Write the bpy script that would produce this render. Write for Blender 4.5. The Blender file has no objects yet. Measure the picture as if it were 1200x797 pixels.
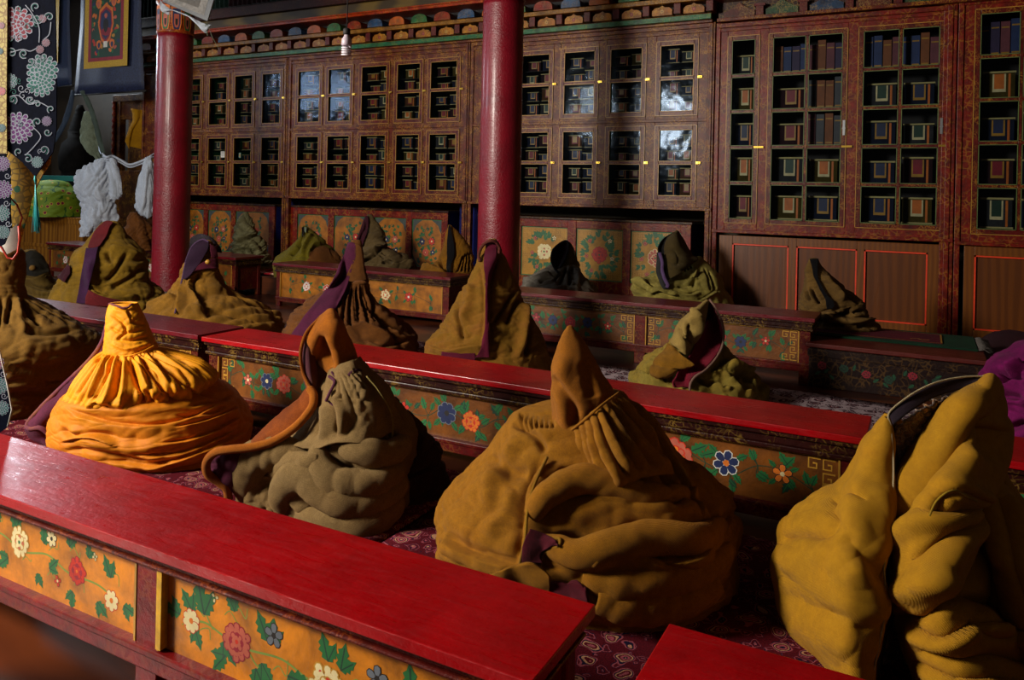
import bpy, math, random
import numpy as np
from mathutils import Matrix, Vector

# ------------------------------------------------------------------ camera
SC = bpy.context.scene
F_PX, CX, CY, YAW, ROLL, CAM_H = 911.7, 600.0, 224.95, 0.48864, 0.02193, 1.5
_c, _s = math.cos(YAW), math.sin(YAW)
_r0 = np.array([_c, _s, 0.0]); _u0 = np.array([0, 0, 1.0]); VW = np.array([-_s, _c, 0.0])
VR = _r0 * math.cos(ROLL) + _u0 * math.sin(ROLL)
VU = -_r0 * math.sin(ROLL) + _u0 * math.cos(ROLL)
EYE = np.array([0, 0, CAM_H])
cam_d = bpy.data.cameras.new('camera'); cam = bpy.data.objects.new('camera', cam_d)
SC.collection.objects.link(cam); SC.camera = cam
cam.matrix_world = Matrix(((VR[0], VU[0], -VW[0], 0), (VR[1], VU[1], -VW[1], 0), (VR[2], VU[2], -VW[2], CAM_H), (0, 0, 0, 1)))
cam_d.sensor_width = 36; cam_d.lens = F_PX * 36 / 1200
cam_d.shift_y = -(398.5 - CY) / 1200
cam_d.clip_start = 0.05

# ------------------------------------------------------------------ light
wd = bpy.data.worlds.new('world'); SC.world = wd; wd.use_nodes = True
wd.node_tree.nodes['Background'].inputs[0].default_value = (0.9, 0.7, 0.55, 1)
wd.node_tree.nodes['Background'].inputs[1].default_value = 0.08

def area(name, loc, target, sx, sy, power, col):
    l = bpy.data.lights.new(name, 'AREA'); l.shape = 'RECTANGLE'; l.size = sx; l.size_y = sy
    l.energy = power; l.color = col
    o = bpy.data.objects.new(name, l); SC.collection.objects.link(o)
    o.location = loc
    o.rotation_euler = (Vector(target) - Vector(loc)).to_track_quat('-Z', 'Y').to_euler()
    return o
# daylight from the entrance doorway and the clerestory on the left wall, plus an added fill
area('doorway_daylight', (-6.0, -1.2, 3.3), (-1.6, 3.2, 0.4), 1.2, 1.2, 560, (1.0, 0.93, 0.82))
area('clerestory_daylight', (-15.7, 8.6, 4.4), (-4.0, 2.2, 0.5), 1.2, 1.0, 170, (0.8, 0.9, 1.0))
area('clerestory_daylight', (-15.7, 0.6, 4.3), (-6.0, 8.0, 1.5), 2.7, 1.1, 230, (0.8, 0.88, 1.0))
area('back_rows_fill', (-7.6, -2.4, 3.8), (-4.2, 8.0, 0.8), 2.2, 1.4, 330, (1.0, 0.92, 0.8))  # unseen fill lamp, added to brighten the middle and back rows of cloaks
vs = SC.view_settings
vs.view_transform = 'Standard'; vs.look = 'None'; vs.gamma = 1; vs.use_curve_mapping = False
vs.exposure = 0.0

# ------------------------------------------------------------------ pixel maths
def ray(x, y): return VR * ((x - CX) / F_PX) - VU * ((y - CY) / F_PX) + VW
def P(x, y, t): return EYE + ray(x, y) * t                     # point at depth t
def atY(x, y, Y):
    d = ray(x, y); return EYE + d * (Y / d[1])
def atZ(x, y, Z):
    d = ray(x, y); return EYE + d * ((Z - CAM_H) / d[2])
def proj(V):
    Q = V - EYE; t = Q @ VW
    return CX + F_PX * (Q @ VR) / t, CY - F_PX * (Q @ VU) / t

# ------------------------------------------------------------------ object helpers
def tag(o, label=None, cat=None, group=None, kind=None):
    if label: o['label'] = label
    if cat: o['category'] = cat
    if group: o['group'] = group
    if kind: o['kind'] = kind
    return o
def link(o, parent=None):
    SC.collection.objects.link(o)
    if parent is not None: o.parent = parent
    return o
def thing(name, label, cat, loc=(0, 0, 0), group=None):
    o = bpy.data.objects.new(name, None); link(o); o.location = loc; o.empty_display_size = 0.1
    return tag(o, label, cat, group)

class MB:
    """collects polygons; build() links them as one mesh object"""
    def __init__(self): self.v = []; self.f = []; self.m = []; self.s = []
    def add(self, vs, fs, m=0, smooth=False):
        n = len(self.v); self.v += [tuple(map(float, p)) for p in vs]
        for f in fs: self.f.append(tuple(i + n for i in f)); self.m.append(m); self.s.append(smooth)
    def box(self, x0, x1, y0, y1, z0, z1, m=0):
        if x0 > x1: x0, x1 = x1, x0
        vs = [(x0, y0, z0), (x1, y0, z0), (x1, y1, z0), (x0, y1, z0), (x0, y0, z1), (x1, y0, z1), (x1, y1, z1), (x0, y1, z1)]
        self.add(vs, [(0, 3, 2, 1), (4, 5, 6, 7), (0, 1, 5, 4), (1, 2, 6, 5), (2, 3, 7, 6), (3, 0, 4, 7)], m)
    def prism(self, pts, a, b, m=0):
        """pts: closed outline; extruded from offset vector a to b (3-vectors added)"""
        n = len(pts); A = [np.array(p, float) + a for p in pts]; B = [np.array(p, float) + b for p in pts]
        self.add(A + B, [tuple(range(n - 1, -1, -1)), tuple(range(n, 2 * n))] + [(i, (i + 1) % n, n + (i + 1) % n, n + i) for i in range(n)], m)
    def poly(self, pts, m=0): self.add(pts, [tuple(range(len(pts)))], m)
    def tube(self, path, r, n=8, m=0, closed=False, cap=True):
        path = [np.array(p, float) for p in path]; k = len(path)
        rs = r if hasattr(r, '__len__') else [r] * k
        vs = []; up = None
        for i in range(k):
            if closed: d = path[(i + 1) % k] - path[i - 1]
            else: d = path[min(i + 1, k - 1)] - path[max(i - 1, 0)]
            d = d / (np.linalg.norm(d) + 1e-9)
            if up is None:
                up = np.cross(d, (0, 0, 1.0))
                if np.linalg.norm(up) < .1: up = np.cross(d, (0, 1.0, 0))
            up = up - d * (up @ d); up /= np.linalg.norm(up) + 1e-9; q = np.cross(d, up)
            for j in range(n):
                a = 2 * math.pi * j / n
                vs.append(path[i] + rs[i] * (math.cos(a) * up + math.sin(a) * q))
        fs = []
        for i in range(k if closed else k - 1):
            for j in range(n):
                a = i * n + j; b = i * n + (j + 1) % n; i2 = (i + 1) % k
                fs.append((a, b, i2 * n + (j + 1) % n, i2 * n + j))
        if cap and not closed: fs += [tuple(range(n - 1, -1, -1)), tuple(range((k - 1) * n, k * n))]
        self.add(vs, fs, m, True)
    def lathe(self, prof, c=(0, 0, 0), n=32, m=0):
        vs = []; fs = []; k = len(prof)
        for r, z in prof:
            for j in range(n):
                a = 2 * math.pi * j / n; vs.append((c[0] + r * math.cos(a), c[1] + r * math.sin(a), c[2] + z))
        for i in range(k - 1):
            for j in range(n): fs.append((i * n + j, i * n + (j + 1) % n, (i + 1) * n + (j + 1) % n, (i + 1) * n + j))
        fs += [tuple(range(n - 1, -1, -1)), tuple(range((k - 1) * n, k * n))]
        self.add(vs, fs, m, True)
    def grid(self, G, m=0, wrap=False, smooth=True):
        G = np.asarray(G); a, b = G.shape[:2]
        n = len(self.v); self.v += [tuple(p) for p in G.reshape(-1, 3).tolist()]
        for i in range(a - 1):
            for j in range(b if wrap else b - 1):
                j2 = (j + 1) % b
                self.f.append((n + i * b + j, n + i * b + j2, n + (i + 1) * b + j2, n + (i + 1) * b + j)); self.m.append(m); self.s.append(smooth)
    def build(self, name, mats, parent=None, bevel=0, solid=0, origin=None, offset=-1):
        me = bpy.data.meshes.new(name)
        v = self.v
        if origin is not None: o0 = np.array(origin, float); v = [tuple(np.array(p) - o0) for p in v]
        me.from_pydata(v, [], self.f)
        for m in (mats if isinstance(mats, (list, tuple)) else [mats]): me.materials.append(m)
        me.polygons.foreach_set('material_index', self.m); me.polygons.foreach_set('use_smooth', self.s)
        me.update()
        o = bpy.data.objects.new(name, me); link(o, parent)
        if origin is not None and parent is None: o.location = origin
        if bevel:
            b = o.modifiers.new('bevel', 'BEVEL'); b.width = bevel; b.segments = 2; b.limit_method = 'ANGLE'
        if solid:
            b = o.modifiers.new('thickness', 'SOLIDIFY'); b.thickness = solid; b.offset = offset
        return o

# ------------------------------------------------------------------ materials
def C(h):
    h = h.lstrip('#'); r = [int(h[i:i + 2], 16) / 255 for i in (0, 2, 4)]
    return tuple(x / 12.92 if x <= .04045 else ((x + .055) / 1.055) ** 2.4 for x in r) + (1,)
class NT:
    def __init__(self, name):
        self.mat = bpy.data.materials.new(name); self.mat.use_nodes = True
        self.t = self.mat.node_tree; self.b = self.t.nodes['Principled BSDF']
    def n(self, kind, **kw):
        x = self.t.nodes.new(kind)
        for k, v in kw.items():
            if hasattr(x, k): setattr(x, k, v)
            else: x.inputs[k.replace('_', ' ')].default_value = v
        return x
    def l(self, a, b): self.t.links.new(a, b)
    def coord(self, scale=(1, 1, 1), rot=(0, 0, 0)):
        g = self.n('ShaderNodeNewGeometry'); mp = self.n('ShaderNodeMapping')
        mp.inputs['Scale'].default_value = scale; mp.inputs['Rotation'].default_value = rot
        self.l(g.outputs['Position'], mp.inputs[0]); return mp.outputs[0]
    def noise(self, co, scale, detail=4, rough=.55, dist=0):
        x = self.n('ShaderNodeTexNoise'); x.inputs['Scale'].default_value = scale; x.inputs['Detail'].default_value = detail
        x.inputs['Roughness'].default_value = rough; x.inputs['Distortion'].default_value = dist
        self.l(co, x.inputs['Vector']); return x.outputs['Fac']
    def ramp(self, fac, stops, const=False):
        x = self.n('ShaderNodeValToRGB'); e = x.color_ramp.elements
        if const: x.color_ramp.interpolation = 'CONSTANT'
        while len(e) < len(stops): e.new(.5)
        for i, (p, c) in enumerate(stops): e[i].position = p; e[i].color = c if len(c) == 4 else tuple(c) + (1,)
        self.l(fac, x.inputs[0]); return x.outputs[0]
    def mix(self, fac, a, b, mode='MIX'):
        x = self.n('ShaderNodeMix'); x.data_type = 'RGBA'; x.blend_type = mode
        for s, v in ((x.inputs[0], fac), (x.inputs[6], a), (x.inputs[7], b)):
            if hasattr(v, 'links'): self.l(v, s)
            else: s.default_value = v
        return x.outputs[2]
    def bump(self, h, strength=.3, dist=.01):
        x = self.n('ShaderNodeBump'); x.inputs['Strength'].default_value = strength; x.inputs['Distance'].default_value = dist
        self.l(h, x.inputs['Height']); self.l(x.outputs[0], self.b.inputs['Normal'])
W1 = (1, 1, 1, 1); K1 = (0, 0, 0, 1)
MC = {}
def cached(f):
    def g(*a, **k):
        key = (f.__name__,) + a + tuple(sorted(k.items()))
        if key not in MC: MC[key] = f(*a, **k)
        return MC[key]
    return g
@cached
def cloth(name, col, dirt='#3a2a10', amount=.35, weave=1.0, rough=.85, col2=None, grain=.45, burlap=False):
    """woven wool: colour blotches, stains and a weave bump"""
    t = NT(name); co = t.coord()
    n1 = t.noise(co, 5, 5, .6, .4); n2 = t.noise(co, 38, 4, .6)
    base = t.mix(t.ramp(n1, [(.35, K1), (.7, W1)]), C(col), C(col2 or col))
    d = t.ramp(n1, [(.42, W1), (.62, K1)])
    x = t.n('ShaderNodeMath', operation='MULTIPLY'); t.l(d, x.inputs[0]); x.inputs[1].default_value = amount
    c = t.mix(x.outputs[0], base, C(dirt))
    c = t.mix(t.ramp(n2, [(.3, (.35, .35, .35, 1)), (.75, K1)]), c, C(dirt))
    n4 = t.noise(co, 210, 3, .75); c = t.mix(t.ramp(n4, [(.38, (grain, grain, grain, 1)), (.62, K1)]), c, C(dirt))
    if burlap:
        cu = t.coord((1, 1, 1), (0, 0, YAW)); b1 = t.n('ShaderNodeTexChecker'); b1.inputs['Scale'].default_value = 300; t.l(cu, b1.inputs['Vector']); c = t.mix(t.mix(1., t.mix(b1.outputs['Fac'], K1, W1), (.3, .3, .3, 1), 'MULTIPLY'), c, C(dirt))
    t.l(c, t.b.inputs['Base Color']); t.b.inputs['Roughness'].default_value = rough
    t.b.inputs['Specular IOR Level'].default_value = .2
    t.b.inputs['Sheen Weight'].default_value = .02
    w1 = t.n('ShaderNodeTexWave'); w1.inputs['Scale'].default_value = 75; w1.inputs['Distortion'].default_value = 2.5; w1.bands_direction = 'DIAGONAL'
    w2 = t.n('ShaderNodeTexWave'); w2.inputs['Scale'].default_value = 110; w2.inputs['Distortion'].default_value = 2; w2.bands_direction = 'Z'
    t.l(co, w1.inputs[0]); t.l(co, w2.inputs[0])
    s = t.n('ShaderNodeMath', operation='ADD'); t.l(w1.outputs['Fac'], s.inputs[0]); t.l(w2.outputs['Fac'], s.inputs[1])
    s2 = t.n('ShaderNodeMath', operation='ADD'); t.l(s.outputs[0], s2.inputs[0])
    n3 = t.noise(co, 85, 6, .8); m3 = t.n('ShaderNodeMath', operation='MULTIPLY'); t.l(n3, m3.inputs[0]); m3.inputs[1].default_value = 3; t.l(m3.outputs[0], s2.inputs[1])
    t.bump(s2.outputs[0], .6 * weave, .006)
    return t.mat
@cached
def plain(name, col, rough=.5, spec=.5, bump=0., var=.25, metal=0., scale=8):
    t = NT(name); co = t.coord(); n1 = t.noise(co, scale, 6, .65, .3)
    r, g, b, _ = C(col)
    c = t.ramp(n1, [(.25, (r * (1 - var * 1.6), g * (1 - var * 1.6), b * (1 - var * 1.6), 1)), (.6, (r, g, b, 1)), (.85, (min(1, r * (1 + var)), min(1, g * (1 + var)), min(1, b * (1 + var)), 1))])
    t.l(c, t.b.inputs['Base Color']); t.b.inputs['Roughness'].default_value = rough
    t.b.inputs['Specular IOR Level'].default_value = spec; t.b.inputs['Metallic'].default_value = metal
    if bump: t.bump(t.noise(co, 30, 5, .6), bump, .01)
    return t.mat
@cached
def lacquer(name, col, wear='#2a0503', rough=.2, coat=.6, bumps=.25, amount=.5):
    """thick glossy lacquer over worn wood, with brush ripples and nicks"""
    t = NT(name); co = t.coord(); n1 = t.noise(co, 3.5, 7, .65, .5); n2 = t.noise(co, 55, 3, .6)
    cs = t.coord((1.2, 7, 7)); n3 = t.noise(cs, 6, 5, .6, 1.2)
    c = t.mix(t.ramp(n1, [(.3, (amount, amount, amount, 1)), (.62, K1)]), C(col), C(wear))
    c = t.mix(t.ramp(n2, [(.73, K1), (.8, (.5, .5, .5, 1))]), c, C(wear))
    t.l(c, t.b.inputs['Base Color'])
    t.l(t.ramp(n3, [(.3, (rough,) * 3 + (1,)), (.75, (min(1, rough + .28),) * 3 + (1,))]), t.b.inputs['Roughness'])
    t.b.inputs['Coat Weight'].default_value = coat * .5; t.b.inputs['Coat Roughness'].default_value = .15
    s = t.n('ShaderNodeMath', operation='ADD'); t.l(n3, s.inputs[0]); t.l(n2, s.inputs[1])
    t.bump(s.outputs[0], bumps, .006)
    return t.mat
@cached
def ornate(name, col, gold='#9a7a2a', density=26, amount=.6, rough=.38, wear='#1c0604'):
    """red lacquer covered with worn gold scrollwork"""
    t = NT(name); co = t.coord()
    n0 = t.noise(co, 7, 4, .6); dv = t.n('ShaderNodeVectorMath', operation='ADD'); t.l(co, dv.inputs[0])
    nn = t.n('ShaderNodeTexNoise'); nn.inputs['Scale'].default_value = density * .45; t.l(co, nn.inputs['Vector'])
    sc = t.n('ShaderNodeVectorMath', operation='SCALE'); sc.inputs['Scale'].default_value = .09; t.l(nn.outputs['Color'], sc.inputs[0]); t.l(sc.outputs[0], dv.inputs[1])
    v = t.n('ShaderNodeTexVoronoi', feature='DISTANCE_TO_EDGE'); v.inputs['Scale'].default_value = density; t.l(dv.outputs[0], v.inputs['Vector'])
    line = t.ramp(v.outputs['Distance'], [(.03, W1), (.12, K1)])
    msk = t.ramp(n0, [(.42, K1), (.58, (amount,) * 3 + (1,))])
    f = t.mix(1.0, line, msk, 'MULTIPLY')
    base = t.mix(t.ramp(t.noise(co, 11, 6, .7), [(.35, (.7, .7, .7, 1)), (.65, K1)]), C(col), C(wear))
    c = t.mix(f, base, C(gold)); t.l(c, t.b.inputs['Base Color']); t.b.inputs['Roughness'].default_value = rough
    t.b.inputs['Specular IOR Level'].default_value = .25
    t.bump(t.noise(co, 45, 4, .7), .35, .008)
    return t.mat
@cached
def wood(name, col, dark, scale=1.0, axis='Z', rough=.4):
    t = NT(name)
    sc = {'Z': (9, 9, 1.1), 'X': (1.1, 9, 9), 'Y': (9, 1.1, 9)}[axis]
    co = t.coord(tuple(s * scale for s in sc)); n1 = t.noise(co, 1.3, 6, .6, 1.8)
    w = t.n('ShaderNodeTexWave'); w.inputs['Scale'].default_value = .7; w.inputs['Distortion'].default_value = 11; w.inputs['Detail'].default_value = 2; w.inputs['Detail Scale'].default_value = .6
    t.l(co, w.inputs[0])
    c = t.mix(t.ramp(w.outputs['Fac'], [(.2, K1), (.8, W1)]), C(col), C(dark)); c = t.mix(t.ramp(n1, [(.35, K1), (.8, (.6, .6, .6, 1))]), c, C(dark))
    t.l(c, t.b.inputs['Base Color']); t.b.inputs['Roughness'].default_value = rough
    t.bump(n1, .15, .01); return t.mat
@cached
def carpet(name, field, a, b, c_, sc=4.2, seed=0.0):
    """pile carpet: closely set medallions and vines in constant-colour bands"""
    t = NT(name); co = t.coord((1, 1, 0))
    off = t.n('ShaderNodeVectorMath', operation='ADD'); t.l(co, off.inputs[0]); off.inputs[1].default_value = (seed, seed * .7, 0)
    nn = t.n('ShaderNodeTexNoise'); nn.inputs['Scale'].default_value = 14; nn.inputs['Detail'].default_value = 1; t.l(off.outputs[0], nn.inputs['Vector'])
    s = t.n('ShaderNodeVectorMath', operation='SCALE'); s.inputs['Scale'].default_value = .07; t.l(nn.outputs['Color'], s.inputs[0])
    p = t.n('ShaderNodeVectorMath', operation='ADD'); t.l(off.outputs[0], p.inputs[0]); t.l(s.outputs[0], p.inputs[1])
    v = t.n('ShaderNodeTexVoronoi', feature='F1', distance='EUCLIDEAN'); v.inputs['Scale'].default_value = sc * 1.25; v.inputs['Randomness'].default_value = .45; t.l(p.outputs[0], v.inputs['Vector'])
    r1 = t.ramp(v.outputs['Distance'], [(0, C(c_)), (.07, C(b)), (.12, C(a)), (.2, C(field)), (.25, C(c_)), (.29, C(b)), (.33, C(a)), (.37, C(field))], True)
    m1 = t.ramp(v.outputs['Distance'], [(0, W1), (.37, K1)], True)
    v2 = t.n('ShaderNodeTexVoronoi', feature='F1', distance='MANHATTAN'); v2.inputs['Scale'].default_value = sc * 2.3; v2.inputs['Randomness'].default_value = .9; t.l(p.outputs[0], v2.inputs['Vector'])
    r2 = t.ramp(v2.outputs['Distance'], [(0, C(c_)), (.1, C(a)), (.22, C(b)), (.3, C(field)), (.5, C(a)), (.58, C(b)), (.64, C(field))], True)
    c = t.mix(m1, r2, r1)
    n3 = t.noise(co, 140, 3, .8); c = t.mix(t.ramp(n3, [(.35, (.55, .55, .55, 1)), (.7, K1)]), c, C('#0a0406'))
    t.l(c, t.b.inputs['Base Color']); t.b.inputs['Roughness'].default_value = .95; t.b.inputs['Specular IOR Level'].default_value = .1
    t.bump(n3, .6, .006); return t.mat
@cached
def brocade(name, col, fig, col3=None, sc=26):
    t = NT(name); co = t.coord()
    v = t.n('ShaderNodeTexVoronoi', feature='DISTANCE_TO_EDGE'); v.inputs['Scale'].default_value = sc; t.l(co, v.inputs['Vector'])
    v2 = t.n('ShaderNodeTexVoronoi', feature='F1'); v2.inputs['Scale'].default_value = sc * .5; t.l(co, v2.inputs['Vector'])
    c = t.mix(t.ramp(v.outputs['Distance'], [(.06, W1), (.13, K1)]), C(col), C(fig))
    if col3: c = t.mix(t.ramp(v2.outputs['Distance'], [(0, W1), (.25, K1)], True), c, C(col3))
    t.l(c, t.b.inputs['Base Color']); t.b.inputs['Roughness'].default_value = .6; t.bump(t.noise(co, 200, 2), .2, .003)
    return t.mat
@cached
def fleece(name, col, dark):
    t = NT(name); co = t.coord()
    v = t.n('ShaderNodeTexVoronoi', feature='F1'); v.inputs['Scale'].default_value = 75; t.l(co, v.inputs['Vector'])
    n = t.noise(co, 50, 5, .7, 1.5); c = t.mix(t.ramp(n, [(.35, W1), (.65, K1)]), C(col), C(dark))
    t.l(c, t.b.inputs['Base Color']); t.b.inputs['Roughness'].default_value = 1; t.b.inputs['Sheen Weight'].default_value = .3
    s = t.n('ShaderNodeMath', operation='ADD'); t.l(n, s.inputs[0]); t.l(v.outputs['Distance'], s.inputs[1]); t.bump(s.outputs[0], 1, .02)
    return t.mat
def glass_mat():
    t = NT('glass'); t.t.nodes.remove(t.b)
    out = t.t.nodes['Material Output']
    tr = t.n('ShaderNodeBsdfTransparent'); tr.inputs[0].default_value = (.66, .7, .72, 1)
    gl = t.n('ShaderNodeBsdfGlossy'); gl.inputs['Roughness'].default_value = .09; gl.inputs['Color'].default_value = (.12, .16, .22, 1)
    fr = t.n('ShaderNodeFresnel'); fr.inputs[0].default_value = 1.55
    co = t.coord(); bp = t.n('ShaderNodeBump'); bp.inputs['Strength'].default_value = .25; bp.inputs['Distance'].default_value = .02
    t.l(t.noise(co, 4, 2), bp.inputs['Height']); t.l(bp.outputs[0], gl.inputs['Normal'])
    mx = t.n('ShaderNodeMixShader'); t.l(fr.outputs[0], mx.inputs[0]); t.l(tr.outputs[0], mx.inputs[1]); t.l(gl.outputs[0], mx.inputs[2])
    t.l(mx.outputs[0], out.inputs[0]); return t.mat
GLASS = glass_mat()
REDTOP = lacquer('red_lacquer', '#a00008', '#4c0004', .22, .25, .22, .5)
DARKRED = ornate('dark_red_paint', '#5e0d0c', '#8a5a20', 30, .35, .4)
MOLD = ornate('dark_moulding', '#2c0d0a', '#8a6a28', 34, .55, .35)
COLRED = lacquer('column_red', '#7e041a', '#3c020c', .26, .3, .6, .5)
FRAME = ornate('bookcase_frame', '#64200c', '#b8821c', 34, .6, .36)
FRAME_RED = ornate('bookcase_red', '#7a180a', '#a06c1c', 18, .5, .36)
DOORM = ornate('door_frame_paint', '#5e120e', '#b07a26', 38, .5, .32)
GREEN = plain('green_paint', '#1d5a34', .5)
BLACKW = plain('dark_wood', '#120907', .7)
BRASS = plain('brass', '#c9a445', .3, .5, 0, .1, 1.0)
STEEL = plain('steel', '#b9bcbf', .3, .5, 0, .1, 1.0)
PAL = {'cream': plain('paint_cream', '#e0cf9a', .55), 'red': plain('paint_red', '#c22c14', .5), 'pink': plain('paint_pink', '#b85a44', .55),
       'blue': plain('paint_blue', '#1c2852', .5), 'green': plain('paint_green', '#1c6430', .5), 'dgreen': plain('paint_dark_green', '#123a26', .5),
       'orange': plain('paint_orange', '#d8701c', .5), 'white': plain('paint_white', '#d8d4c8', .5), 'dark': plain('paint_dark', '#1c1410', .6),
       'gold': plain('paint_gold', '#b8862c', .4), 'crimson': plain('paint_crimson', '#8f1226', .5), 'stem': plain('paint_stem', '#7a9440', .55), 'grey': plain('paint_grey', '#6a7078', .55), 'slate': plain('paint_slate', '#38423e', .55)}
PK = list(PAL)

# ------------------------------------------------------------------ painted ornament (part of the panel's own mesh)
def mats_with(base): return [base] + [PAL[k] for k in PK]
def mi(k): return PK.index(k) + 1
class Paint:
    """draws in a plane: origin o, axes ex (right) ez (up), normal n towards viewer"""
    def __init__(self, mb, o=(0, 0, 0), ex=(1, 0, 0), ez=(0, 0, 1), n=(0, -1, 0)):
        self.mb = mb; self.o = np.array(o, float); self.ex = np.array(ex, float); self.ez = np.array(ez, float); self.n = np.array(n, float); self.h = 0; self.cnt = 0
    def pt(self, x, z, h): return self.o + self.ex * x + self.ez * z + self.n * (.0003 + h * .08 + self.cnt * 1.6e-6)
    def fan(self, cx, cz, pts, k, h):
        self.cnt += 1
        c = self.pt(cx, cz, h); vs = [c] + [self.pt(x, z, h) for x, z in pts]; n = len(pts)
        self.mb.add(vs, [(0, i + 1, (i + 1) % n + 1) for i in range(n)], mi(k))
    def petal(self, cx, cz, ang, r0, r1, w, k, h, n=8):
        ca, sa = math.cos(ang), math.sin(ang); pts = []
        for i in range(n):
            a = 2 * math.pi * i / n; l = (r0 + r1) / 2 + (r1 - r0) / 2 * math.cos(a); s = w * math.sin(a) * (1 + .25 * math.cos(a))
            pts.append((cx + l * ca - s * sa, cz + l * sa + s * ca))
        m = ((r0 + r1) / 2); self.fan(cx + m * ca, cz + m * sa, pts, k, h)
    def leaf(self, x, z, ang, L, k='green', w=.34):
        ca, sa = math.cos(ang), math.sin(ang)
        pr = [(0, 0), (.16, w * .75), (.3, w * .55), (.42, w), (.55, w * .6), (.68, w * .8), (.78, w * .35), (1.05, 0), (.8, -w * .35), (.68, -w * .7), (.55, -w * .5), (.42, -w * .95), (.3, -w * .5), (.16, -w * .7)]
        pts = [(x + L * (a * ca - b * sa), z + L * (a * sa + b * ca)) for a, b in pr]
        self.fan(x + L * .45 * ca, z + L * .45 * sa, pts, k, .0016)
        self.line([(x, z), (x + L * .85 * ca, z + L * .85 * sa)], L * .06, 'dgreen' if k == 'green' else 'green', .0022)
    def line(self, pts, w, k, h=.001):
        self.cnt += 1
        pts = [np.array(p, float) for p in pts]; n = len(pts); vs = []
        for i in range(n):
            d = pts[min(i + 1, n - 1)] - pts[max(i - 1, 0)]; d = d / (np.linalg.norm(d) + 1e-9); q = np.array([-d[1], d[0]]) * w / 2
            vs += [self.pt(*(pts[i] + q), h), self.pt(*(pts[i] - q), h)]
        self.mb.add(vs, [(2 * i, 2 * i + 1, 2 * i + 3, 2 * i + 2) for i in range(n - 1)], mi(k))
    def curve(self, pts, w, k, h=.001): self.line(crom(np.array(pts, float), 6), w, k, h)
    def peony(self, x, z, r, a='cream', b='red', c='green', edge=None):
        edge = edge or b; rnd = random.Random(int(x * 999) + int(z * 777))
        for ring, (r0, r1, n, w) in enumerate(((.45, 1.0, 12, .24), (.3, .78, 10, .22), (.12, .56, 8, .2), (0, .32, 5, .15))):
            for i in range(n):
                if ring < 3: self.petal(x, z, 2 * math.pi * (i + .5 * (ring % 2)) / n, (r0 - .08) * r, (r0 + .22) * r, .05 * r, b, .0019)
                g = 2 * math.pi * (i + .5 * (ring % 2)) / n + rnd.uniform(-.1, .1); rr = r * rnd.uniform(.88, 1.1)
                self.petal(x, z, g, r0 * rr, r1 * rr, w * rr, edge if ring % 2 == 0 else a, .002 + ring * .0012 + i * 5e-5)
                self.petal(x, z, g, (r0 + .07) * rr, (r1 - .06) * rr, (w - .07) * rr, a if ring != 2 or i % 2 else b, .0024 + ring * .0012 + i * 5e-5)
                self.petal(x, z, g, (r0 + .04) * rr, (r0 * .55 + r1 * .45) * rr, w * .3 * rr, b if ring != 3 else edge, .003)
        self.petal(x, z, 1.2, -.12 * r, .12 * r, .12 * r, c, .0075)
    def blossom(self, x, z, r, a='cream', c='orange', n=6, edge='dark'):
        for i in range(n):
            g = 2 * math.pi * i / n + .3
            self.petal(x, z, g, .12 * r, 1.04 * r, .36 * r, edge, .002 + i * 5e-5); self.petal(x, z, g, .16 * r, .97 * r, .29 * r, a, .0026 + i * 5e-5)
        self.petal(x, z, 0, -.25 * r, .25 * r, .25 * r, c, .0035)
    def spray(self, x, z, L, ang, k='green', n=3):
        for i in range(n): self.leaf(x, z, ang + (i - (n - 1) / 2) * .75, L * (1 if i == n // 2 else .8), k)
    def rect(self, x0, x1, z0, z1, k, h=.0007): self.cnt += 1; self.mb.poly([self.pt(x0, z0, h), self.pt(x1, z0, h), self.pt(x1, z1, h), self.pt(x0, z1, h)], mi(k))
    def fret(self, x, z, sx, sz, u, k='gold', reps=2):
        """stepped key-fret ornament in a corner"""
        for i in range(reps):
            for (ox, oz) in ((i * 4.2 * u, 0), (0, i * 4.2 * u)):
                if i == 0 and ox == 0 and oz == 0 and False: continue
                q = [(0, 0), (3.4, 0), (3.4, 3), (1.1, 3), (1.1, 1.5), (2.2, 1.5)]
                self.line([(x + sx * (ox + a * u), z + sz * (oz + b * u)) for a, b in q], u * .55, k, .0012)
def crom(p, n=8, closed=False):
    """Catmull-Rom through points (any dimension)"""
    p = np.asarray(p, float); k = len(p); out = []
    if k < 3 and not closed:
        t = np.linspace(0, 1, n + 1)[:, None]; return p[0] * (1 - t) + p[-1] * t
    for i in range(k if closed else k - 1):
        a, b, c, d = (p[(i - 1) % k], p[i], p[(i + 1) % k], p[(i + 2) % k]) if closed else (p[max(i - 1, 0)], p[i], p[i + 1], p[min(i + 2, k - 1)])
        for j in range(n):
            t = j / n
            out.append(.5 * ((2 * b) + (c - a) * t + (2 * a - 5 * b + 4 * c - d) * t * t + (3 * b - a - 3 * c + d) * t ** 3))
    if not closed: out.append(p[-1])
    return np.array(out)
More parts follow.
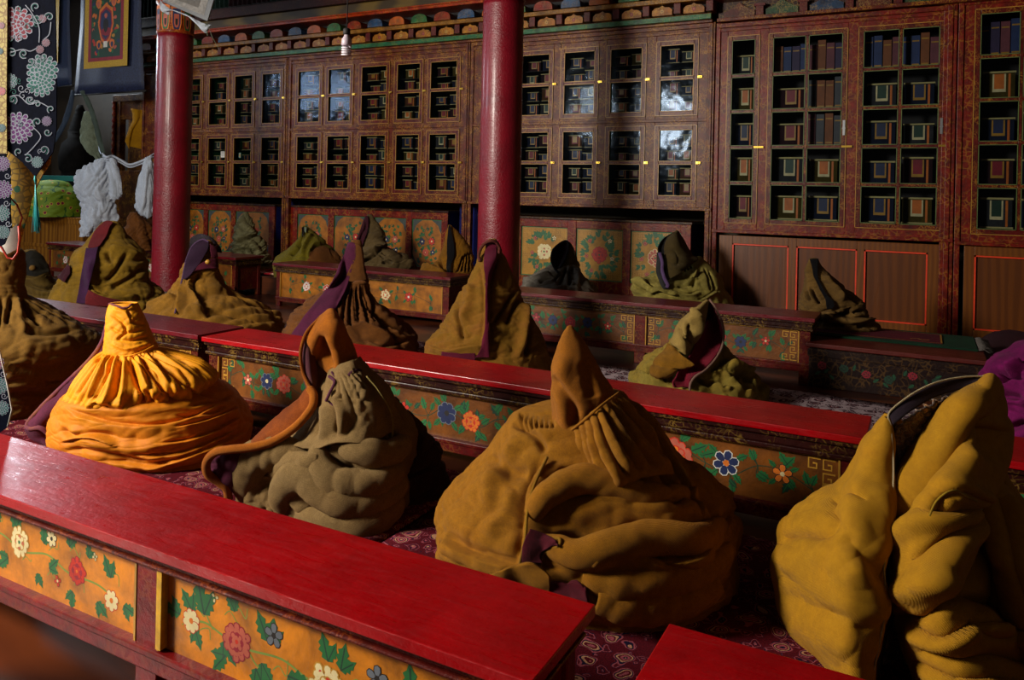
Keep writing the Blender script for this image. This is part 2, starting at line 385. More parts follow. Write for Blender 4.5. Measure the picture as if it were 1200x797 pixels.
# ------------------------------------------------------------------ cloth surfaces
def smooth1(a, k):
    if k < 1: return a
    w = np.exp(-.5 * (np.arange(-3 * k, 3 * k + 1) / k) ** 2); w /= w.sum()
    return np.convolve(np.pad(a, 3 * k, mode='edge'), w, mode='valid')
def gnormals(G, wrap):
    if wrap: du = np.roll(G, -1, 1) - np.roll(G, 1, 1)
    else: du = np.gradient(G, axis=1)
    dv = np.gradient(G, axis=0); n = np.cross(du, dv)
    return n / (np.linalg.norm(n, axis=2, keepdims=True) + 1e-12)
def ridged(Q, seed, octaves=3, sharp=1.6):
    """folds: warped ridged sums of plane waves, roughly 0..1"""
    rs = np.random.RandomState(seed); out = np.zeros(Q.shape[:-1]); amp = 1.0; tot = 0
    for o in range(octaves):
        f = 2.0 ** o
        w = np.zeros_like(out)
        for _ in range(3):
            k = rs.normal(size=3) * f * .9; w += np.sin(Q @ k + rs.uniform(0, 6.28))
        k = rs.normal(size=3) * f * 1.3
        out += amp * np.abs(np.sin(Q @ k + w * 1.1)) ** .85; tot += amp; amp *= .5
    return out / tot
def stroke_disp(px, py, strokes):
    """px,py: pixel coords of the vertices; strokes in pixels: (kind, width, amp, [(x,y)...])"""
    D = np.zeros_like(px)
    for kind, w, amp, pts in strokes:
        q = crom(np.array(pts, float), 5); m = w * 4 + 4
        sel = (px > q[:, 0].min() - m) & (px < q[:, 0].max() + m) & (py > q[:, 1].min() - m) & (py < q[:, 1].max() + m)
        if not sel.any(): continue
        x = px[sel]; y = py[sel]
        best = np.full(x.shape, 1e9); sd = np.zeros_like(x); tt = np.zeros_like(x); n = len(q) - 1
        for i in range(n):
            ax, ay = q[i]; bx, by = q[i + 1]; dx, dy = bx - ax, by - ay; L2 = dx * dx + dy * dy + 1e-9
            t = np.clip(((x - ax) * dx + (y - ay) * dy) / L2, 0, 1)
            ex = x - ax - t * dx; ey = y - ay - t * dy; d = np.hypot(ex, ey)
            s = np.sign(dx * (y - ay) - dy * (x - ax)); u = d < best
            best[u] = d[u]; sd[u] = (s * d)[u]; tt[u] = ((i + t) / n)[u]
        ta = np.clip(np.minimum(tt, 1 - tt) * 5, 0, 1); ta = ta * ta * (3 - 2 * ta) * (1 if kind in 'lk' else .88) + (0 if kind in 'lk' else .12)
        if kind == 'r': v = np.exp(-(best / w) ** 2)
        elif kind == 'v': v = -np.exp(-(best / w) ** 2)
        else:
            s = sd if kind == 'l' else -sd            # 'l': raised to the right of travel, 'k': to the left
            w0 = max(1.0, w * .10); st = np.clip((s + w0) / (2 * w0), 0, 1); st = st * st * (3 - 2 * st)
            v = st * np.exp(-np.clip(s, 0, None) / w) - .35 * np.exp(-((s + w * .12) / (w * .3)) ** 2)
        D[sel] += 1.5 * amp * v * ta
    return D
def zt(o, s, pts): return [(o[0] + x / s, o[1] + y / s) for x, y in pts]
def zs(o, s, strokes):
    return [(k, w / s, a / 1000., zt(o, s, p)) for k, w, a, p in strokes]
def body_grid(keys, t0, zbase=0., nz=150, nt=200, kf=.85, kb=.8, crump=.02, cfreq=(6, 6, 9), seed=1, strokes=(), pleat=None,
              lean=0., power=.9, sm=3, cap=True, bump_noise=.006, flare=None, shear=0.):
    """closed wrap of cloth. keys: (py, xl, xr[, kf]) traced in the plane at depth t0 through the garment's middle"""
    keys = sorted(keys); py = np.array([k[0] for k in keys]); xl = np.array([k[1] for k in keys]); xr = np.array([k[2] for k in keys])
    kk = np.array([k[3] if len(k) > 3 else kf for k in keys])
    mid = P((xl[-1] + xr[-1]) / 2, py[-1], t0)
    yb = CY - F_PX * ((zbase - CAM_H) / (t0)) + 0.0          # floor row in the middle plane (before roll)
    yb += ((xl[-1] + xr[-1]) / 2 - CX) * math.tan(ROLL)
    ys = np.linspace(py[0], yb, nz)
    L = smooth1(np.interp(ys, py, xl), sm); R = smooth1(np.interp(ys, py, xr), sm); K = smooth1(np.interp(ys, py, kk), sm)
    th = np.linspace(0, 2 * math.pi, nt, endpoint=False)
    # more vertices towards the viewer
    th = th - .22 * np.sin(2 * (th - math.pi / 2)) * 0
    c = np.cos(th); s = np.sin(th)
    cc = np.sign(c) * np.abs(c) ** power
    G = np.zeros((nz, nt, 3))
    for i, y in enumerate(ys):
        a = P(L[i], y, t0); b = P(R[i], y, t0); m = (a + b) / 2; h = (b - a) / 2; hw = np.linalg.norm(h)
        dep = np.where(s > 0, s * K[i], s * kb) * hw
        f = (ys[-1] - y) / (ys[-1] - ys[0])
        G[i] = m + cc[:, None] * h - VW * (dep[:, None] + lean * f) - VW * shear * cc[:, None] * hw
    Nn = -gnormals(G, True)
    # make sure normals look outward
    ctr = G.mean(1, keepdims=True)
    if ((G - ctr) * Nn).sum() < 0: Nn = -Nn
    px, py_ = proj(G.reshape(-1, 3)); px = px.reshape(nz, nt); py_ = py_.reshape(nz, nt)
    front = np.clip(s * 3 + .6, 0, 1)[None, :]
    f = ((ys - ys[0]) / (ys[-1] - ys[0]))[:, None]
    D = np.zeros((nz, nt))
    if crump:
        Q = (G - G.mean((0, 1))) * np.array(cfreq)
        D += crump * (ridged(Q, seed) - .6) * (.25 + .75 * np.clip(f * 1.6, 0, 1))
        D += crump * .35 * (ridged(Q * 2.7 + 5, seed + 7, 2) - .4) * (.25 + .75 * f)
    if pleat:
        n, amp, f0, f1 = pleat[:4]
        rs = np.random.RandomState(seed + 3); ph = th * n + 1.5 * np.sin(th * 3 + rs.uniform(0, 6)) + np.sin(th * 7 + rs.uniform(0, 6))
        win = np.clip((f - f0) / .06, 0, 1) * np.clip((f1 - f) / (.6 * (f1 - f0)), 0, 1)
        D += amp * win * ((np.abs(np.sin(ph / 2)))[None, :] ** .8 - .6)
    if strokes: D += stroke_disp(px, py_, strokes) * front
    G2 = G + Nn * D[..., None]
    z = G2[..., 2]; G2[..., 2] = np.maximum(z, zbase + .002)
    if cap:
        c0 = G2[0].mean(0); w = np.linalg.norm(G2[0] - c0, axis=1).mean()
        ex = [c0 + (G2[0] - c0) * k + np.array([0, 0, .35 * w * math.sqrt(1 - k * k)]) for k in (.02, .3, .6, .85)]
        G2 = np.concatenate([np.array(ex), G2], 0)
    return G2
def sheet_grid(rows, t0, n=12, m=12, strokes=(), crump=0., cfreq=(8, 8, 8), seed=1, zbase=0., flip=1):
    """free cloth: rows of (px, py, towards-viewer offset m); every row has the same number of points"""
    R = [np.array([P(x, y, t0 - d) for x, y, d in r]) for r in rows]
    A = np.array([crom(r, n) for r in R])                     # rows x cols x 3
    G = crom(A, m) if len(rows) > 2 else np.array([A[0] * (1 - t) + A[1] * t for t in np.linspace(0, 1, m + 1)])
    N = gnormals(G, False)
    if (N @ VW).mean() > 0: N = -N
    D = np.zeros(G.shape[:2])
    if crump: D += crump * (ridged((G - G.mean((0, 1))) * np.array(cfreq), seed) - .45)
    if strokes:
        px, py = proj(G.reshape(-1, 3)); D += stroke_disp(px, py, strokes).reshape(D.shape)
    G = G + N * D[..., None]; G[..., 2] = np.maximum(G[..., 2], zbase + .002)
    return G
def rows_z(o, s, rows): return [[(o[0] + x / s, o[1] + y / s, d) for x, y, d in r] for r in rows]
def cord(mb, o, s, pts, t0, r, n=8, k=8, zbase=0):
    q = crom(np.array([P(o[0] + x / s, o[1] + y / s, t0 - d) for x, y, d in pts]), k); q[:, 2] = np.maximum(q[:, 2], zbase + np.max(r))
    mb.tube(q, r, n)
def roll(o, s, pts, t0, rad, seed=1, crump=.012, zb=0, n=22, k=9):
    """a thick rolled fold of cloth following a path; radius in metres, thinning at the ends"""
    q = crom(np.array([P(o[0] + x / s, o[1] + y / s, t0 - d) for x, y, d in pts]), k); m = len(q)
    T = np.gradient(q, axis=0); T /= np.linalg.norm(T, axis=1, keepdims=True); side = np.cross(T, VW); side /= np.linalg.norm(side, axis=1, keepdims=True) + 1e-9; out = np.cross(side, T)
    u = np.linspace(0, 1, m); rr = rad * (.25 + .75 * np.sin(np.pi * np.clip(u, .02, .98)) ** .5); a = np.linspace(0, 2 * math.pi, n, endpoint=False)
    G = q[:, None] + rr[:, None, None] * (np.cos(a)[None, :, None] * side[:, None] + .8 * np.sin(a)[None, :, None] * out[:, None])
    N = G - q[:, None]; N /= np.linalg.norm(N, axis=2, keepdims=True)
    G = G + N * (crump * (ridged((G - G.mean((0, 1))) * 11, seed, 2) - .6))[..., None]; G[..., 2] = np.maximum(G[..., 2], zb + .003)
    return G
def depth_front(px, py, z=0.):
    return float((atZ(px, py, z) - EYE) @ VW)

# ------------------------------------------------------------------ the room
WALL_Y = 9.0
def struct(name, mb, m, **k): o = mb.build(name, m, **k); o['kind'] = 'structure'; return o
m = MB(); m.box(-16, 5, -3, 11, -.1, 0); struct('floor', m, wood('floor_wood', '#5e2a10', '#301208', .4, 'X', .34))
m = MB(); m.box(-16, 5, 9.75, 9.9, 0, 5.3); struct('wall_back', m, plain('wall_brown', '#2c2212', .8))
m = MB()
for a in ((-3, -.8, 0, 5.3), (2.0, 7.6, 0, 5.3), (9.4, 11, 0, 5.3), (-.8, 2.0, 0, 3.7), (7.6, 9.4, 0, 3.7), (-.8, 2, 4.9, 5.3), (7.6, 9.4, 4.9, 5.3)):
    m.box(-16.3, -16.0, *a)
struct('wall_left', m, plain('wall_ochre', '#3a2c18', .85))
m = MB(); m.box(-16.3, 5, -3, 11, 5.3, 5.4)
m.box(-16, 5, 6.75, 7.05, 4.95, 5.3); m.box(-16, 5, 2.2, 2.5, 4.95, 5.3)
for i in range(25): x = -15.6 + i * .82; m.box(x, x + .14, -3, 9.7, 5.12, 5.3)
struct('ceiling', m, plain('ceiling_beams', '#3a2010', .7))
for i, (a, b) in enumerate(((-.8, 2.0), (7.6, 9.4))):
    m = MB(); m.box(-16.18, -16.08, a, b, 3.7, 3.76); m.box(-16.18, -16.08, a, b, 4.84, 4.9)
    n = 4
    for j in range(n + 1): y = a + (b - a - .05) * j / n; m.box(-16.18, -16.08, y, y + .05, 3.7, 4.9)
    m.box(-16.18, -16.08, a, b, 4.28, 4.32)
    struct('window_%d' % (i + 1), m, plain('window_paint', '#6a2a14', .5))

def rug(name, label, x0, x1, y0, y1, mat, border, z=.0, cat='carpet', th=.012, wave=.004, group=None):
    nx = max(6, int((x1 - x0) * 8)); ny = max(6, int((y1 - y0) * 8)); r = thing(name, label, cat, ((x0 + x1) / 2, (y0 + y1) / 2, z), group)
    def fld(a0, a1, b0, b1, h, nm, mt):
        X, Y = np.meshgrid(np.linspace(a0, a1, nx), np.linspace(b0, b1, ny))
        Z = th + wave * (np.sin(X * 5) * np.sin(Y * 6 + 1)) + h
        G = np.stack([X - (x0 + x1) / 2, Y - (y0 + y1) / 2, Z], -1)
        mb = MB(); mb.grid(G[::-1]); mb.build(nm, mt, r, solid=th * .9 if h == 0 else 0, offset=-1 if h == 0 else 0)
    fld(x0, x1, y0, y1, 0, 'border', border); b = min(.12, (y1 - y0) * .12); fld(x0 + b, x1 - b, y0 + b, y1 - b, .003, 'field', mat)
    return r
RC = carpet('carpet_red', '#a41826', '#d88c78', '#1c1430', '#ecc098', 4.6)
RCB = carpet('carpet_red_border', '#5c0c1a', '#a8505a', '#1c1430', '#c8906c', 8, 3)
PC = carpet('carpet_mauve', '#8a6470', '#dcc4c8', '#1a1420', '#8a2a34', 4.4, 9)
PCB = carpet('carpet_mauve_border', '#d0b8bc', '#5c3a44', '#1c1622', '#7a2630', 7, 5)
rug('floor_carpet', 'long dark red patterned carpet between the two nearest bench rows, left half', -6.4, -2.0, 1.86, 3.5, RC, RCB)
rug('floor_carpet', 'red patterned carpet under the brown and right-hand cloaks nearest the viewer', -1.98, 1.9, 1.86, 3.5, RC, RCB)
rug('floor_carpet', 'mauve and cream patterned carpet behind the second bench row, at the left', -9.2, -4.4, 4.15, 6.3, PC, PCB)
rug('floor_carpet', 'mauve patterned carpet between the second and third bench rows, in the middle', -4.38, -1.9, 4.15, 6.3, PC, PCB)
rug('floor_carpet', 'pale mauve patterned carpet before the dark low chest at right', -1.88, 1.9, 4.15, 6.3, PC, PCB)

# raised seat behind the third row
m = MB(); m.box(-12.6, -.9, 7.95, 8.9, 0, .25)
tag(m.build('seat_platform', wood('platform_wood', '#5a2c14', '#2a1208', .8, 'X'), bevel=.006), 'long low brown wooden seat platform in front of the painted chests', 'platform')
rug('seat_carpet', 'mauve seat carpet laid along the low platform behind the third bench row', -12.5, -.95, 8.0, 8.6, PC, RC, .25, 'carpet', .02)

# ------------------------------------------------------------------ benches
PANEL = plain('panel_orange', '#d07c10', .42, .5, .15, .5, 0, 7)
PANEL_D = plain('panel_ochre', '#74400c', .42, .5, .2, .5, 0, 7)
YEL = plain('stile_yellow', '#d9a312', .4, .5, .2, .35, 0, 14)
def garland(p, x0, x1, z0, z1, scheme, rnd, big=.075):
    """vine with leaves and blossoms along a panel"""
    w = x1 - x0; zc = (z0 + z1) / 2; n = 9
    vine = [(x0 + w * (.05 + .9 * i / n), zc + math.sin(i * 1.9) * (z1 - z0) * .16) for i in range(n + 1)]
    p.curve(vine, .004, 'dgreen')
    for i, (x, z) in enumerate(vine):
        for s in (1, -1, 1, -1):
            a = s * rnd.uniform(.3, 2.4); L = rnd.uniform(.045, .075)
            x2 = x + rnd.uniform(-.02, .02); z2 = z + s * (z1 - z0) * rnd.uniform(.08, .18)
            p.line([(x, z), (x2, z2)], .003, 'dgreen'); p.leaf(x2, z2, a, L, 'green' if rnd.random() < .7 else 'dgreen')
    for fx, kind, col, r in scheme:
        r = r * 1.25
        x = x0 + w * fx; z = zc + rnd.uniform(-.015, .015)
        for a in (.5, 2.4, 3.9, 5.4): p.leaf(x + r * .9 * math.cos(a), z + r * .9 * math.sin(a), a, r * .95)
        if kind == 'p': p.peony(x, z, r, *col)
        else: p.blossom(x, z, r, *col)
def bench(label, x0, x1, y0, y1, zt_, panels, zs, topmat=REDTOP, frame=DARKRED, mold=MOLD, panel_mat=PANEL_D, scheme=None, paint=None,
          plank=.03, legs=True, frets=True, end_panel=True, seed=1, group=None, name='low_bench', stile=.05):
    """zs = (panel top, panel bottom, rail bottom)"""
    cx, cy = (x0 + x1) / 2, (y0 + y1) / 2
    r = thing(name, label, 'bench', (cx, cy, 0), group); rnd = random.Random(seed)
    X0, X1, Y0, Y1 = x0 - cx, x1 - cx, y0 - cy, y1 - cy; pt, pb, rb = zs; ov = .035
    m = MB(); m.box(X0, X1, Y0, Y1, zt_ - plank, zt_); m.build('bench_top', topmat, r, bevel=.003)
    m = MB(); h = (zt_ - plank - pt) / 3
    m.box(X0 + .01, X1 - .01, Y0 + .012, Y1 - .012, zt_ - plank - h * .8, zt_ - plank)
    m.box(X0 + .022, X1 - .022, Y0 + .03, Y1 - .03, zt_ - plank - h * 2.2, zt_ - plank - h * .8)
    m.box(X0 + .014, X1 - .014, Y0 + .02, Y1 - .02, pt, zt_ - plank - h * 2.2)
    m.build('moulding', mold, r, bevel=.005)
    fx0, fx1, fy = X0 + ov, X1 - ov, Y0 + ov
    n = len(panels) + 1
    m = MB()
    edges = [fx0] + [p[1] - cx + (panels[i + 1][0] - p[1]) / 2 for i, p in enumerate(panels[:-1])] + [fx1]
    for i in range(n):
        a = fx0 if i == 0 else panels[i - 1][1] - cx; b = fx1 if i == n - 1 else panels[i][0] - cx
        lm = MB(); lm.box(a, b, fy, fy + .05, 0, pt + .002)
        if legs: lm.build('leg', frame, r, bevel=.004)
    m = MB(); m.box(fx0, fx1, fy - .008, fy + .04, rb, pb - .012); m.box(fx0, fx1, fy - .014, fy + .03, pb - .022, pb); m.build('bottom_rail', frame, r, bevel=.005)
    for i in (0, 1):
        xx = fx1 - .05 if i else fx0
        lm = MB(); lm.box(xx, xx + .05, Y1 - ov - .05, Y1 - ov, 0, pt + .002); lm.build('leg', frame, r, bevel=.004)
        lm = MB(); lm.box(xx + .01, xx + .035, fy + .05, Y1 - ov - .05, rb, pt); lm.build('end_panel', frame, r)
    lm = MB(); lm.box(fx0 + .05, fx1 - .05, Y1 - ov - .03, Y1 - ov, rb, pt); lm.build('back_panel', BLACKW, r)
    lm = MB(); lm.box(fx0 + .05, fx1 - .05, fy + .1, fy + .12, 0, rb); 
    for i, (a, b) in enumerate(panels):
        a -= cx; b -= cx; m = MB(); yy = fy + .018; m.box(a, b, yy, yy + .02, pb, pt)
        g = .008; m2 = MB()
        m2.box(a, a + g, fy - .002, yy, pb, pt); m2.box(b - g, b, fy - .002, yy, pb, pt); m2.box(a, b, fy - .002, yy, pt - g * .6, pt)
        m2.build('bead', PAL['gold'], r)
        p = Paint(m, (0, yy, 0))
        if paint and i in paint: paint[i](p, a, b, pb, pt)
        elif scheme: garland(p, a + .05, b - .05, pb, pt, scheme[i % len(scheme)], rnd)
        if frets:
            u = .0145
            for sx, X in ((1, a + .02), (-1, b - .02)):
                for sz, Z in ((1, pb + .012), (-1, pt - .018)): p.fret(X, Z, sx, sz, u, 'gold' if frets == 1 else 'red', 2)
        m.build('painted_panel', mats_with(panel_mat), r)
    return r
# --- nearest bench, painted by eye
def extra(p, a, b, z0, z1, seed):
    rn = random.Random(seed)                                   # old varnish stains and tendrils
    for i in range(10):
        x = rn.uniform(a + .06, b - .1); z = rn.uniform(z0 + .05, z1 - .05)
        p.curve([(x, z), (x + .02, z + .015), (x + .045, z + rn.uniform(-.01, .02)), (x + .05, z + rn.uniform(-.02, .04))], .003, 'stem')
def near_mid(p, a, b, z0, z1):
    # a..b is the panel right of the yellow stile; x measured from its left end
    f = lambda x: a + x
    extra(p, a, b, z0, z1, 8)
    p.curve([(f(.10), .30), (f(.17), .315), (f(.24), .30), (f(.33), .29), (f(.45), .30), (f(.56), .275), (f(.70), .30), (f(.85), .28), (f(1.02), .30)], .006, 'stem')
    p.curve([(f(.2), .305), (f(.17), .35), (f(.2), .385)], .005, 'stem'); p.curve([(f(.33), .29), (f(.36), .26), (f(.42), .24)], .005, 'stem')
    for x, z, g, L in ((.07, .31, 2.6, .07), (.12, .33, 1.9, .07), (.165, .335, 1.5, .10), (.13, .29, -1.5, .06), (.28, .375, 1.8, .055), (.24, .285, -1.2, .07), (.25, .25, 3.6, .07),
                       (.40, .33, 1.7, .08), (.42, .335, 1.2, .06), (.47, .265, -.4, .08), (.38, .27, -1.2, .06), (.36, .25, -1.3, .08), (.60, .34, 1.5, .07), (.64, .33, 1.0, .07), (.75, .25, -.8, .08), (.85, .33, 1.3, .08), (.92, .25, -1, .07)):
        p.spray(f(x), z, L, g, 'green', 2)
    p.blossom(f(.115), .305, .034, 'cream', 'orange', 8, 'red'); p.peony(f(.29), .298, .052, 'pink', 'crimson', 'red'); p.blossom(f(.42), .352, .032, 'grey', 'dark', 5)
    p.blossom(f(.205), .392, .014, 'cream', 'green', 3); p.peony(f(.60), .275, .06, 'cream', 'red', 'green', 'gold'); p.blossom(f(.75), .345, .032, 'grey', 'dark', 5); p.peony(f(.92), .3, .05, 'red', 'orange', 'crimson')
def near_left(p, a, b, z0, z1):
    f = lambda x: b - x
    extra(p, a, b, z0, z1, 5)
    p.curve([(f(.1), .27), (f(.2), .30), (f(.34), .30), (f(.45), .33), (f(.58), .31), (f(.72), .34), (f(.9), .3), (f(1.1), .33)], .006, 'stem')
    for x, z, g, L in ((.08, .27, -.6, .06), (.14, .335, 1.7, .07), (.2, .25, -1.0, .06), (.25, .37, 1.0, .05), (.32, .25, -2.0, .06), (.34, .38, 1.2, .07), (.44, .29, .3, .06), (.47, .36, 1.2, .07), (.5, .26, -1.3, .05), (.62, .37, 1.5, .08),
                       (.66, .27, 3.4, .07), (.72, .37, 1.9, .07), (.8, .28, 3.3, .06), (.9, .36, 1.4, .07), (1.0, .28, -1.4, .06)):
        p.spray(f(x), z, L, g, 'green', 2)
    p.blossom(f(.135), .27, .033, 'cream', 'orange', 7, 'red'); p.peony(f(.30), .315, .044, 'red', 'crimson', 'orange'); p.blossom(f(.395), .262, .018, 'red', 'cream', 4)
    p.blossom(f(.43), .385, .027, 'cream', 'dark', 6); p.blossom(f(.215), .38, .013, 'cream', 'green', 4); p.peony(f(.60), .335, .052, 'cream', 'pink', 'green', 'gold'); p.blossom(f(.78), .4, .025, 'grey', 'dark', 6)
    p.blossom(f(.76), .3, .02, 'pink', 'cream', 5); p.peony(f(.95), .33, .05, 'red', 'crimson', 'orange')
YF = 1.43
bench('bright red topped bench nearest the viewer, painted orange panels with peonies', -4.3, -.69, YF, 1.78, .5, [(-4.2, -3.09), (-3.03, -1.96), (-1.87, -.76)],
      (.428, .20, .135), mold=ornate('near_moulding', '#5a140c', '#a04a1a', 40, .5, .4), frame=ornate('red_frame_paint', '#7a0e12', '#8a4a1c', 26, .3, .35), panel_mat=PANEL, frets=0, paint={1: near_left, 2: near_mid, 0: near_left}, seed=2)
m = MB(); m.box(-1.87 - .0, -1.85, 1.46, 1.49, .205, .425)
tag(m.build('yellow_post', YEL, None), 'yellow painted strip beside the panel of the nearest bench', 'strip')
bench('red bench whose corner shows at the bottom edge of the photo', -.51, 2.9, YF, 1.79, .5, [(-.44, .6), (.68, 1.75), (1.82, 2.85)], (.428, .20, .135), mold=ornate('near_moulding', '#5a140c', '#a04a1a', 40, .5, .4), 
      frame=ornate('red_frame_paint', '#7a0e12', '#8a4a1c', 26, .3, .35), panel_mat=PANEL, frets=0, scheme=[[(.3, 'p', ('red', 'crimson'), .05), (.7, 'p', ('cream', 'red'), .05)]], seed=3)
BL = ('blue', 'white', 6, 'white'); S2 = [[(.2, 'b', ('pink', 'cream', 5), .03), (.36, 'b', ('blue', 'cream', 7, 'grey'), .042), (.5, 'p', ('pink', 'red', 'orange'), .048), (.78, 'b', ('red', 'cream', 5), .03)],
      [(.2, 'b', ('red', 'cream', 5), .03), (.46, 'b', ('blue', 'dark', 8, 'grey'), .05), (.6, 'p', ('orange', 'red', 'pink'), .045), (.82, 'b', ('blue', 'cream', 5), .03)],
      [(.12, 'b', ('pink', 'cream', 6), .04), (.43, 'p', ('pink', 'orange', 'cream', 'red'), .075), (.63, 'b', ('blue', 'orange', 6, 'white'), .048), (.84, 'b', ('orange', 'cream', 5), .035)]]
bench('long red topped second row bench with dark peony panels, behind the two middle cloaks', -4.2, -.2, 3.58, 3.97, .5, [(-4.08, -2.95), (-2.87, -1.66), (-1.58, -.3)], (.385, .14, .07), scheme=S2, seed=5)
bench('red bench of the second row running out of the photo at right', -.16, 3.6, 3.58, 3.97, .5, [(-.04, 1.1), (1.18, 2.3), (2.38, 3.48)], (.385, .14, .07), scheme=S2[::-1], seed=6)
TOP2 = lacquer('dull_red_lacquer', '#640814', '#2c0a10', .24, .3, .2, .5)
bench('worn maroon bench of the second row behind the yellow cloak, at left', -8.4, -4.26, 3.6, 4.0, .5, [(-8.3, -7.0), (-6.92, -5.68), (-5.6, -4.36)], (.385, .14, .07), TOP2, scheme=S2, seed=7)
S3 = [[(.2, 'b', ('crimson', 'pink', 5), .035), (.35, 'b', ('blue', 'dark', 7), .04), (.5, 'p', ('crimson', 'red', 'pink'), .045), (.65, 'b', ('blue', 'dark', 7), .04), (.82, 'b', ('red', 'cream', 5), .03)]]
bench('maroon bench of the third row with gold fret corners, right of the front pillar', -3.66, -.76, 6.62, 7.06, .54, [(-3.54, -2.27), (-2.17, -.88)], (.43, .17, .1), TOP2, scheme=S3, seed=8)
S4 = [[(.16, 'p', ('white', 'red', 'cream'), .05), (.3, 'p', ('red', 'white', 'cream'), .05), (.55, 'b', ('red', 'white', 6), .04), (.68, 'p', ('cream', 'red', 'white'), .055), (.82, 'b', ('red', 'white', 6), .045)]]
bench('maroon bench left of the front pillar, orange panel with white and red blossoms', -7.25, -4.6, 7.25, 7.72, .54, [(-7.15, -4.72)], (.43, .12, .06), TOP2, panel_mat=plain('panel_arch', '#a4620c', .42, .5, .15, .5, 0, 7), frets=0, scheme=S4, seed=9)
bench('small dark red table end standing right of the rear pillar', -12.3, -8.1, 7.43, 7.95, .54, [(-12.2, -10.3), (-10.2, -8.2)], (.43, .15, .09), TOP2, panel_mat=PANEL_D, frets=0, scheme=S4, seed=10)
# dark low chest with a rug
r = thing('low_chest', 'dark low wooden chest with faded painted front, right end of the third row', 'chest', (-.2, 7.1, 0))
CH = ornate('chest_paint', '#1c0c08', '#6a4a20', 22, .45, .5); 
m = MB(); m.box(-.62, .62, -.5, .55, .315, .35); m.build('lid', lacquer('chest_lid', '#5c1408', '#2a0804', .35, .3), r, bevel=.006)
m = MB(); m.box(-.6, .6, -.47, .52, 0, .315); m.box(-.61, .61, -.48, -.46, .24, .3); 
p = Paint(m, (0, -.4705, 0)); rn = random.Random(4)
for i in range(16): p.leaf(-.55 + i * .07, .07 + rn.random() * .12, rn.uniform(0, 6), .05, 'dgreen')
for i in range(7): p.peony(-.5 + i * .16, .1 + rn.random() * .08, .035, 'dgreen' if i % 2 else 'crimson', 'dark', 'dgreen')
for i in range(5): p.rect(-.5 + i * .24, -.38 + i * .24, .255, .29, 'dgreen', .012)
m.build('body', mats_with(CH), r, bevel=.004)
# rug on it
r = thing('runner_rug', 'narrow rug with red field, green border and white fringe on the dark low chest', 'rug', (-.24, 7.27, .35))
m = MB(); m.box(-.6, .62, -.3, .35, 0, .016); m.build('border', cloth('rug_green', '#12472c', '#0a1c10'), r, bevel=.004)
m = MB(); m.box(-.58, .38, -.2, .26, .016, .021); p = Paint(m, (0, 0, .0215), (1, 0, 0), (0, 1, 0), (0, 0, 1))
p.line([(.375, -.195), (.375, .255)], .012, 'gold'); p.line([(-.57, -.195), (.375, -.195)], .008, 'gold'); p.line([(-.57, .255), (.375, .255)], .008, 'gold'); p.curve([(.15, -.1), (.2, -.07), (.24, -.11), (.29, -.08)], .014, 'gold')
m.build('field', mats_with(cloth('rug_red', '#6e0a22', '#2c0610')), r)
m = MB()
for i in range(80):
    y = -.29 + i * .0079; a = rn.uniform(-.3, .3); m.tube([(.62, y, .008), (.66, y + a * .03, .012 + rn.random() * .01), (.69 + rn.random() * .04, y + a * .08, -.004)], .0035, 4)
m.build('fringe', cloth('fringe_white', '#8a8078', '#3a3430'), r)
# maroon cushion on the floor at right
m = MB()
G = []
for i in range(25):
    v = i / 24; row = []
    for j in range(41):
        u = j / 40; e = min(1, 6 * min(u, 1 - u), 6 * min(v, 1 - v)); row.append((.42 + u * 2.4, 7.2 + v * 1.6, .02 + .30 * math.sqrt(max(0, 1 - (1 - e) ** 2)) + .012 * math.sin(u * 19) * math.sin(v * 9)))
    G.append(row)
m.grid(np.array(G)); m.poly([(.42, 7.2, .02), (.42, 8.8, .02), (2.82, 8.8, .02), (2.82, 7.2, .02)])
tag(m.build('floor_cushion', cloth('cushion_maroon', '#3c0618', '#1a030a')), 'flat maroon seat cushion along the wall at the right edge', 'cushion')
# ------------------------------------------------------------------ scripture volumes (prototypes)
WRAPS = [cloth('wrap_maroon', '#4a2a30', '#180c10'), cloth('wrap_blue', '#2c3450', '#10121c'), cloth('wrap_orange', '#7a4a24', '#2a180a'), cloth('wrap_grey', '#4c4c50', '#18181a'), cloth('wrap_ochre', '#6c5c24', '#241c08')]
BOARD = plain('board_pale', '#c0b070', .6); FLAPS = [('crimson', 'gold'), ('blue', 'gold'), ('gold', 'crimson'), ('dgreen', 'cream'), ('orange', 'cream')]
VOL_N = [0]; VOLP = {}
def volume(kind, v, loc, sx, sz, label, group):
    """wrapped scripture: cloth block between two cover boards with a title flap on its end"""
    key = (kind, v)
    if key not in VOLP:
        r = bpy.data.objects.new('scripture_volume', None); r.empty_display_size = .05; link(r)
        w, h, d = 1., 1., .3
        m = MB(); m.box(-.47, .47, .004, d, .08, .92); m.build('cloth_wrap', WRAPS[v], r)
        m = MB(); m.box(-.5, .5, 0, d, .93, .99); m.box(-.5, .5, 0, d, .03, .08); m.build('cover_board', BOARD, r)
        m = MB(); p = Paint(m, (0, .003, 0)); a, b = FLAPS[v]
        p.rect(-.2, .2, .3, .9, b, .001); p.rect(-.15, .15, .4, .9, a, .002); p.rect(.27, .34, .09, .9, 'orange', .001); m.build('title_flap', mats_with(BLACKW), r)
        VOLP[key] = r; o = r
    else:
        s = VOLP[key]; o = s.copy(); SC.collection.objects.link(o)
        for ch in s.children: c = ch.copy(); SC.collection.objects.link(c); c.parent = o
    o.location = loc; o.scale = (sx, 1, sz); tag(o, label, 'book', group); VOL_N[0] += 1
    return o
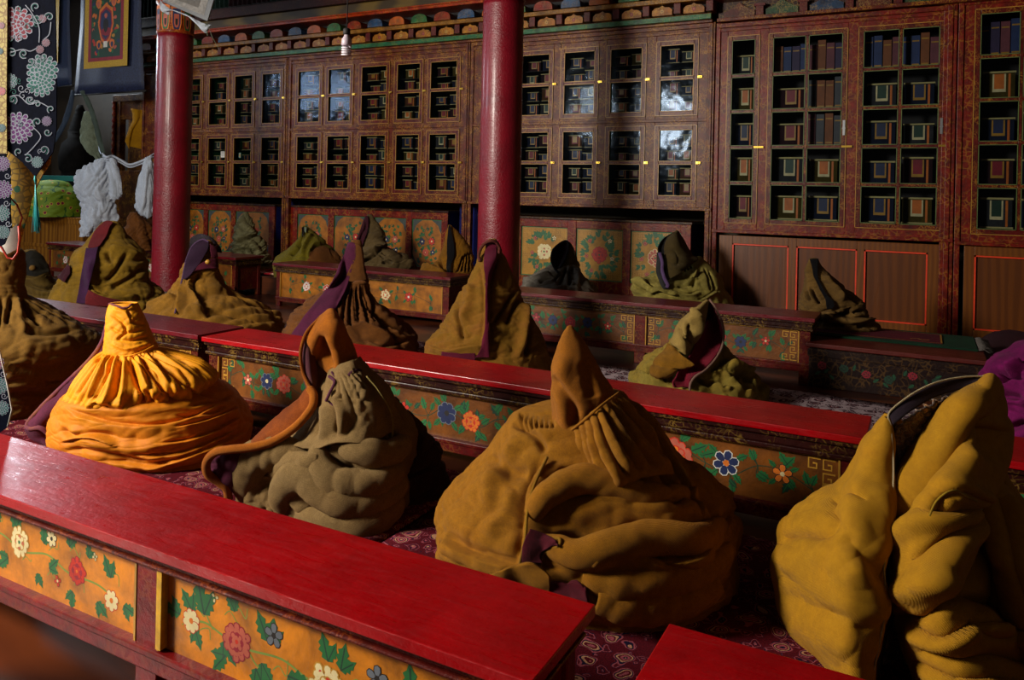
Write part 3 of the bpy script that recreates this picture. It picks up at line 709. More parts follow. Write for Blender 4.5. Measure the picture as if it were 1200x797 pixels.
def upright(v, loc, w, h, label, group):
    m = MB(); m.box(-w / 2, w / 2, 0, .26, 0, h)
    p = Paint(m, (0, 0, 0)); p.rect(-w * .42, w * .42, h * .12, h * .16, 'gold', .001); p.rect(-w * .42, w * .42, h * .82, h * .86, 'gold', .001)
    o = m.build('bound_volume', mats_with([plain('spine_blue', '#26386a', .6), plain('spine_orange', '#8a4a1c', .6), plain('spine_pink', '#7a3a44', .6), plain('spine_grey', '#4a4a50', .6), plain('spine_purple', '#3a2850', .6)][v]))
    o.location = loc; tag(o, label, 'book', group)

# ------------------------------------------------------------------ bookcases
rnd = random.Random(11)
def bookcase(label, key, x0, x1, z0, z1, doors, post_r=.08, frame=FRAME, latch='brass', low=None):
    cx = (x0 + x1) / 2; r = thing('bookcase', label, 'bookcase', (cx, 9.0, 0))
    m = MB(); X0, X1 = x0 - cx, x1 - cx
    rowz = sorted({(d[2], d[3]) for d in doors}); cols = sorted({(d[0], d[1]) for d in doors})
    xs = [X0] + [v - cx for c in cols for v in c] + [X1]
    for i in range(0, len(xs), 2): m.box(xs[i], xs[i + 1], 0, .07, z0, z1)
    zz = [z0] + [v for c in rowz for v in c] + [z1]
    for (a, b) in cols:
        for i in range(0, len(zz), 2): m.box(a - cx, b - cx, .002, .068, zz[i], zz[i + 1])
    for i in range(2, len(zz) - 1, 2): zc = (zz[i] + zz[i + 1]) / 2; m.box(X0 + .04, X1 - .04, -.015, 0, zc - .018, zc + .018)
    m.box(X0 + .02, X1 - .02, -.03, 0, z1 - .05, z1); m.box(X0, X1, -.045, .0, z0, z0 + .035)
    m.build('case_frame', frame, r, bevel=.004)
    m = MB(); m.box(X1 - post_r, X1, -.02, .05, 0, z1 + .01); m.box(X1 - post_r * .7, X1 - post_r * .3, -.035, -.02, .0, z1); m.build('post', FRAME_RED if low else frame, r, bevel=.006)
    m = MB(); m.box(X0, X0 + .05, -.02, .05, 0, z1 + .01); m.build('post', FRAME_RED if low else frame, r, bevel=.006)
    m = MB(); m.box(X0 + .01, X1 - .01, .43, .45, z0, z1); m.box(X0 + .01, X1 - .01, .07, .44, z0, z0 + .02); m.box(X0 + .01, X1 - .01, .07, .44, z1 - .02, z1)
    m.build('case_back', BLACKW, r)
    m = MB()
    for (a, b) in cols: m.box(a - cx - .02, a - cx, .07, .43, z0 + .02, z1 - .02); m.box(b - cx, b - cx + .02, .07, .43, z0 + .02, z1 - .02)
    m.build('divider', GREEN, r)
    shelf = MB(); k = 0
    for di, (a, b, c, d, nc, nr) in enumerate(doors):
        A, B = a - cx, b - cx; fw = .052; mw = .03; m = MB(); y0, y1 = -.012, .03
        m.box(A, A + fw, y0, y1, c, d); m.box(B - fw, B, y0, y1, c, d); m.box(A + fw, B - fw, y0 + .001, y1, c, c + fw); m.box(A + fw, B - fw, y0 + .001, y1, d - fw, d)
        iw = (B - A - 2 * fw); ih = d - c - 2 * fw
        for j in range(1, nc): x = A + fw + iw * j / nc; m.box(x - mw / 2, x + mw / 2, y0 + .003, y1 - .004, c + fw, d - fw)
        for j in range(1, nr): z = c + fw + ih * j / nr; m.box(A + fw, B - fw, y0 + .004, y1 - .006, z - mw / 2, z + mw / 2)
        dr = m.build('door', DOORM, r, bevel=.004)
        g = MB()
        for i in range(nc):
            for j in range(nr):
                xa, xb = A + fw + iw * i / nc + .004, A + fw + iw * (i + 1) / nc - .004; za, zb = c + fw + ih * j / nr + .004, c + fw + ih * (j + 1) / nr - .004
                g.poly([(xa, .012, za), (xb, .012, za), (xb, .012, zb), (xa, .012, zb)])
        g.build('glass_pane', GLASS, dr)
        bd = MB()
        for i in range(nc):
            for j in range(nr):
                xa, xb = A + fw + iw * i / nc + (mw / 2 if i else 0), A + fw + iw * (i + 1) / nc - (mw / 2 if i < nc - 1 else 0)
                za, zb = c + fw + ih * j / nr + (mw / 2 if j else 0), c + fw + ih * (j + 1) / nr - (mw / 2 if j < nr - 1 else 0); t = .007
                for q in ((xa, xa + t, za, zb), (xb - t, xb, za, zb), (xa, xb, za, za + t), (xa, xb, zb - t, zb)): bd.box(q[0], q[1], y0 - .003, y0 + .006, q[2], q[3])
        bd.build('glazing_bead', PAL['gold'] if latch == 'brass' else plain('bead_green', '#5a6a30', .5), dr)
        e = MB(); t2 = .006
        for q in ((A, A + t2, c, d), (B - t2, B, c, d), (A, B, c, c + t2), (A, B, d - t2, d)): e.box(q[0], q[1], y0 - .002, y0 + .004, q[2], q[3])
        e.build('gilt_edge', PAL['gold'], dr)
        l = MB(); zc = (c + d) / 2 if nr == 2 else c + fw + ih * 2 / nr
        if latch == 'brass': l.box(B - .005, B + .045, -.024, -.008, zc - .012, zc + .012); l.tube([(B + .03, -.03, zc), (B + .03, -.012, zc)], .008, 8); l.build('latch', BRASS, dr)
        else:
            l.box(B - .045, B + .06, -.024, -.008, zc - .01, zc + .01); l.build('latch', BRASS, dr)
            if nc > 1: l = MB(); l.box(B - .035, B - .012, -.03, -.012, zc + .12, zc + .28); l.box(B - .04, B - .007, -.035, -.012, zc + .19, zc + .2); l.build('bolt', STEEL, dr)
        # contents
        for i in range(nc):
            for j in range(nr):
                xa, xb = a + fw + iw * i / nc, a + fw + iw * (i + 1) / nc; za, zb = c + fw + ih * j / nr, c + fw + ih * (j + 1) / nr
                shelf.box(xa - cx - .03, xb - cx + .03, .09, .42, za - .012, za)
                od = ['first', 'second', 'third', 'fourth', 'fifth'][di % len(cols)]; pn = ['bottom', 'second', 'third', 'fourth', 'top'][j if nr == 5 else j * 4]
                where = '%s%s door, %s pane%s, %s' % ('' if nr == 5 else ('upper ' if c > 2 else 'lower '), od, pn, '' if nc == 1 else (' left' if i == 0 else ' right'), key)
                if nr == 2:
                    hm = (zb - za) / 2; shelf.box(xa - cx - .03, xb - cx + .03, .09, .42, za + hm - .006, za + hm)
                    for q in range(2):
                        for s in range(2):
                            w = (xb - xa) / 2 * rnd.uniform(.8, .96); h = (hm - .012) * rnd.uniform(.6, .97)
                            volume('n', rnd.choice([0, 0, 1, 1, 2, 3, 4]), (xa + (xb - xa) * (.26 + .5 * s), 9.1 + rnd.uniform(0, .07), za + hm * q), w, h, 'cloth wrapped scripture, ' + where, 'scriptures, ' + where)
                elif j == nr - 1 and nc == 2 or (nc == 2 and i == 1 and j in (3, 2) and di == 1):
                    n = 4; w = (xb - xa) / n
                    for q in range(n): upright(rnd.choice([0, 1, 2, 4] if j == nr - 1 else [1, 2, 1, 3]), (xa + w * (q + .5), 9.1 + rnd.uniform(0, .02), za), w * .9, (zb - za) * rnd.uniform(.78, .93), 'upright bound volume, ' + where, 'upright volumes, ' + where)
                else:
                    volume('w', rnd.choice([0, 1, 3, 4]), ((xa + xb) / 2, 9.12, za), (xb - xa) * .82, (zb - za) * rnd.uniform(.6, .75), 'large wrapped scripture, ' + where, 'large scriptures, ' + where)
    shelf.build('shelf', BLACKW, r)
    return r
def dd(cols): return [(a, b, z, z + .89, 1, 2) for z in (2.44, 1.44) for a, b in cols]
bookcase('glazed bookcase behind the rear pillar, left end of the wall', 'bookcase behind rear pillar', -12.15, -8.74, 1.33, 3.5, dd([(-11.15, -10.64), (-10.54, -10.02), (-9.95, -9.45), (-9.34, -8.85)]))
bookcase('glazed bookcase with five door columns between the two pillars', 'bookcase between pillars', -8.73, -5.46, 1.33, 3.5, dd([(-8.59, -8.05), (-7.99, -7.46), (-7.36, -6.8), (-6.72, -6.22), (-6.15, -5.61)]))
bookcase('glazed bookcase reflecting bright lamps right of the front pillar', 'bookcase right of front pillar', -5.45, -2.17, 1.33, 3.5, dd([(-4.74, -4.22), (-4.12, -3.6), (-3.5, -2.99), (-2.87, -2.36)]))
bookcase('red framed bookcase with five rows of small panes above wood panels', 'big red bookcase', -2.16, .25, 1.09, 3.48, [(-2.03, -1.67, 1.2, 3.33, 1, 5), (-1.58, -.76, 1.2, 3.33, 2, 5), (-.66, .15, 1.2, 3.33, 2, 5)], .12, FRAME_RED, 'steel', 1)
bookcase('red framed bookcase cut by the right edge of the photo', 'rightmost bookcase', .26, 2.3, 1.07, 3.55, [(.4, 1.2, 1.18, 3.42, 2, 5)], .12, FRAME_RED, 'steel', 1)
# paper notes stuck on the glass
for lab, px, py, w, h, mt in (('white paper note stuck on the glass of the bookcase behind the rear pillar', 261, 181, .09, .1, PAL['white']), ('small printed card stuck on the glass beside the white note', 281, 182, .045, .08, plain('card', '#6f9a8a', .5))):
    q = atY(px, py, 8.985); m = MB(); m.box(-w / 2, w / 2, 0, .002, -h / 2, h / 2); p = Paint(m, (0, 0, 0))
    if w > .06:
        for i in range(4): p.rect(-w * .35, w * .3, h * (.3 - i * .18), h * (.33 - i * .18), 'grey', .0006)
    else: p.rect(-w * .3, w * .3, -h * .3, h * .3, 'gold', .0006)
    o = m.build('paper_note', mats_with(mt)); o.location = q; tag(o, lab, 'note')

# ------------------------------------------------------------------ painted chests in the niches
NAVY = cloth('navy_cloth', '#222c8c', '#0c1030')
def chest(label, x0, x1, panels, z1, style, seed):
    cx = (x0 + x1) / 2; r = thing('painted_chest', label, 'chest', (cx, 9.04, 0)); X0, X1 = x0 - cx, x1 - cx
    m = MB(); m.box(X0, X1, .03, .5, 0, z1 - .03); m.build('body', NAVY, r)
    m = MB(); pz0, pz1 = .42, z1 - .13; xs = [X0] + [v - cx for p in panels for v in p] + [X1]
    for i in range(0, len(xs), 2): m.box(xs[i], xs[i + 1], 0, .04, .02, z1 - .03)
    for a, b in panels: m.box(a - cx, b - cx, .002, .038, .02, pz0); m.box(a - cx, b - cx, .002, .038, pz1, z1 - .03)
    m.build('front_frame', FRAME_RED, r, bevel=.004)
    m = MB(); m.box(X0 - .02, X1 + .02, -.02, .5, z1 - .03, z1); m.build('chest_top', MOLD, r, bevel=.005)
    rn = random.Random(seed)
    for i, (a, b) in enumerate(panels):
        a -= cx; b -= cx; m = MB(); m.box(a, b, .022, .03, pz0, pz1); p = Paint(m, (0, .022, 0)); w = b - a; h = pz1 - pz0; xc = (a + b) / 2; zc = (pz0 + pz1) / 2
        t = .012
        for q in ((a, a + t, pz0, pz1), (b - t, b, pz0, pz1), (a, b, pz0, pz0 + t), (a, b, pz1 - t, pz1)): p.rect(*q, 'green', .003)
        if style == 'arch':
            for sx in (1, -1):
                X = a + t if sx > 0 else b - t
                p.fan(X + sx * .02, pz1 - .02, [(X, pz1 - t), (X + sx * .16, pz1 - t), (X + sx * .1, pz1 - .05), (X + sx * .05, pz1 - .09), (X + sx * .03, pz1 - .15), (X, pz1 - .2)], 'slate', .002)
                p.fan(X + sx * .02, pz0 + .02, [(X, pz0 + t), (X + sx * .12, pz0 + t), (X + sx * .07, pz0 + .05), (X + sx * .02, pz0 + .14), (X, pz0 + .18)], 'dark', .002)
            for sx in (-1, 1):
                for q in range(24):
                    z = pz1 - .12 - q * .024; x = xc + sx * rn.uniform(.01, .17); p.spray(x, z, .055, rn.uniform(0, 6.2), 'green' if q % 3 else 'dgreen', 2)
            p.curve([(xc, pz0 + .08), (xc - .08, zc - .08), (xc + .06, zc), (xc - .04, zc + .12), (xc + .02, pz1 - .08)], .006, 'dgreen')
            p.blossom(xc - .08, zc + .02, .05, 'blue', 'cream', 6); p.blossom(xc + .08, zc + .03, .055, 'red' if i % 2 else 'pink', 'cream', 7); p.blossom(xc + .1, zc - .12, .04, 'blue', 'cream', 5); p.peony(xc - .02, zc - .13, .055, 'pink', 'red', 'cream')
        else:
            # gold key-fret ground with a lozenge of leaves round a peony
            u = .013
            for ix in range(int(w / .058)):
                for iz in range(int(h / .058)):
                    x = a + .03 + ix * .058; z = pz0 + .03 + iz * .058
                    if abs(x - xc) / (w * .46) + abs(z - zc) / (h * .52) > .92: p.line([(x, z), (x + 3.4 * u, z), (x + 3.4 * u, z + 3.2 * u), (x + 1.1 * u, z + 3.2 * u), (x + 1.1 * u, z + 1.5 * u), (x + 2.2 * u, z + 1.5 * u)], u * .6, 'gold', .001)
            big = [('pink', 'crimson'), ('cream', 'pink'), ('red', 'crimson')][i % 3]
            for q in range(52):
                g = rn.uniform(0, 6.28); rr = .1 + .13 * rn.random() ** .7; x = xc + math.cos(g) * rr * .95; z = zc + math.sin(g) * rr * 1.25; p.spray(x, z, .075, g, 'green', 2)
            p.peony(xc, zc, .105, big[0], big[1], 'green', 'cream' if i != 2 else 'crimson')
            for x, z in ((-.13, .17), (.14, .18), (-.17, -.02), (.17, -.04), (-.1, -.2)): p.blossom(xc + x, zc + z, .03, 'cream' if x > 0 else 'pink', 'crimson', 5)
        m.build('painted_panel', mats_with(plain('panel_arch', '#a4620c', .42, .5, .15, .5, 0, 7) if style == 'arch' else plain('panel_gold', '#a8761a', .5, .4, .1, .35, 0, 9)), r)
chest('painted chest with arched orange flower panels behind the rear pillar', -11.9, -9.02, [(-11.75, -11.25), (-11.15, -10.62), (-10.52, -9.98), (-9.88, -9.12)][:3] + [(-9.88, -9.14)], 1.22, 'arch', 1)
chest('painted chest with four arched orange flower panels between the pillars', -8.68, -5.8, [(-8.55, -7.93), (-7.82, -7.17), (-7.06, -6.5), (-6.4, -5.9)], 1.22, 'arch', 2)
chest('painted chest with gold fret panels and peonies right of the front pillar', -5.3, -2.42, [(-5.2, -4.76), (-4.66, -4.0), (-3.88, -3.26), (-3.16, -2.54)], 1.19, 'fret', 3)
for lab, a, b in (('dark blue cloth in the gap right of the chest behind the rear pillar', -9.0, -8.74), ('dark blue cloth in the gap right of the chest between the pillars', -5.78, -5.46)):
    m = MB(); G = [[(x, 9.3 + .012 * math.sin(x * 90), z) for x in np.linspace(a, b, 30)] for z in np.linspace(0.0, 1.33, 4)]; m.grid(G)
    tag(m.build('niche_curtain', NAVY, None, solid=.004), lab, 'curtain')
# wood panelling under the red bookcases
def panelling(label, x0, x1, panels):
    cx = (x0 + x1) / 2; r = thing('wood_panelling', label, 'panelling', (cx, 9.0, 0)); m = MB(); W_ = wood('walnut_frame', '#744008', '#643406', 1.1, 'Z', .35)
    z0, z1, a0, a1 = .23, .97, .1, 1.06; xs = [x0 - cx] + [v - cx for p in panels for v in p] + [x1 - cx]
    for i in range(0, len(xs), 2): m.box(xs[i], xs[i + 1], 0, .04, 0, a1)
    for a, b in panels: m.box(a - cx, b - cx, .001, .04, 0, z0); m.box(a - cx, b - cx, .001, .04, z1, a1)
    m.build('frame', W_, r, bevel=.003)
    for a, b in panels:
        a -= cx; b -= cx; m = MB(); m.box(a, b, .022, .036, z0, z1); pn = m.build('panel', wood('walnut_panel', '#663408', '#562a06', .6, 'Z', .35), r)
        m = MB(); t = .014
        for q in ((a, a + t, z0, z1), (b - t, b, z0, z1), (a, b, z0, z0 + t), (a, b, z1 - t, z1)): m.box(q[0], q[1], -.004, .024, q[2], q[3])
        m.build('bead', plain('bead_orange', '#ea3c0c', .45), pn)
panelling('walnut panelling with three orange beaded panels under the red bookcase', -2.08, .13, [(-1.93, -1.32), (-1.24, -.63), (-.56, .03)])
panelling('walnut panelling with orange bead at the right edge of the photo', .35, 2.2, [(.44, 1.24), (1.32, 2.12)])

# ------------------------------------------------------------------ cornice and wall above
r = thing('carved_cornice', 'long painted cornice with brackets and coloured domes above the bookcases', 'cornice', (0, 9.0, 0))
X0, X1 = -12.3, -2.2
m = MB(); m.box(X0, X1, -.06, .1, 3.5, 3.53); m.box(X0, X1, -.1, .1, 3.575, 3.6); m.build('lower_rail', FRAME, r, bevel=.004)
m = MB(); m.box(X0, X1, -.12, .1, 3.53, 3.59); m.build('green_strip', ornate('green_strip_paint', '#1c6a44', '#7a8a30', 30, .5, .3), r, bevel=.004)
m = MB(); m.box(X0, X1, -.02, .1, 3.59, 3.98); m.build('cornice_back', BLACKW, r)
m = MB(); m.box(X0, X1, -.24, .1, 3.72, 3.775); m.build('middle_rail', ornate('cornice_gold', '#8a5a18', '#c08a2a', 30, .5, .3), r, bevel=.005)
m = MB(); m.box(X0, X1, -.36, .1, 3.93, 3.985); m.box(X0, X1, -.38, .1, 3.965, 3.985); m.build('top_rail', ornate('cornice_orange', '#a8300c', '#c8801c', 24, .35, .3), r, bevel=.004)
n = 27; dx = (X1 - X0) / n
DC = ['#1a6a34', '#8a2410', '#24527c', '#b8540f']
for i in range(n):
    x = X0 + dx * (i + .5)
    m = MB(); pts = [(x - .12, -.17, 3.6), (x + .12, -.17, 3.6), (x + .12, -.17, 3.66), (x + .085, -.17, 3.69), (x + .03, -.17, 3.695), (x, -.17, 3.715), (x - .03, -.17, 3.695), (x - .085, -.17, 3.69), (x - .12, -.17, 3.66)]
    m.prism(pts, np.zeros(3), np.array([0, .16, 0])); p = Paint(m, (0, -.17, 0), n=(0, -1, 0))
    m2 = m; 
    mm = [ornate('bracket_orange', '#a86410', '#c89a2a', 30, .5, .35)] + mats_with(BLACKW)[1:]
    p.blossom(x, 3.645, .028, 'gold', 'dark', 6) if i % 2 else p.blossom(x, 3.645, .025, 'crimson', 'gold', 6); m.build('bracket', mm, r)
    m = MB(); m.box(x + dx / 2 - .04, x + dx / 2 + .04, -.2, 0, 3.6, 3.72); m.build('block_stud', DARKRED, r, bevel=.004)
    m = MB(); pts = [(x + .13 * math.cos(a), -.28, 3.776 + .115 * math.sin(a) ** .6) for a in np.linspace(0, math.pi, 12)]
    m.prism(pts, np.zeros(3), np.array([0, .25, 0])); m.build('dome_block', ornate('dome_%d' % (i % 4), DC[i % 4], '#a08040', 40, .35, .3), r)
r = thing('carved_cornice', 'scalloped painted cornice above the red framed bookcases at right', 'cornice', (0, 9.0, 0))
m = MB(); m.box(-2.14, 2.4, -.09, .05, 3.49, 3.53); m.build('lower_rail', FRAME, r, bevel=.004)
m = MB(); m.box(-2.14, 2.4, -.01, .1, 3.53, 4.2); m.build('cornice_back', ornate('frieze', '#3a1a0e', '#8a6a20', 20, .6, .4), r)
for i in range(10):
    x = -1.9 + i * .46; m = MB(); pts = [(x - .17, -.05, 3.53), (x + .17, -.05, 3.53), (x + .17, -.05, 3.6), (x + .1, -.05, 3.63), (x + .05, -.05, 3.66), (x, -.05, 3.7), (x - .05, -.05, 3.66), (x - .1, -.05, 3.63), (x - .17, -.05, 3.6)]
    m.prism(pts, np.zeros(3), np.array([0, .06, 0])); m.build('scallop', ornate('scallop_%d' % (i % 3), ['#5a1a10', '#1c4a2a', '#1c3c5c'][i % 3], '#a08040', 40, .5, .4), r)
    m = MB(); m.box(x + .19, x + .27, -.09, 0, 3.53, 3.63); m.box(x + .17, x + .29, -.1, 0, 3.63, 3.66); m.build('block_stud', DARKRED, r)
m = MB(); m.box(-2.2, 2.4, -.2, .1, 3.72, 3.78); m.build('top_rail', FRAME_RED, r)
m = MB(); m.box(-12.9, 2.4, 9.12, 9.3, 3.98, 4.26)
tag(m.build('wall_beam', wood('beam_wood', '#6e5414', '#3a2808', .5, 'X', .6), bevel=.01), 'long yellowish brown wooden beam above the painted cornice', 'beam')
m = MB(); m.box(-12.9, 2.4, 9.05, 9.3, 4.26, 4.42); tag(m.build('wall_beam', ornate('beam_red', '#3c100c', '#5a3a18', 20, .4, .6), bevel=.01), 'dark red beam under the green hangings, above the brown beam', 'beam')
r = thing('pleated_hanging', 'green and red pleated cloth hanging along the top of the wall', 'hanging', (0, 9.0, 4.42))
for k, (a, b) in enumerate([(-12.8 + i * .9, -12.8 + (i + 1) * .9) for i in range(15)]):
    m = MB(); G = [[(x, .02 * math.sin(x * 60) + .01, z) for x in np.linspace(a, b, 60)] for z in np.linspace(0, .85, 3)]; m.grid(G)
    m.build('cloth_strip', cloth('hanging_green', '#12382a', '#06140e') if k % 2 == 0 else cloth('hanging_red', '#3a0f12', '#140406'), r, solid=.004)

# ------------------------------------------------------------------ pillars
def pillar(label, x, y, rad):
    r = thing('pillar', label, 'pillar', (x, y, 0))
    prof = [(rad * (1.05 - .05 * t) * (1 + .006 * math.sin(t * 40)), 0.0 + t * 3.48) for t in np.linspace(0, 1, 60)]
    m = MB(); m.lathe(prof, n=48); m.build('shaft', COLRED, r)
    m = MB(); m.lathe([(rad * 1.25, 0), (rad * 1.3, .04), (rad * 1.2, .1), (rad * 1.02, .11)], n=48); m.build('base_stone', plain('stone', '#4a4440', .8), r)
    m = MB(); m.lathe([(rad * 1.03, 3.48), (rad * 1.06, 3.5), (rad * 1.0, 3.53), (rad * 1.0, 3.86), (rad * 1.08, 3.88), (rad * 1.08, 3.95)], n=48)
    m.build('capital_band', ornate('capital_paint', '#9a3a14', '#c0802a', 16, .5, .35), r)
    for i in range(10):
        a = 2 * math.pi * i / 10; m = MB(); c_, s_ = math.cos(a), math.sin(a)
        p = Paint(m, (rad * 1.01 * c_, rad * 1.01 * s_, 0), (-s_, c_, 0), (0, 0, 1), (c_, s_, 0))
        for q, (k, kk) in enumerate((('orange', 1.0), ('blue' if i % 2 else 'green', .8), ('pink', .5), ('dark', .25))):
            pts = [(x2 * .06 * kk, 3.6 + (.2 * kk * z2)) for x2, z2 in ((-1, 1.2), (-1, 0), (-.7, -.45), (0, -.6), (.7, -.45), (1, 0), (1, 1.2))]; p.fan(0, 3.62, pts, k, .004 + q * .002)
        m.build('petal_ornament', mats_with(BLACKW), r)
    m = MB(); m.box(-.22, .22, -.22, .22, 3.95, 4.15); m.box(-.9, .9, -.13, .13, 4.15, 4.45); m.box(-.3, .3, -.14, .14, 4.45, 4.96); m.build('bracket_capital', ornate('capital_green', '#1c4a36', '#a07828', 18, .5, .4), r, bevel=.02)
pillar('glossy dark red round pillar near the middle of the photo', -3.92, 7.1, .212)
pillar('glossy dark red round pillar at left, with the framed picture above it', -8.83, 7.0, .222)

# ------------------------------------------------------------------ bulb
def cfl(label, pos, on=False, group=None):
    r = thing('hanging_bulb', label, 'light bulb', pos, group)
    m = MB(); m.tube([(0, 0, .0), (.004, .003, .6), (0, 0, 5.28 - pos[2])], .0035, 6); m.build('cord', BLACKW, r)
    m = MB(); m.lathe([(.012, .0), (.02, -.005), (.022, -.035), (.016, -.04)], n=20); m.build('socket', BLACKW, r)
    m = MB(); m.lathe([(.014, -.038), (.016, -.05), (.028, -.065), (.03, -.1), (.026, -.105)], n=24)
    m.build('ballast', plain('bulb_white', '#c8b8c4', .4), r)
    e = NT('tube_glow' if on else 'tube_white'); e.b.inputs['Base Color'].default_value = C('#d8cfd8'); e.b.inputs['Roughness'].default_value = .25
    if on: e.b.inputs['Emission Color'].default_value = (.85, .93, 1, 1); e.b.inputs['Emission Strength'].default_value = 260
    m = MB(); q = [(.024 * math.cos(a), .024 * math.sin(a), -.108 - .055 * a / (2 * math.pi * 4)) for a in np.linspace(0, 2 * math.pi * 4, 72)]; m.tube(q, .0058, 7); m.build('spiral_tube', e.mat, r)
cfl('unlit white spiral bulb hanging on a cord before the bookcases', tuple(P(406.5, 33, 4.6)))
for i, (px, py) in enumerate(((748, 100), (722, 82), (755, 124))):
    # real bulbs over the entrance side: the bookcase glass (plane y = 9) mirrors them
    d = ray(px, py); t = (19.3 + i * .5) / d[1]; q = EYE + d * t
    m = thing('lit_bulb', 'lit bulb over the entrance, seen only as a reflection', 'light bulb', (q[0], 18.0 - q[1], min(q[2], 5.0)), 'lit bulbs over the entrance')
    b = MB(); b.lathe([(.01, .06), (.03, .05), (.06, .0), (.055, -.04), (.02, -.07)], n=20)
    e = NT('bulb_glow'); e.b.inputs['Emission Color'].default_value = (.8, .9, 1, 1); e.b.inputs['Emission Strength'].default_value = 150; b.build('glass_bulb', e.mat, m)
    b = MB(); b.tube([(0, 0, .06), (0, 0, 5.29 - min(q[2], 5.0))], .004, 6); b.build('cord', BLACKW, m)

# ------------------------------------------------------------------ framed picture with white scarf, above the rear pillar
t0 = 9.6; r = thing('framed_picture', 'tilted framed picture at the top of the rear pillar', 'picture', tuple(P(222, 10, t0)))
o = P(222, 10, t0); loc = lambda px, py, d=0.: P(px, py, t0 - d) - o
m = MB(); q = [loc(190, 2), loc(243, 25), loc(258, -25), loc(200, -45)]; m.prism(q, VW * .03, -VW * .0); m.build('frame', plain('frame_grey', '#5a5e66', .4), r, bevel=.004)
m = MB(); q = [loc(197, 2, .004), loc(239, 18, .004), loc(250, -22, .004), loc(204, -40, .004)]; m.poly(q); m.build('picture_sheet', plain('picture_grey', '#8a8580', .5, scale=18, var=.5), r)
m = MB(); q = [loc(208, 0, .008), loc(232, 9, .008), loc(242, -20, .008), loc(211, -32, .008)]; m.poly(q); m.build('picture_image', plain('picture_dark', '#4c443c', .5, scale=30, var=.5), r)
KHATA = cloth('khata_white', '#dce4f0', '#7a8694', .2, .5, .6, None, .2); KHATAG = cloth('khata_cream', '#8f9a80', '#3c4438', .3, .5)
def scarf(label, rows, t0, mat=KHATA, crump=.02, seed=1, name='ceremonial_scarf', cat='scarf', n=8, mm=8, cf=(14, 14, 8), solid=.004):
    G = sheet_grid(rows, t0, n, mm, crump=crump, cfreq=cf, seed=seed); m = MB(); m.grid(G); return tag(m.build(name, mat, None, solid=solid, origin=G.mean((0, 1))), label, cat)
scarf('white scarf tucked round the tilted framed picture', [[(188, 0, .06), (192, 5, .08), (205, 14, .08), (222, 20, .08), (240, 28, .08), (248, 30, .06)], [(187, 4, .1), (190, 12, .1), (203, 12, .1), (222, 20, .1), (238, 34, .1), (246, 30, .1)], [(190, 10, .06), (198, 17, .06), (200, 11, .06), (224, 19, .06), (241, 38, .06), (244, 28, .06)]], t0, seed=3)
m = MB(); m.tube([P(241, 28, 9.5), P(243, 42, 9.5), P(241, 30, 9.5)], .004, 5); m.tube([P(242, 26, 9.5), P(249, 44, 9.5), P(258, 60, 9.5)], .003, 5); tag(m.build('string', KHATAG), 'thin white strings dangling below the framed picture', 'string')
# ------------------------------------------------------------------ shrine corner at left
def quad(pxs, Y): return [atY(x, y, Y) for x, y in pxs]
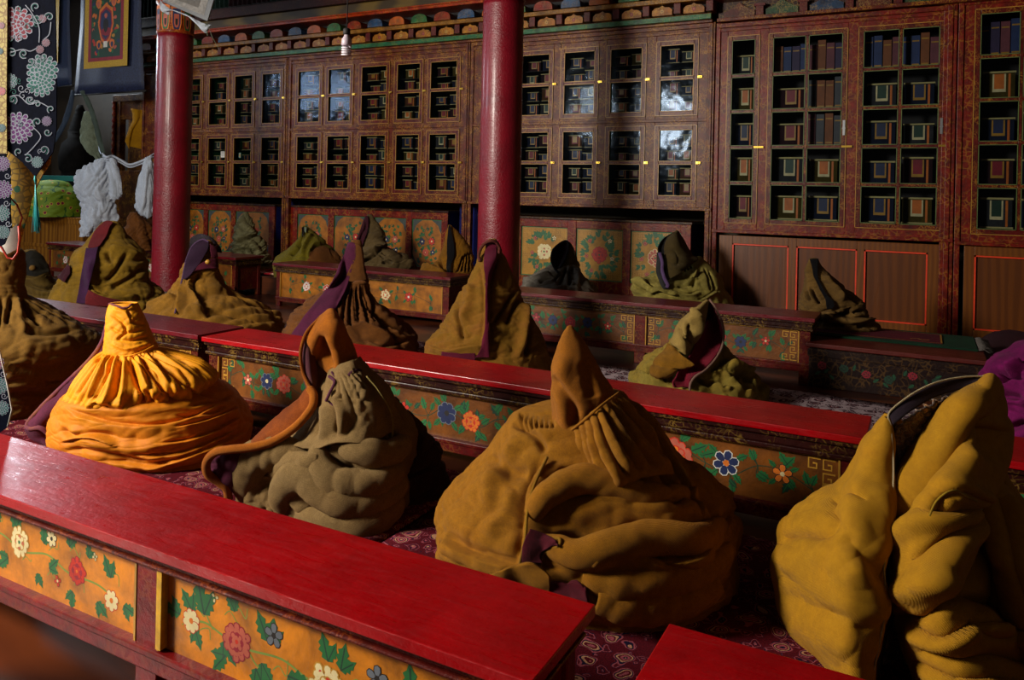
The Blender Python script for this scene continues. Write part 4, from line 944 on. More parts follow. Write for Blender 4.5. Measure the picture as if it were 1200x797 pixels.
# hanging scroll paintings
def thangka(label, px0, px1, pyb, Y, seed, tone):
    a = atY(px0, pyb, Y); b = atY(px1, pyb, Y); cx = (a[0] + b[0]) / 2; w = b[0] - a[0]; zb = (a[2] + b[2]) / 2; r = thing('scroll_painting', label, 'painting', (cx, Y, zb)); H = 5.28 - zb
    H0 = 1.95
    m = MB(); G = [[((u - .5) * w * (1 - .14 * min(1, v * 1.6)), -.05 * math.sin(math.pi * u) * (1 - v) + .01 * math.sin(9 * u), v * H0) for u in np.linspace(0, 1, 16)] for v in np.linspace(0, 1, 12)]; m.grid(G)
    m.build('brocade_mount', brocade('mount_' + tone, '#0d1632' if tone == 'blue' else '#0e2440', '#1c2648', '#181c3c', 22), r, solid=.004)
    m = MB(); p = Paint(m, (0, -.065, 0)); w2 = w * .62; z0 = .42; h = 1.3
    p.rect(-w2 / 2, w2 / 2, z0, z0 + h, 'gold', .0); m.build('yellow_border', [brocade('border_yellow', '#a07c08', '#c8a020', None, 60)] * 20, r)
    m = MB(); p = Paint(m, (0, -.067, 0)); rn = random.Random(seed); w3 = w2 * .8; z1 = z0 + .11; h1 = h - .2
    p.rect(-w3 / 2, w3 / 2, z1, z1 + h1, 'crimson', .0); w4 = w3 * .84; p.rect(-w4 / 2, w4 / 2, z1 + .06, z1 + h1 - .05, 'dgreen', .001)
    for i in range(60):
        x = rn.uniform(-.45, .45) * w4; z = z1 + .1 + rn.random() * (h1 - .2); p.petal(x, z, rn.uniform(0, 6), -.04, .05, .03, rn.choice(['orange', 'green', 'blue', 'pink', 'red', 'dgreen', 'gold']), .002 + i * 2e-5)
    zc = z1 + h1 * .55
    for k_, q in enumerate((('orange', .24), ('crimson', .2), ('blue', .17))): p.petal(0, zc, math.pi / 2, -q[1] * 1.5, q[1] * 1.5, q[1] * .85, q[0], .004 + k_ * .001)
    p.petal(0, zc - .12, 0, -.14, .14, .07, 'crimson', .008); p.petal(0, zc, math.pi / 2, -.14, .1, .07, 'dark', .009); p.petal(0, zc + .14, math.pi / 2, -.04, .05, .04, 'pink', .01)
    for x, z in ((-.17, -.33), (.17, -.33), (-.2, .36), (.2, .36)): p.petal(x, zc + z, math.pi / 2, -.08, .08, .07, 'orange', .006); p.petal(x, zc + z, math.pi / 2, -.06, .04, .035, 'blue' if z < 0 else 'pink', .008)
    p.rect(-.05, .05, zc - .38, zc - .28, 'white', .008); m.build('painted_picture', mats_with(BLACKW), r)
    m = MB(); m.tube([(-w * .53, -.0, .0), (w * .53, -.0, .0)], .018, 10); m.build('bottom_rod', BLACKW, r)
    m = MB(); m.tube([(-w * .45, -.0, H0), (w * .45, -.0, H0)], .02, 10); m.build('top_rod', BLACKW, r)
    m = MB(); m.tube([(-w * .3, 0, H0), (0, 0, H0 + .3), (0, 0, H)], .004, 5); m.tube([(w * .3, 0, H0), (0, 0, H0 + .3)], .004, 5); m.build('cord', BLACKW, r)
thangka('scroll painting in a dark blue brocade mount, hanging left of the rear pillar', 87, 169, 109, 8.3, 2, 'blue')
thangka('scroll painting mostly hidden behind the hanging floral banner', 20, 84, 103, 8.6, 5, 'teal')
# carved cabinet with the yellow scarf
A = atY(134, 112, 9.2); B = atY(181, 112, 9.2); z0 = atY(150, 300, 9.2)[2]; zt2 = A[2]; zs2 = atY(150, 200, 9.2)[2]
r = thing('shrine_cabinet', 'carved gilt framed shrine cabinet left of the rear pillar', 'cabinet', ((A[0] + B[0]) / 2, 9.2, 0)); w = B[0] - A[0]
m = MB(); CG = ornate('shrine_paint', '#4a2410', '#a07020', 30, .6, .35)
m.box(-w / 2, w / 2, 0, .4, 0, .9); m.box(-w / 2, w / 2, .3, .4, .9, zt2); m.box(-w / 2, w / 2, -.03, .4, zt2 - .12, zt2); m.box(-w / 2, w / 2, -.03, .4, .88, zs2)
for x in (-w / 2, -w / 2 + .14, w / 2 - .07): m.box(x, x + .07, -.03, .1, zs2, zt2 - .1)
for x in (-w / 2 + .07,): m.box(x, x + .07, -.0, .1, zs2, zt2 - .1)
m.box(-w / 2 + .2, w / 2, 0, .05, zt2 - .45, zt2 - .1); m.build('carcass', CG, r, bevel=.006)
m = MB(); zz = np.linspace(zs2, zt2 - .12, 60); m.tube([(-w / 2 + .06, -.04, z) for z in zz], [.03 + .008 * math.sin(i * 1.2) for i in range(60)], 12); m.build('turned_column', FRAME_RED, r)
YS = cloth('scarf_yellow', '#c8920c', '#7a4a08', .3, .6)
def at(px, py, d, t): return (px, py, d)
tz = float((atY(160, 150, 9.15) - EYE) @ VW)
scarf('yellow scarf tied like a curtain in the shrine cabinet', [[(154, 127, 0.02), (160, 128, .06), (166, 129, .02), (173, 128, .05), (174, 127, .02)], [(156, 140, .03), (160, 141, .06), (164, 137, .02), (168, 138, .05), (171, 139, .02)],
      [(151, 152, .04), (154, 153, .07), (158, 150, .03), (168, 151, .05), (173, 154, .03)], [(147, 165, .04), (151, 168, .06), (154, 160, .02), (168, 164, .05), (174, 176, .03)], [(147, 166, .04), (151, 174, .06), (153, 172, .02), (167, 175, .05), (174, 177, .03)]], tz, YS, .02, 5, n=6, mm=6)
# stupa
q = atY(92, 214, 9.35); r = thing('shrine_stupa', 'dark tiered shrine tower behind the hanging scarves at left', 'stupa', (q[0], 9.35, 0)); zb = q[2]
m = MB(); m.lathe([(.36, 0.85), (.36, zb + .1), (.3, zb + .12), (.3, zb + .2), (.34, zb + .25), (.36, zb + .5), (.3, zb + .75), (.2, zb + .85), (.2, zb + .95)] + [(.2 - .012 * i + (.02 if i % 2 else 0), zb + .95 + i * .04) for i in range(12)] + [(.05, zb + 1.5)], n=28)
m.build('tower', plain('stupa_dark', '#12100e', .85, .1, .3, .5), r)
m = MB(); m.box(-.4, .4, -.2, .3, 0, .85); m.build('plinth', BLACKW, r)
# altar counter, teal shelf, floral cloth
a = atY(20, 250, 8.6); b = atY(98, 250, 8.6); zc = a[2] - .02
r = thing('altar_counter', 'yellow brown plank fronted counter behind the banner at left', 'counter', ((a[0] + b[0]) / 2, 8.6, 0)); w = b[0] - a[0]
WD = wood('altar_wood', '#a06a1c', '#7a4a10', .5, 'Z', .45)
m = MB(); m.box(-w / 2, w / 2, 0, .34, 0, zc - .03); m.build('carcass', WD, r)
m = MB(); m.box(-w / 2, w / 2, -.015, 0, zc - .12, zc - .03); m.box(-w / 2, w / 2, -.015, 0, 0.3, .36); m.box(-w / 2, w / 2, -.015, 0, 0, .06)
for i in range(9): x = -w / 2 + i * w / 8; m.box(x - .012, x + .012, -.012, 0, .3, zc - .03)
m.build('rails', WD, r, bevel=.003)
m = MB(); m.box(-w / 2 - .02, w / 2 + .02, -.03, .35, zc - .03, zc); m.build('counter_top', WD, r, bevel=.005)
FG = NT('floral_green'); co = FG.coord(); v = FG.n('ShaderNodeTexVoronoi', feature='F1'); v.inputs['Scale'].default_value = 9; FG.l(co, v.inputs['Vector'])
cc = FG.ramp(v.outputs['Distance'], [(0, C('#7a1030')), (.22, C('#c0a830')), (.3, C('#6f8a12')), (.75, C('#2c5a14'))], True); FG.l(cc, FG.b.inputs['Base Color']); FG.b.inputs['Roughness'].default_value = .7
tc = float((atY(70, 240, 8.74) - EYE) @ VW)
G = body_grid([(217, 44, 82, 1.2), (224, 40, 92, 1.2), (235, 38, 98, 1.2), (246, 38, 99, 1.2)], tc, zc + .0, 40, 90, kf=.45, kb=.15, crump=.05, cfreq=(4, 4, 9), seed=4)
m = MB(); m.grid(G, wrap=True); m.poly(G[0].tolist()); tag(m.build('floral_bundle', FG.mat, None, origin=G.mean((0, 1))), 'green floral cloth bundle lying on the counter at left', 'cloth')
a = atY(15, 205, 8.8); b = atY(92, 205, 8.8); m = MB(); m.box(a[0], b[0], 8.82, 8.93, a[2] - .1, a[2]); m.box(a[0], a[0] + .05, 8.82, 8.93, zc, a[2] - .1); m.box(b[0] - .05, b[0], 8.82, 8.93, zc, a[2] - .1)
tag(m.build('teal_shelf', plain('teal_paint', '#1c6a66', .5), None, bevel=.005), 'teal painted shelf over the floral cloth bundle', 'shelf')
# scarves
ts = float((atY(118, 240, 8.2) - EYE) @ VW)
scarf('large crumpled white scarf hanging beside the counter at left', [[(122, 185, .08), (124, 185, .1), (126, 185, .12), (128, 186, .1), (130, 187, .08)], [(104, 194, 0), (112, 192, .05), (120, 192, .1), (126, 194, .06), (131, 200, .02)], [(90, 204, 0), (104, 206, .12), (115, 205, .18), (126, 207, .12), (131, 212, .02)], [(88, 220, 0), (102, 222, .15), (114, 222, .2), (126, 225, .12), (132, 228, .02)],
      [(96, 240, 0), (106, 240, .12), (116, 242, .18), (126, 244, .12), (136, 246, .02)], [(96, 262, 0), (103, 262, .12), (110, 262, .18), (120, 258, .12), (138, 258, .02)], [(95, 277, 0), (98, 278, .08), (102, 276, .1), (106, 276, .08), (110, 272, .0)]], ts, KHATA, .09, 8, n=12, mm=12, cf=(12, 12, 8))
scarf('white scarf end hanging from the line, left', [[(126, 186, 0), (129, 185, .04), (132, 185, .06), (135, 187, .03)], [(125, 200, 0), (131, 202, .06), (137, 205, .06), (141, 210, .03)], [(127, 225, 0), (132, 228, .08), (137, 230, .06), (143, 226, .03)], [(129, 232, 0), (133, 233, .03), (137, 233, .03), (139, 230, .0)]], ts - .1, KHATA, .05, 9, cf=(18, 18, 9))
scarf('white knotted scarf hanging against the rear pillar at left', [[(172, 185, 0), (174, 184, .04), (176, 184, .06), (178, 183, .03)], [(167, 200, 0), (171, 202, .08), (175, 202, .08), (179, 200, .03)], [(161, 225, 0), (168, 228, .12), (174, 230, .1), (180, 226, .03)], [(160, 243, 0), (166, 248, .1), (172, 250, .08), (180, 246, .03)], [(170, 252, 0), (172, 254, .04), (176, 254, .04), (179, 252, .0)]], ts - .1, KHATA, .07, 12, cf=(16, 16, 10))
m = MB()
for dy, rr in ((0, .02), (3, .012)):
    m.tube(crom(np.array([atY(112, 165 + dy, 9.1), atY(118, 176 + dy, 8.7)] + [P(x, y + dy, ts - .1) for x, y in ((124, 184), (132, 183), (142, 188), (152, 193), (163, 190), (172, 186), (177, 183))] + [atY(179, 182 + dy, 8.7), atY(181, 180 + dy, 9.19)]), 6), rr, 7)
tag(m.build('scarf_line', KHATA), 'twisted white scarf strung as a line in front of the shrine cabinet', 'scarf')
scarf('cream silk scarf hanging from the scroll painting', [[(98, 131, 0), (102, 130, .04), (107, 131, .06), (111, 133, .03)], [(96, 148, 0), (102, 150, .06), (107, 150, .06), (112, 150, .03)], [(94, 160, 0), (100, 165, .08), (108, 166, .06), (115, 164, .03)], [(98, 170, 0), (103, 178, .08), (108, 176, .06), (116, 178, .03)], [(110, 178, 0), (114, 186, .04), (119, 190, .04), (123, 196, .0)]], ts + .5, KHATAG, .04, 14)
scarf('grey gauze scarf strands hanging below the scroll painting', [[(84, 106, 0), (86, 106, .03), (88, 107, .02)], [(78, 128, 0), (81, 130, .03), (84, 131, .02)], [(70, 150, 0), (73, 152, .03), (76, 150, .02)], [(60, 166, 0), (63, 168, .03), (67, 165, .02)]], ts + .45, cloth('gauze', '#39475a', '#1a222c', .3, .3), .02, 15)
scarf('pale gauze scarf strand falling right of the cream scarf', [[(94, 107, 0), (97, 106, .03), (100, 107, .02)], [(104, 128, 0), (107, 128, .03), (110, 129, .02)], [(112, 155, 0), (115, 156, .03), (118, 156, .02)], [(121, 190, 0), (124, 192, .03), (126, 191, .02)]], ts + .4, cloth('gauze_green', '#56645a', '#2a322c', .3, .3), .02, 16)
# cartons on the bench
for lab, px0, px1, py0, py1, Y, col in (('grey carton stacked on top, behind the olive cloak at left', 114, 142, 268, 284, 8.35, '#5c5a4e'), ('flat brown carton under the grey one, at left', 106, 142, 282, 296, 8.4, '#4a3c28')):
    a = atY(px0, py1, Y); b = atY(px1, py0, Y); m = MB(); m.box(a[0], b[0], Y, Y + .3, max(.0, a[2] - .04), b[2]); tag(m.build('carton', plain('carton_' + col[1:], col, .8), None, bevel=.006), lab, 'box')
a = atY(106, 296, 8.38); b = atY(180, 296, 8.38); m = MB(); m.box(a[0], b[0], 8.3, 8.8, 0.25, a[2] - .04); tag(m.build('box_stand', BLACKW, None, bevel=.006), 'dark wooden stand carrying the cartons at left', 'stand')

# ------------------------------------------------------------------ floral banner at the left edge
TB = 3.3
def bannerpt(px, py, d=0.): return P(px, py, TB - d)
org = bannerpt(30, 100)
r = thing('hanging_banner', 'silk banner of dark blue and yellow floral brocade hanging at the left edge', 'banner', tuple(org))
NV = plain('banner_navy', '#04081a', .85, .06, .1, .3, 0, 40); BY = brocade('banner_yellow', '#c89a1a', '#8a6a10', '#1c6a44', 34); BY2 = brocade('banner_cream', '#a8964a', '#7c5e18', None, 50)
BCOL = {}
def bshape(name, pts, d, mats, deco=None, th=.006):
    m = MB(); q = [bannerpt(x, y, d) - org for x, y in pts]; m.prism(q, -VW * 0, VW * th)
    if deco:
        s = TB / F_PX; o0 = bannerpt(0, 0, d) - org - VW * .0006
        p = Paint(m, o0, VR * (TB - d) / F_PX, -VU * (TB - d) / F_PX, -VW)      # x right, z down, in banner units
        deco(p)
    return m.build(name, mats, r)
def outl(p, f, *a): f(*a)
def bflower(p, x, y, R, col, seed):
    rn = random.Random(seed)
    for ring, (r0, r1, n, w) in enumerate(((.5, 1.02, 13, .17), (.35, .8, 11, .17), (.15, .55, 8, .16), (0, .32, 5, .13))):
        for i in range(n):
            g = 2 * math.pi * (i + .5 * (ring % 2)) / n; h = .0006 + ring * .0006 + i * 2e-5
            p.petal(x, y, g, r0 * R, r1 * R, w * R, 'silver', h); p.petal(x, y, g, (r0 + .05) * R, (r1 - .055) * R, (w - .05) * R, col, h + .0003)
def scroll(p, x, y, R, a0, turns, k='silver', w=.8):
    p.curve([(x + R * (1 - t * .8) * math.cos(a0 + t * turns * 6.28), y + R * (1 - t * .8) * math.sin(a0 + t * turns * 6.28)) for t in np.linspace(0, 1, 12)], w, k, .0007)
PAL['bteal'] = plain('banner_teal', '#115850', .5, .2); PAL['bcrim'] = plain('banner_crimson', '#74102a', .5, .2); PAL['bpurp'] = plain('banner_purple', '#561c60', .5, .2); PAL['silver'] = plain('banner_silver', '#8e94a4', .35); PK.extend(['bteal', 'bcrim', 'bpurp', 'silver'])
def main_deco(p):
    bflower(p, 19, 28, 21, 'bcrim', 1); bflower(p, 50, 82, 19, 'bteal', 2); bflower(p, 48, 97, 17, 'bteal', 3); bflower(p, 21, 150, 19, 'bpurp', 4)
    bflower(p, 12, 95, 9, 'bteal', 5); bflower(p, 47, 58, 5, 'bcrim', 6); bflower(p, 54, 50, 5, 'bcrim', 7); bflower(p, 55, 142, 6, 'bpurp', 8); bflower(p, 50, 22, 5, 'bcrim', 9); bflower(p, 40, -14, 10, 'bpurp', 9); bflower(p, 44, 190, 7, 'bteal', 10)
    for x, y, R, a, t in ((44, 22, 7, 0, 1.2), (42, 8, 6, 2, 1.1), (58, 20, 6, 3, 1.2), (28, 63, 6, 1, 1.3), (14, 62, 6, 4, 1.2), (36, 72, 5, 2, -1.1), (35, 117, 6, 0, 1.2), (44, 122, 5, 3, 1.2), (15, 117, 6, 1, -1.2), (44, 143, 6, 2, 1.2), (56, 155, 5, 0, 1.2), (33, 186, 6, 4, 1.2), (52, 176, 6, 1, -1.2), (22, 178, 5, 2, 1.1), (60, 128, 5, 2, 1.1)):
        scroll(p, x, y, R, a, t)
        scroll(p, x, y, R * .75, a + .3, t * .8, 'bteal', .8)
    rn2 = random.Random(4)
    for i in range(26):
        x, y = rn2.uniform(12, 60), rn2.uniform(-10, 185)
        if y > 150 and abs(x - 40) > (200 - y) * .5: continue
        scroll(p, x, y, rn2.uniform(3, 5), rn2.uniform(0, 6), rn2.choice([1.1, -1.1]), 'silver' if i % 2 else 'bteal', .7)
    for c in ([(12, 62), (26, 58), (36, 60), (44, 56)], [(30, 6), (38, 16), (46, 32), (46, 50)], [(10, 114), (22, 112), (34, 122), (46, 120), (58, 126)], [(40, 150), (48, 160), (40, 172), (30, 182)], [(60, 26), (58, 40), (52, 46)]): p.curve(c, 1.0, 'silver', .0007)
def low_deco(p):
    for i, (x, y, R, c) in enumerate(((3, 192, 9, 'bpurp'), (4, 222, 11, 'bpurp'), (2, 250, 10, 'bteal'), (4, 272, 8, 'bteal'))): bflower(p, x, y, R, c, 20 + i)
    for x, y in ((9, 206), (8, 238), (10, 262)): scroll(p, x, y, 4, 0, 1.2)
def bot_deco(p):
    for i, (x, y, R, c) in enumerate(((-4, 425, 9, 'bcrim'), (0, 452, 10, 'bteal'), (2, 478, 9, 'bteal'), (-18, 440, 12, 'bpurp'), (-14, 470, 12, 'bteal'))): bflower(p, x, y, R, c, 40 + i)
    for x, y in ((4, 438), (5, 464)): scroll(p, x, y, 4, 0, 1.2)
NVM = mats_with(NV)
bshape('floral_band', [(8, -420), (64, -420), (64.5, 0), (66, 80), (66, 150), (62, 178), (52, 192), (41, 207), (26, 190), (8, 176)], .02, NVM, main_deco)
bshape('cream_band', [(-16, -420), (8.5, -420), (8.5, 0), (8, 60), (7.5, 120), (8, 182), (0, 186), (-16, 186)], .028, mats_with(BY2), lambda p: (bflower(p, 2, 107, 5, 'red', 3), bflower(p, 0, 60, 4, 'bteal', 3), bflower(p, 2, 150, 5, 'bteal', 3), bflower(p, 2, 30, 4, 'crimson', 3)))
bshape('yellow_tongue', [(6, 174), (60, 178), (58, 192), (50, 204), (44, 216), (37, 232), (33, 250), (27, 270), (21, 296), (16, 280), (12, 240)], -.01, [BY] * 20)
bshape('floral_tongue', [(-18, 180), (6, 180), (12, 200), (12, 255), (11, 272), (5, 286), (-18, 300)], .034, NVM, low_deco)
bshape('white_lining', [(-10, 262), (14, 268), (20, 262), (22, 275), (20, 292), (8, 298), (-10, 290)], -.004, [PAL['white']])
m = MB(); m.tube([bannerpt(x, y, .03) - org for x, y in ((-10, 278), (2, 290), (9, 302), (15, 304), (21, 296), (23, 280), (22, 265))], .0045, 8); m.tube([bannerpt(x, y, .012) - org for x, y in ((22, 268), (26, 255), (20, 240), (12, 232))], .0035, 8); m.build('red_piping', PAL['red'], r)
bshape('lower_streamer', [(-40, 290), (-14, 300), (-9, 350), (-3, 400), (2, 425), (8, 450), (14, 480), (9, 500), (0, 507), (-16, 500), (-32, 400)], .02, NVM, bot_deco)
m = MB(); m.tube([bannerpt(x, y, .03) - org for x, y in ((-9, 350), (-2.5, 400), (2.5, 425), (8.5, 450), (14, 480), (9, 500))], .003, 6); m.build('white_edging', PAL['white'], r)
m = MB(); m.tube([bannerpt(x, y, .035) - org for x, y in ((41, 206), (41.5, 210), (42, 216))], [.003, .006, .003], 8)
rn = random.Random(5)
for i in range(46):
    a = rn.uniform(0, 6.28); rr = rn.random(); p0 = bannerpt(41.5, 214, .035) - org; p1 = bannerpt(42 + 1.6 * math.cos(a) * rr, 235, .035 + .008 * math.sin(a)) - org; p2 = bannerpt(42.5 + 5.5 * math.cos(a) * rr, 266 + rn.uniform(-3, 8), .035 + .016 * math.sin(a)) - org
    m.tube([p0, p1, p2], .0014, 4)
m.build('tassel', plain('tassel_teal', '#1ba0a4', .6), r)
m = MB(); q = bannerpt(30, -420) - org; m.tube([q + VR * .12, q - VR * .25], .012, 8); m.tube([q, (q[0], q[1], 5.29 - org[2])], .004, 5); m.build('top_rod', BLACKW, r)
# ------------------------------------------------------------------ free-standing cloaks
def kz(o, s, keys): return [(o[1] + k[0] / s, o[0] + k[1] / s, o[0] + k[2] / s) + tuple(k[3:]) for k in keys]
def cloak(label, base, group=None):
    return thing('wool_cloak', label, 'cloak', base, group)
def centre(px, t0, z=0.):
    q = P(px, 400, t0); return np.array([q[0], q[1], z])
def addgrid(mb, G, org, wrap=True, m=0):
    mb.grid(G - org, wrap=wrap, m=m)
def shell(name, grids, org, mat, parent, solid=.009):
    m = MB()
    for G, wrap in grids: addgrid(m, G, org, wrap)
    return m.build(name, mat, parent, solid=solid)
def stitched(name, o, s, pts, t0, r, mat, parent, org, zb=0):
    m = MB(); cord(m, o, s, pts, t0, r, 7, 8, zb); m.v = [tuple(np.array(v) - org) for v in m.v]; return m.build(name, mat, parent)

def drape(G, grids, eps):
    """lay a sheet on the front of the garment it belongs to"""
    V = np.concatenate([g.reshape(-1, 3) for g in grids]); vx, vy = proj(V); vd = (V - EYE) @ VW
    a, b = G.shape[:2]; F = G.reshape(-1, 3); gx, gy = proj(F); gd = (F - EYE) @ VW; new = gd.copy()
    sel = (vx > gx.min() - 8) & (vx < gx.max() + 8) & (vy > gy.min() - 8) & (vy < gy.max() + 8); vx, vy, vd = vx[sel], vy[sel], vd[sel]
    if len(vx) == 0: return G
    for i in range(len(F)):
        d2 = (vx - gx[i]) ** 2 + (vy - gy[i]) ** 2; near = d2 < 2.2 ** 2
        new[i] = vd[near].min() if near.any() else np.nan
    D = new.reshape(a, b); ok = ~np.isnan(D)
    if not ok.any(): return G
    D[~ok] = gd.reshape(a, b)[~ok] + (np.nanmean(D) - gd.reshape(a, b)[ok].mean())
    for _ in range(3): D[1:-1] = (D[:-2] + D[1:-1] * 2 + D[2:]) / 4; D[:, 1:-1] = (D[:, :-2] + D[:, 1:-1] * 2 + D[:, 2:]) / 4
    k = ((D - eps) / gd.reshape(a, b))[..., None]
    return EYE + (G - EYE) * k
def on(o, s, pts, t0, grids, eps=0.):
    """the same path, moved onto the front surface of the garment"""
    V = np.concatenate([g.reshape(-1, 3) for g in grids]); vx, vy = proj(V); vd = (V - EYE) @ VW; out = []
    for x, y, d in pts:
        gx, gy = o[0] + x / s, o[1] + y / s; near = (vx - gx) ** 2 + (vy - gy) ** 2 < 4 ** 2
        out.append((x, y, t0 - (vd[near].min() if near.any() else t0 - d) + eps))
    return out

# ---- 1 yellow cloak
o, s = (20, 340), 3.464; t0 = depth_front(182, 557) + .36; org = centre(180, t0)
Y1 = cloth('wool_yellow', '#f9ac08', '#a85206', .22, .3, .6, '#ec9606', .12); Y1b = cloth('wool_orange', '#c96408', '#6a2604', .4, .35, col2='#b04e04')
r = cloak('bright yellow cloak with gathered neck, standing behind the nearest bench at left', org)
tier = zs(o, s, [('v', 12, 22, [(172, 560), (230, 590), (330, 580), (420, 600)]), ('l', 26, 24, [(350, 690), (450, 700), (560, 705), (700, 660), (860, 600), (930, 570)]), ('l', 24, 22, [(470, 665), (600, 665), (740, 630), (900, 560)]),
      ('l', 22, 20, [(560, 620), (680, 610), (800, 570), (910, 510)]), ('l', 20, 20, [(640, 560), (740, 540), (850, 500), (900, 470)]), ('l', 34, 26, [(185, 470), (300, 520), (420, 545), (560, 550), (700, 520), (850, 450)]),
      ('k', 22, 20, [(180, 620), (260, 600), (330, 600), (420, 640)]), ('v', 9, 14, [(190, 650), (320, 650), (450, 680), (620, 700)]), ('r', 24, 18, [(200, 560), (340, 620), (500, 640), (640, 600)]), ('v', 8, 14, [(700, 470), (790, 450), (860, 440)]),
      ('l', 20, 20, [(390, 720), (520, 735), (700, 710), (850, 660)]), ('v', 7, 12, [(640, 510), (760, 505), (850, 470)]), ('v', 10, 18, [(720, 400), (800, 430), (880, 420)])])
G = body_grid(kz(o, s, [(385, 250, 800, .8), (410, 215, 850, .85), (440, 185, 882), (500, 170, 918), (560, 166, 934), (620, 178, 928), (660, 205, 905)]), t0, 0, 130, 300, kf=.75, crump=.035, cfreq=(3, 3, 8), seed=3, strokes=tier, power=.85)
shell('lower_folds', [(G - 0, True)], org, Y1b if False else cloth('wool_amber', '#f09a08', '#8a3a04', .35, .3, .6, '#cc6c06', .12), r)
pl = [('v', 6, 22, [(345, 262), (290, 350), (235, 430)]), ('r', 7, 12, [(372, 265), (330, 350), (290, 440)]), ('v', 6, 24, [(392, 270), (350, 370), (310, 455)]), ('r', 9, 14, [(408, 272), (385, 370), (360, 460)]), ('v', 6, 22, [(425, 274), (410, 360), (392, 460)]),
      ('r', 9, 14, [(442, 274), (435, 370), (425, 470)]), ('v', 7, 30, [(462, 274), (478, 350), (505, 430), (520, 490)]), ('r', 11, 16, [(482, 272), (515, 360), (560, 450)]), ('v', 6, 20, [(500, 268), (550, 350), (610, 430), (650, 470)]), ('r', 9, 12, [(515, 262), (580, 340), (660, 420)]),
      ('v', 6, 20, [(530, 255), (600, 320), (700, 400), (720, 430)]), ('r', 9, 10, [(545, 246), (640, 310), (740, 380)]), ('v', 6, 16, [(560, 236), (660, 280), (770, 350)]), ('v', 14, 20, [(560, 500), (540, 440), (520, 400)]), ('r', 20, 18, [(270, 470), (380, 450), (470, 490)]),
      ('r', 22, 18, [(540, 490), (640, 470), (720, 410)]), ('v', 8, 14, [(310, 455), (360, 480), (340, 520)])]
G2 = body_grid(kz(o, s, [(236, 376, 548, .8), (250, 352, 590, .85), (268, 330, 650, .9), (300, 300, 738), (350, 262, 796), (368, 250, 802), (400, 232, 770), (440, 205, 730), (470, 190, 690), (500, 200, 660), (515, 230, 640)]), t0 - .06, .19, 130, 300, kf=.8, crump=.008, seed=5, strokes=zs(o, s, pl), pleat=(40, .02, .0, .9), sm=2, cap=False)
nk = [('v', 6, 10, [(375, 95), (425, 130), (440, 170), (400, 205)]), ('r', 9, 9, [(385, 80), (440, 95), (470, 130)]), ('v', 6, 10, [(400, 200), (460, 205), (540, 190)]), ('v', 5, 8, [(375, 150), (430, 175), (520, 160)]), ('r', 7, 7, [(380, 215), (450, 240), (550, 212)]), ('v', 6, 9, [(450, 80), (470, 130), (520, 140)])]
G3 = body_grid(kz(o, s, [(52, 376, 484, .5), (70, 370, 494, .6), (100, 367, 508, .8), (150, 366, 530, .9), (200, 366, 550), (240, 362, 568), (264, 366, 566)]), t0 - .05, .51, 70, 200, kf=1.0, cap=False, crump=.008, cfreq=(16, 16, 22), seed=8, strokes=zs(o, s, nk), sm=2)
shell('gathered_skirt', [(G2, True)], org, Y1, r); shell('neck', [(G3, True)], org, Y1, r)
PU = cloth('lining_purple', '#6a2440', '#240c18', .4, .5); HEM = cloth('hem_patterned', '#8a4c1c', '#5a2450', .6, .8, .85, '#a8681c')
G = sheet_grid(rows_z(o, s, [[(368, 118, -.02), (371, 130, 0), (376, 150, -.02)], [(352, 190, -.02), (362, 200, .0), (372, 220, -.05)], [(322, 250, 0), (340, 270, .02), (350, 290, -.05)], [(262, 318, .02), (290, 345, .05), (310, 370, -.02)], [(175, 400, .04), (205, 430, .08), (245, 440, .0)],
     [(95, 480, .06), (130, 505, .1), (180, 520, .0)], [(45, 545, .08), (90, 560, .12), (175, 590, .0)], [(60, 590, .08), (120, 610, .1), (185, 640, .0)], [(105, 620, .08), (140, 640, .1), (190, 660, .0)]]), t0, 8, 8, crump=.02, seed=2)
shell('purple_lining', [(G, False)], org, PU, r)
stitched('patterned_hem', o, s, [(370, 116, -.02), (354, 188, 0), (322, 250, .02), (262, 318, .04), (175, 400, .06), (95, 480, .08), (44, 540, .1), (50, 562, .12), (95, 560, .14), (130, 590, .12), (140, 640, .08)], t0, .013, HEM, r, org)
stitched('rim_hem', o, s, [(374, 56, .06), (400, 62, .1), (425, 72, .11), (450, 70, .1), (465, 58, .08), (485, 60, .03)], t0, .006, HEM, r, org)
stitched('waist_seam', o, s, [(362, 240, .12), (390, 262, .17), (440, 268, .195), (500, 254, .18), (556, 226, .1)], t0, .004, Y1, r, org)

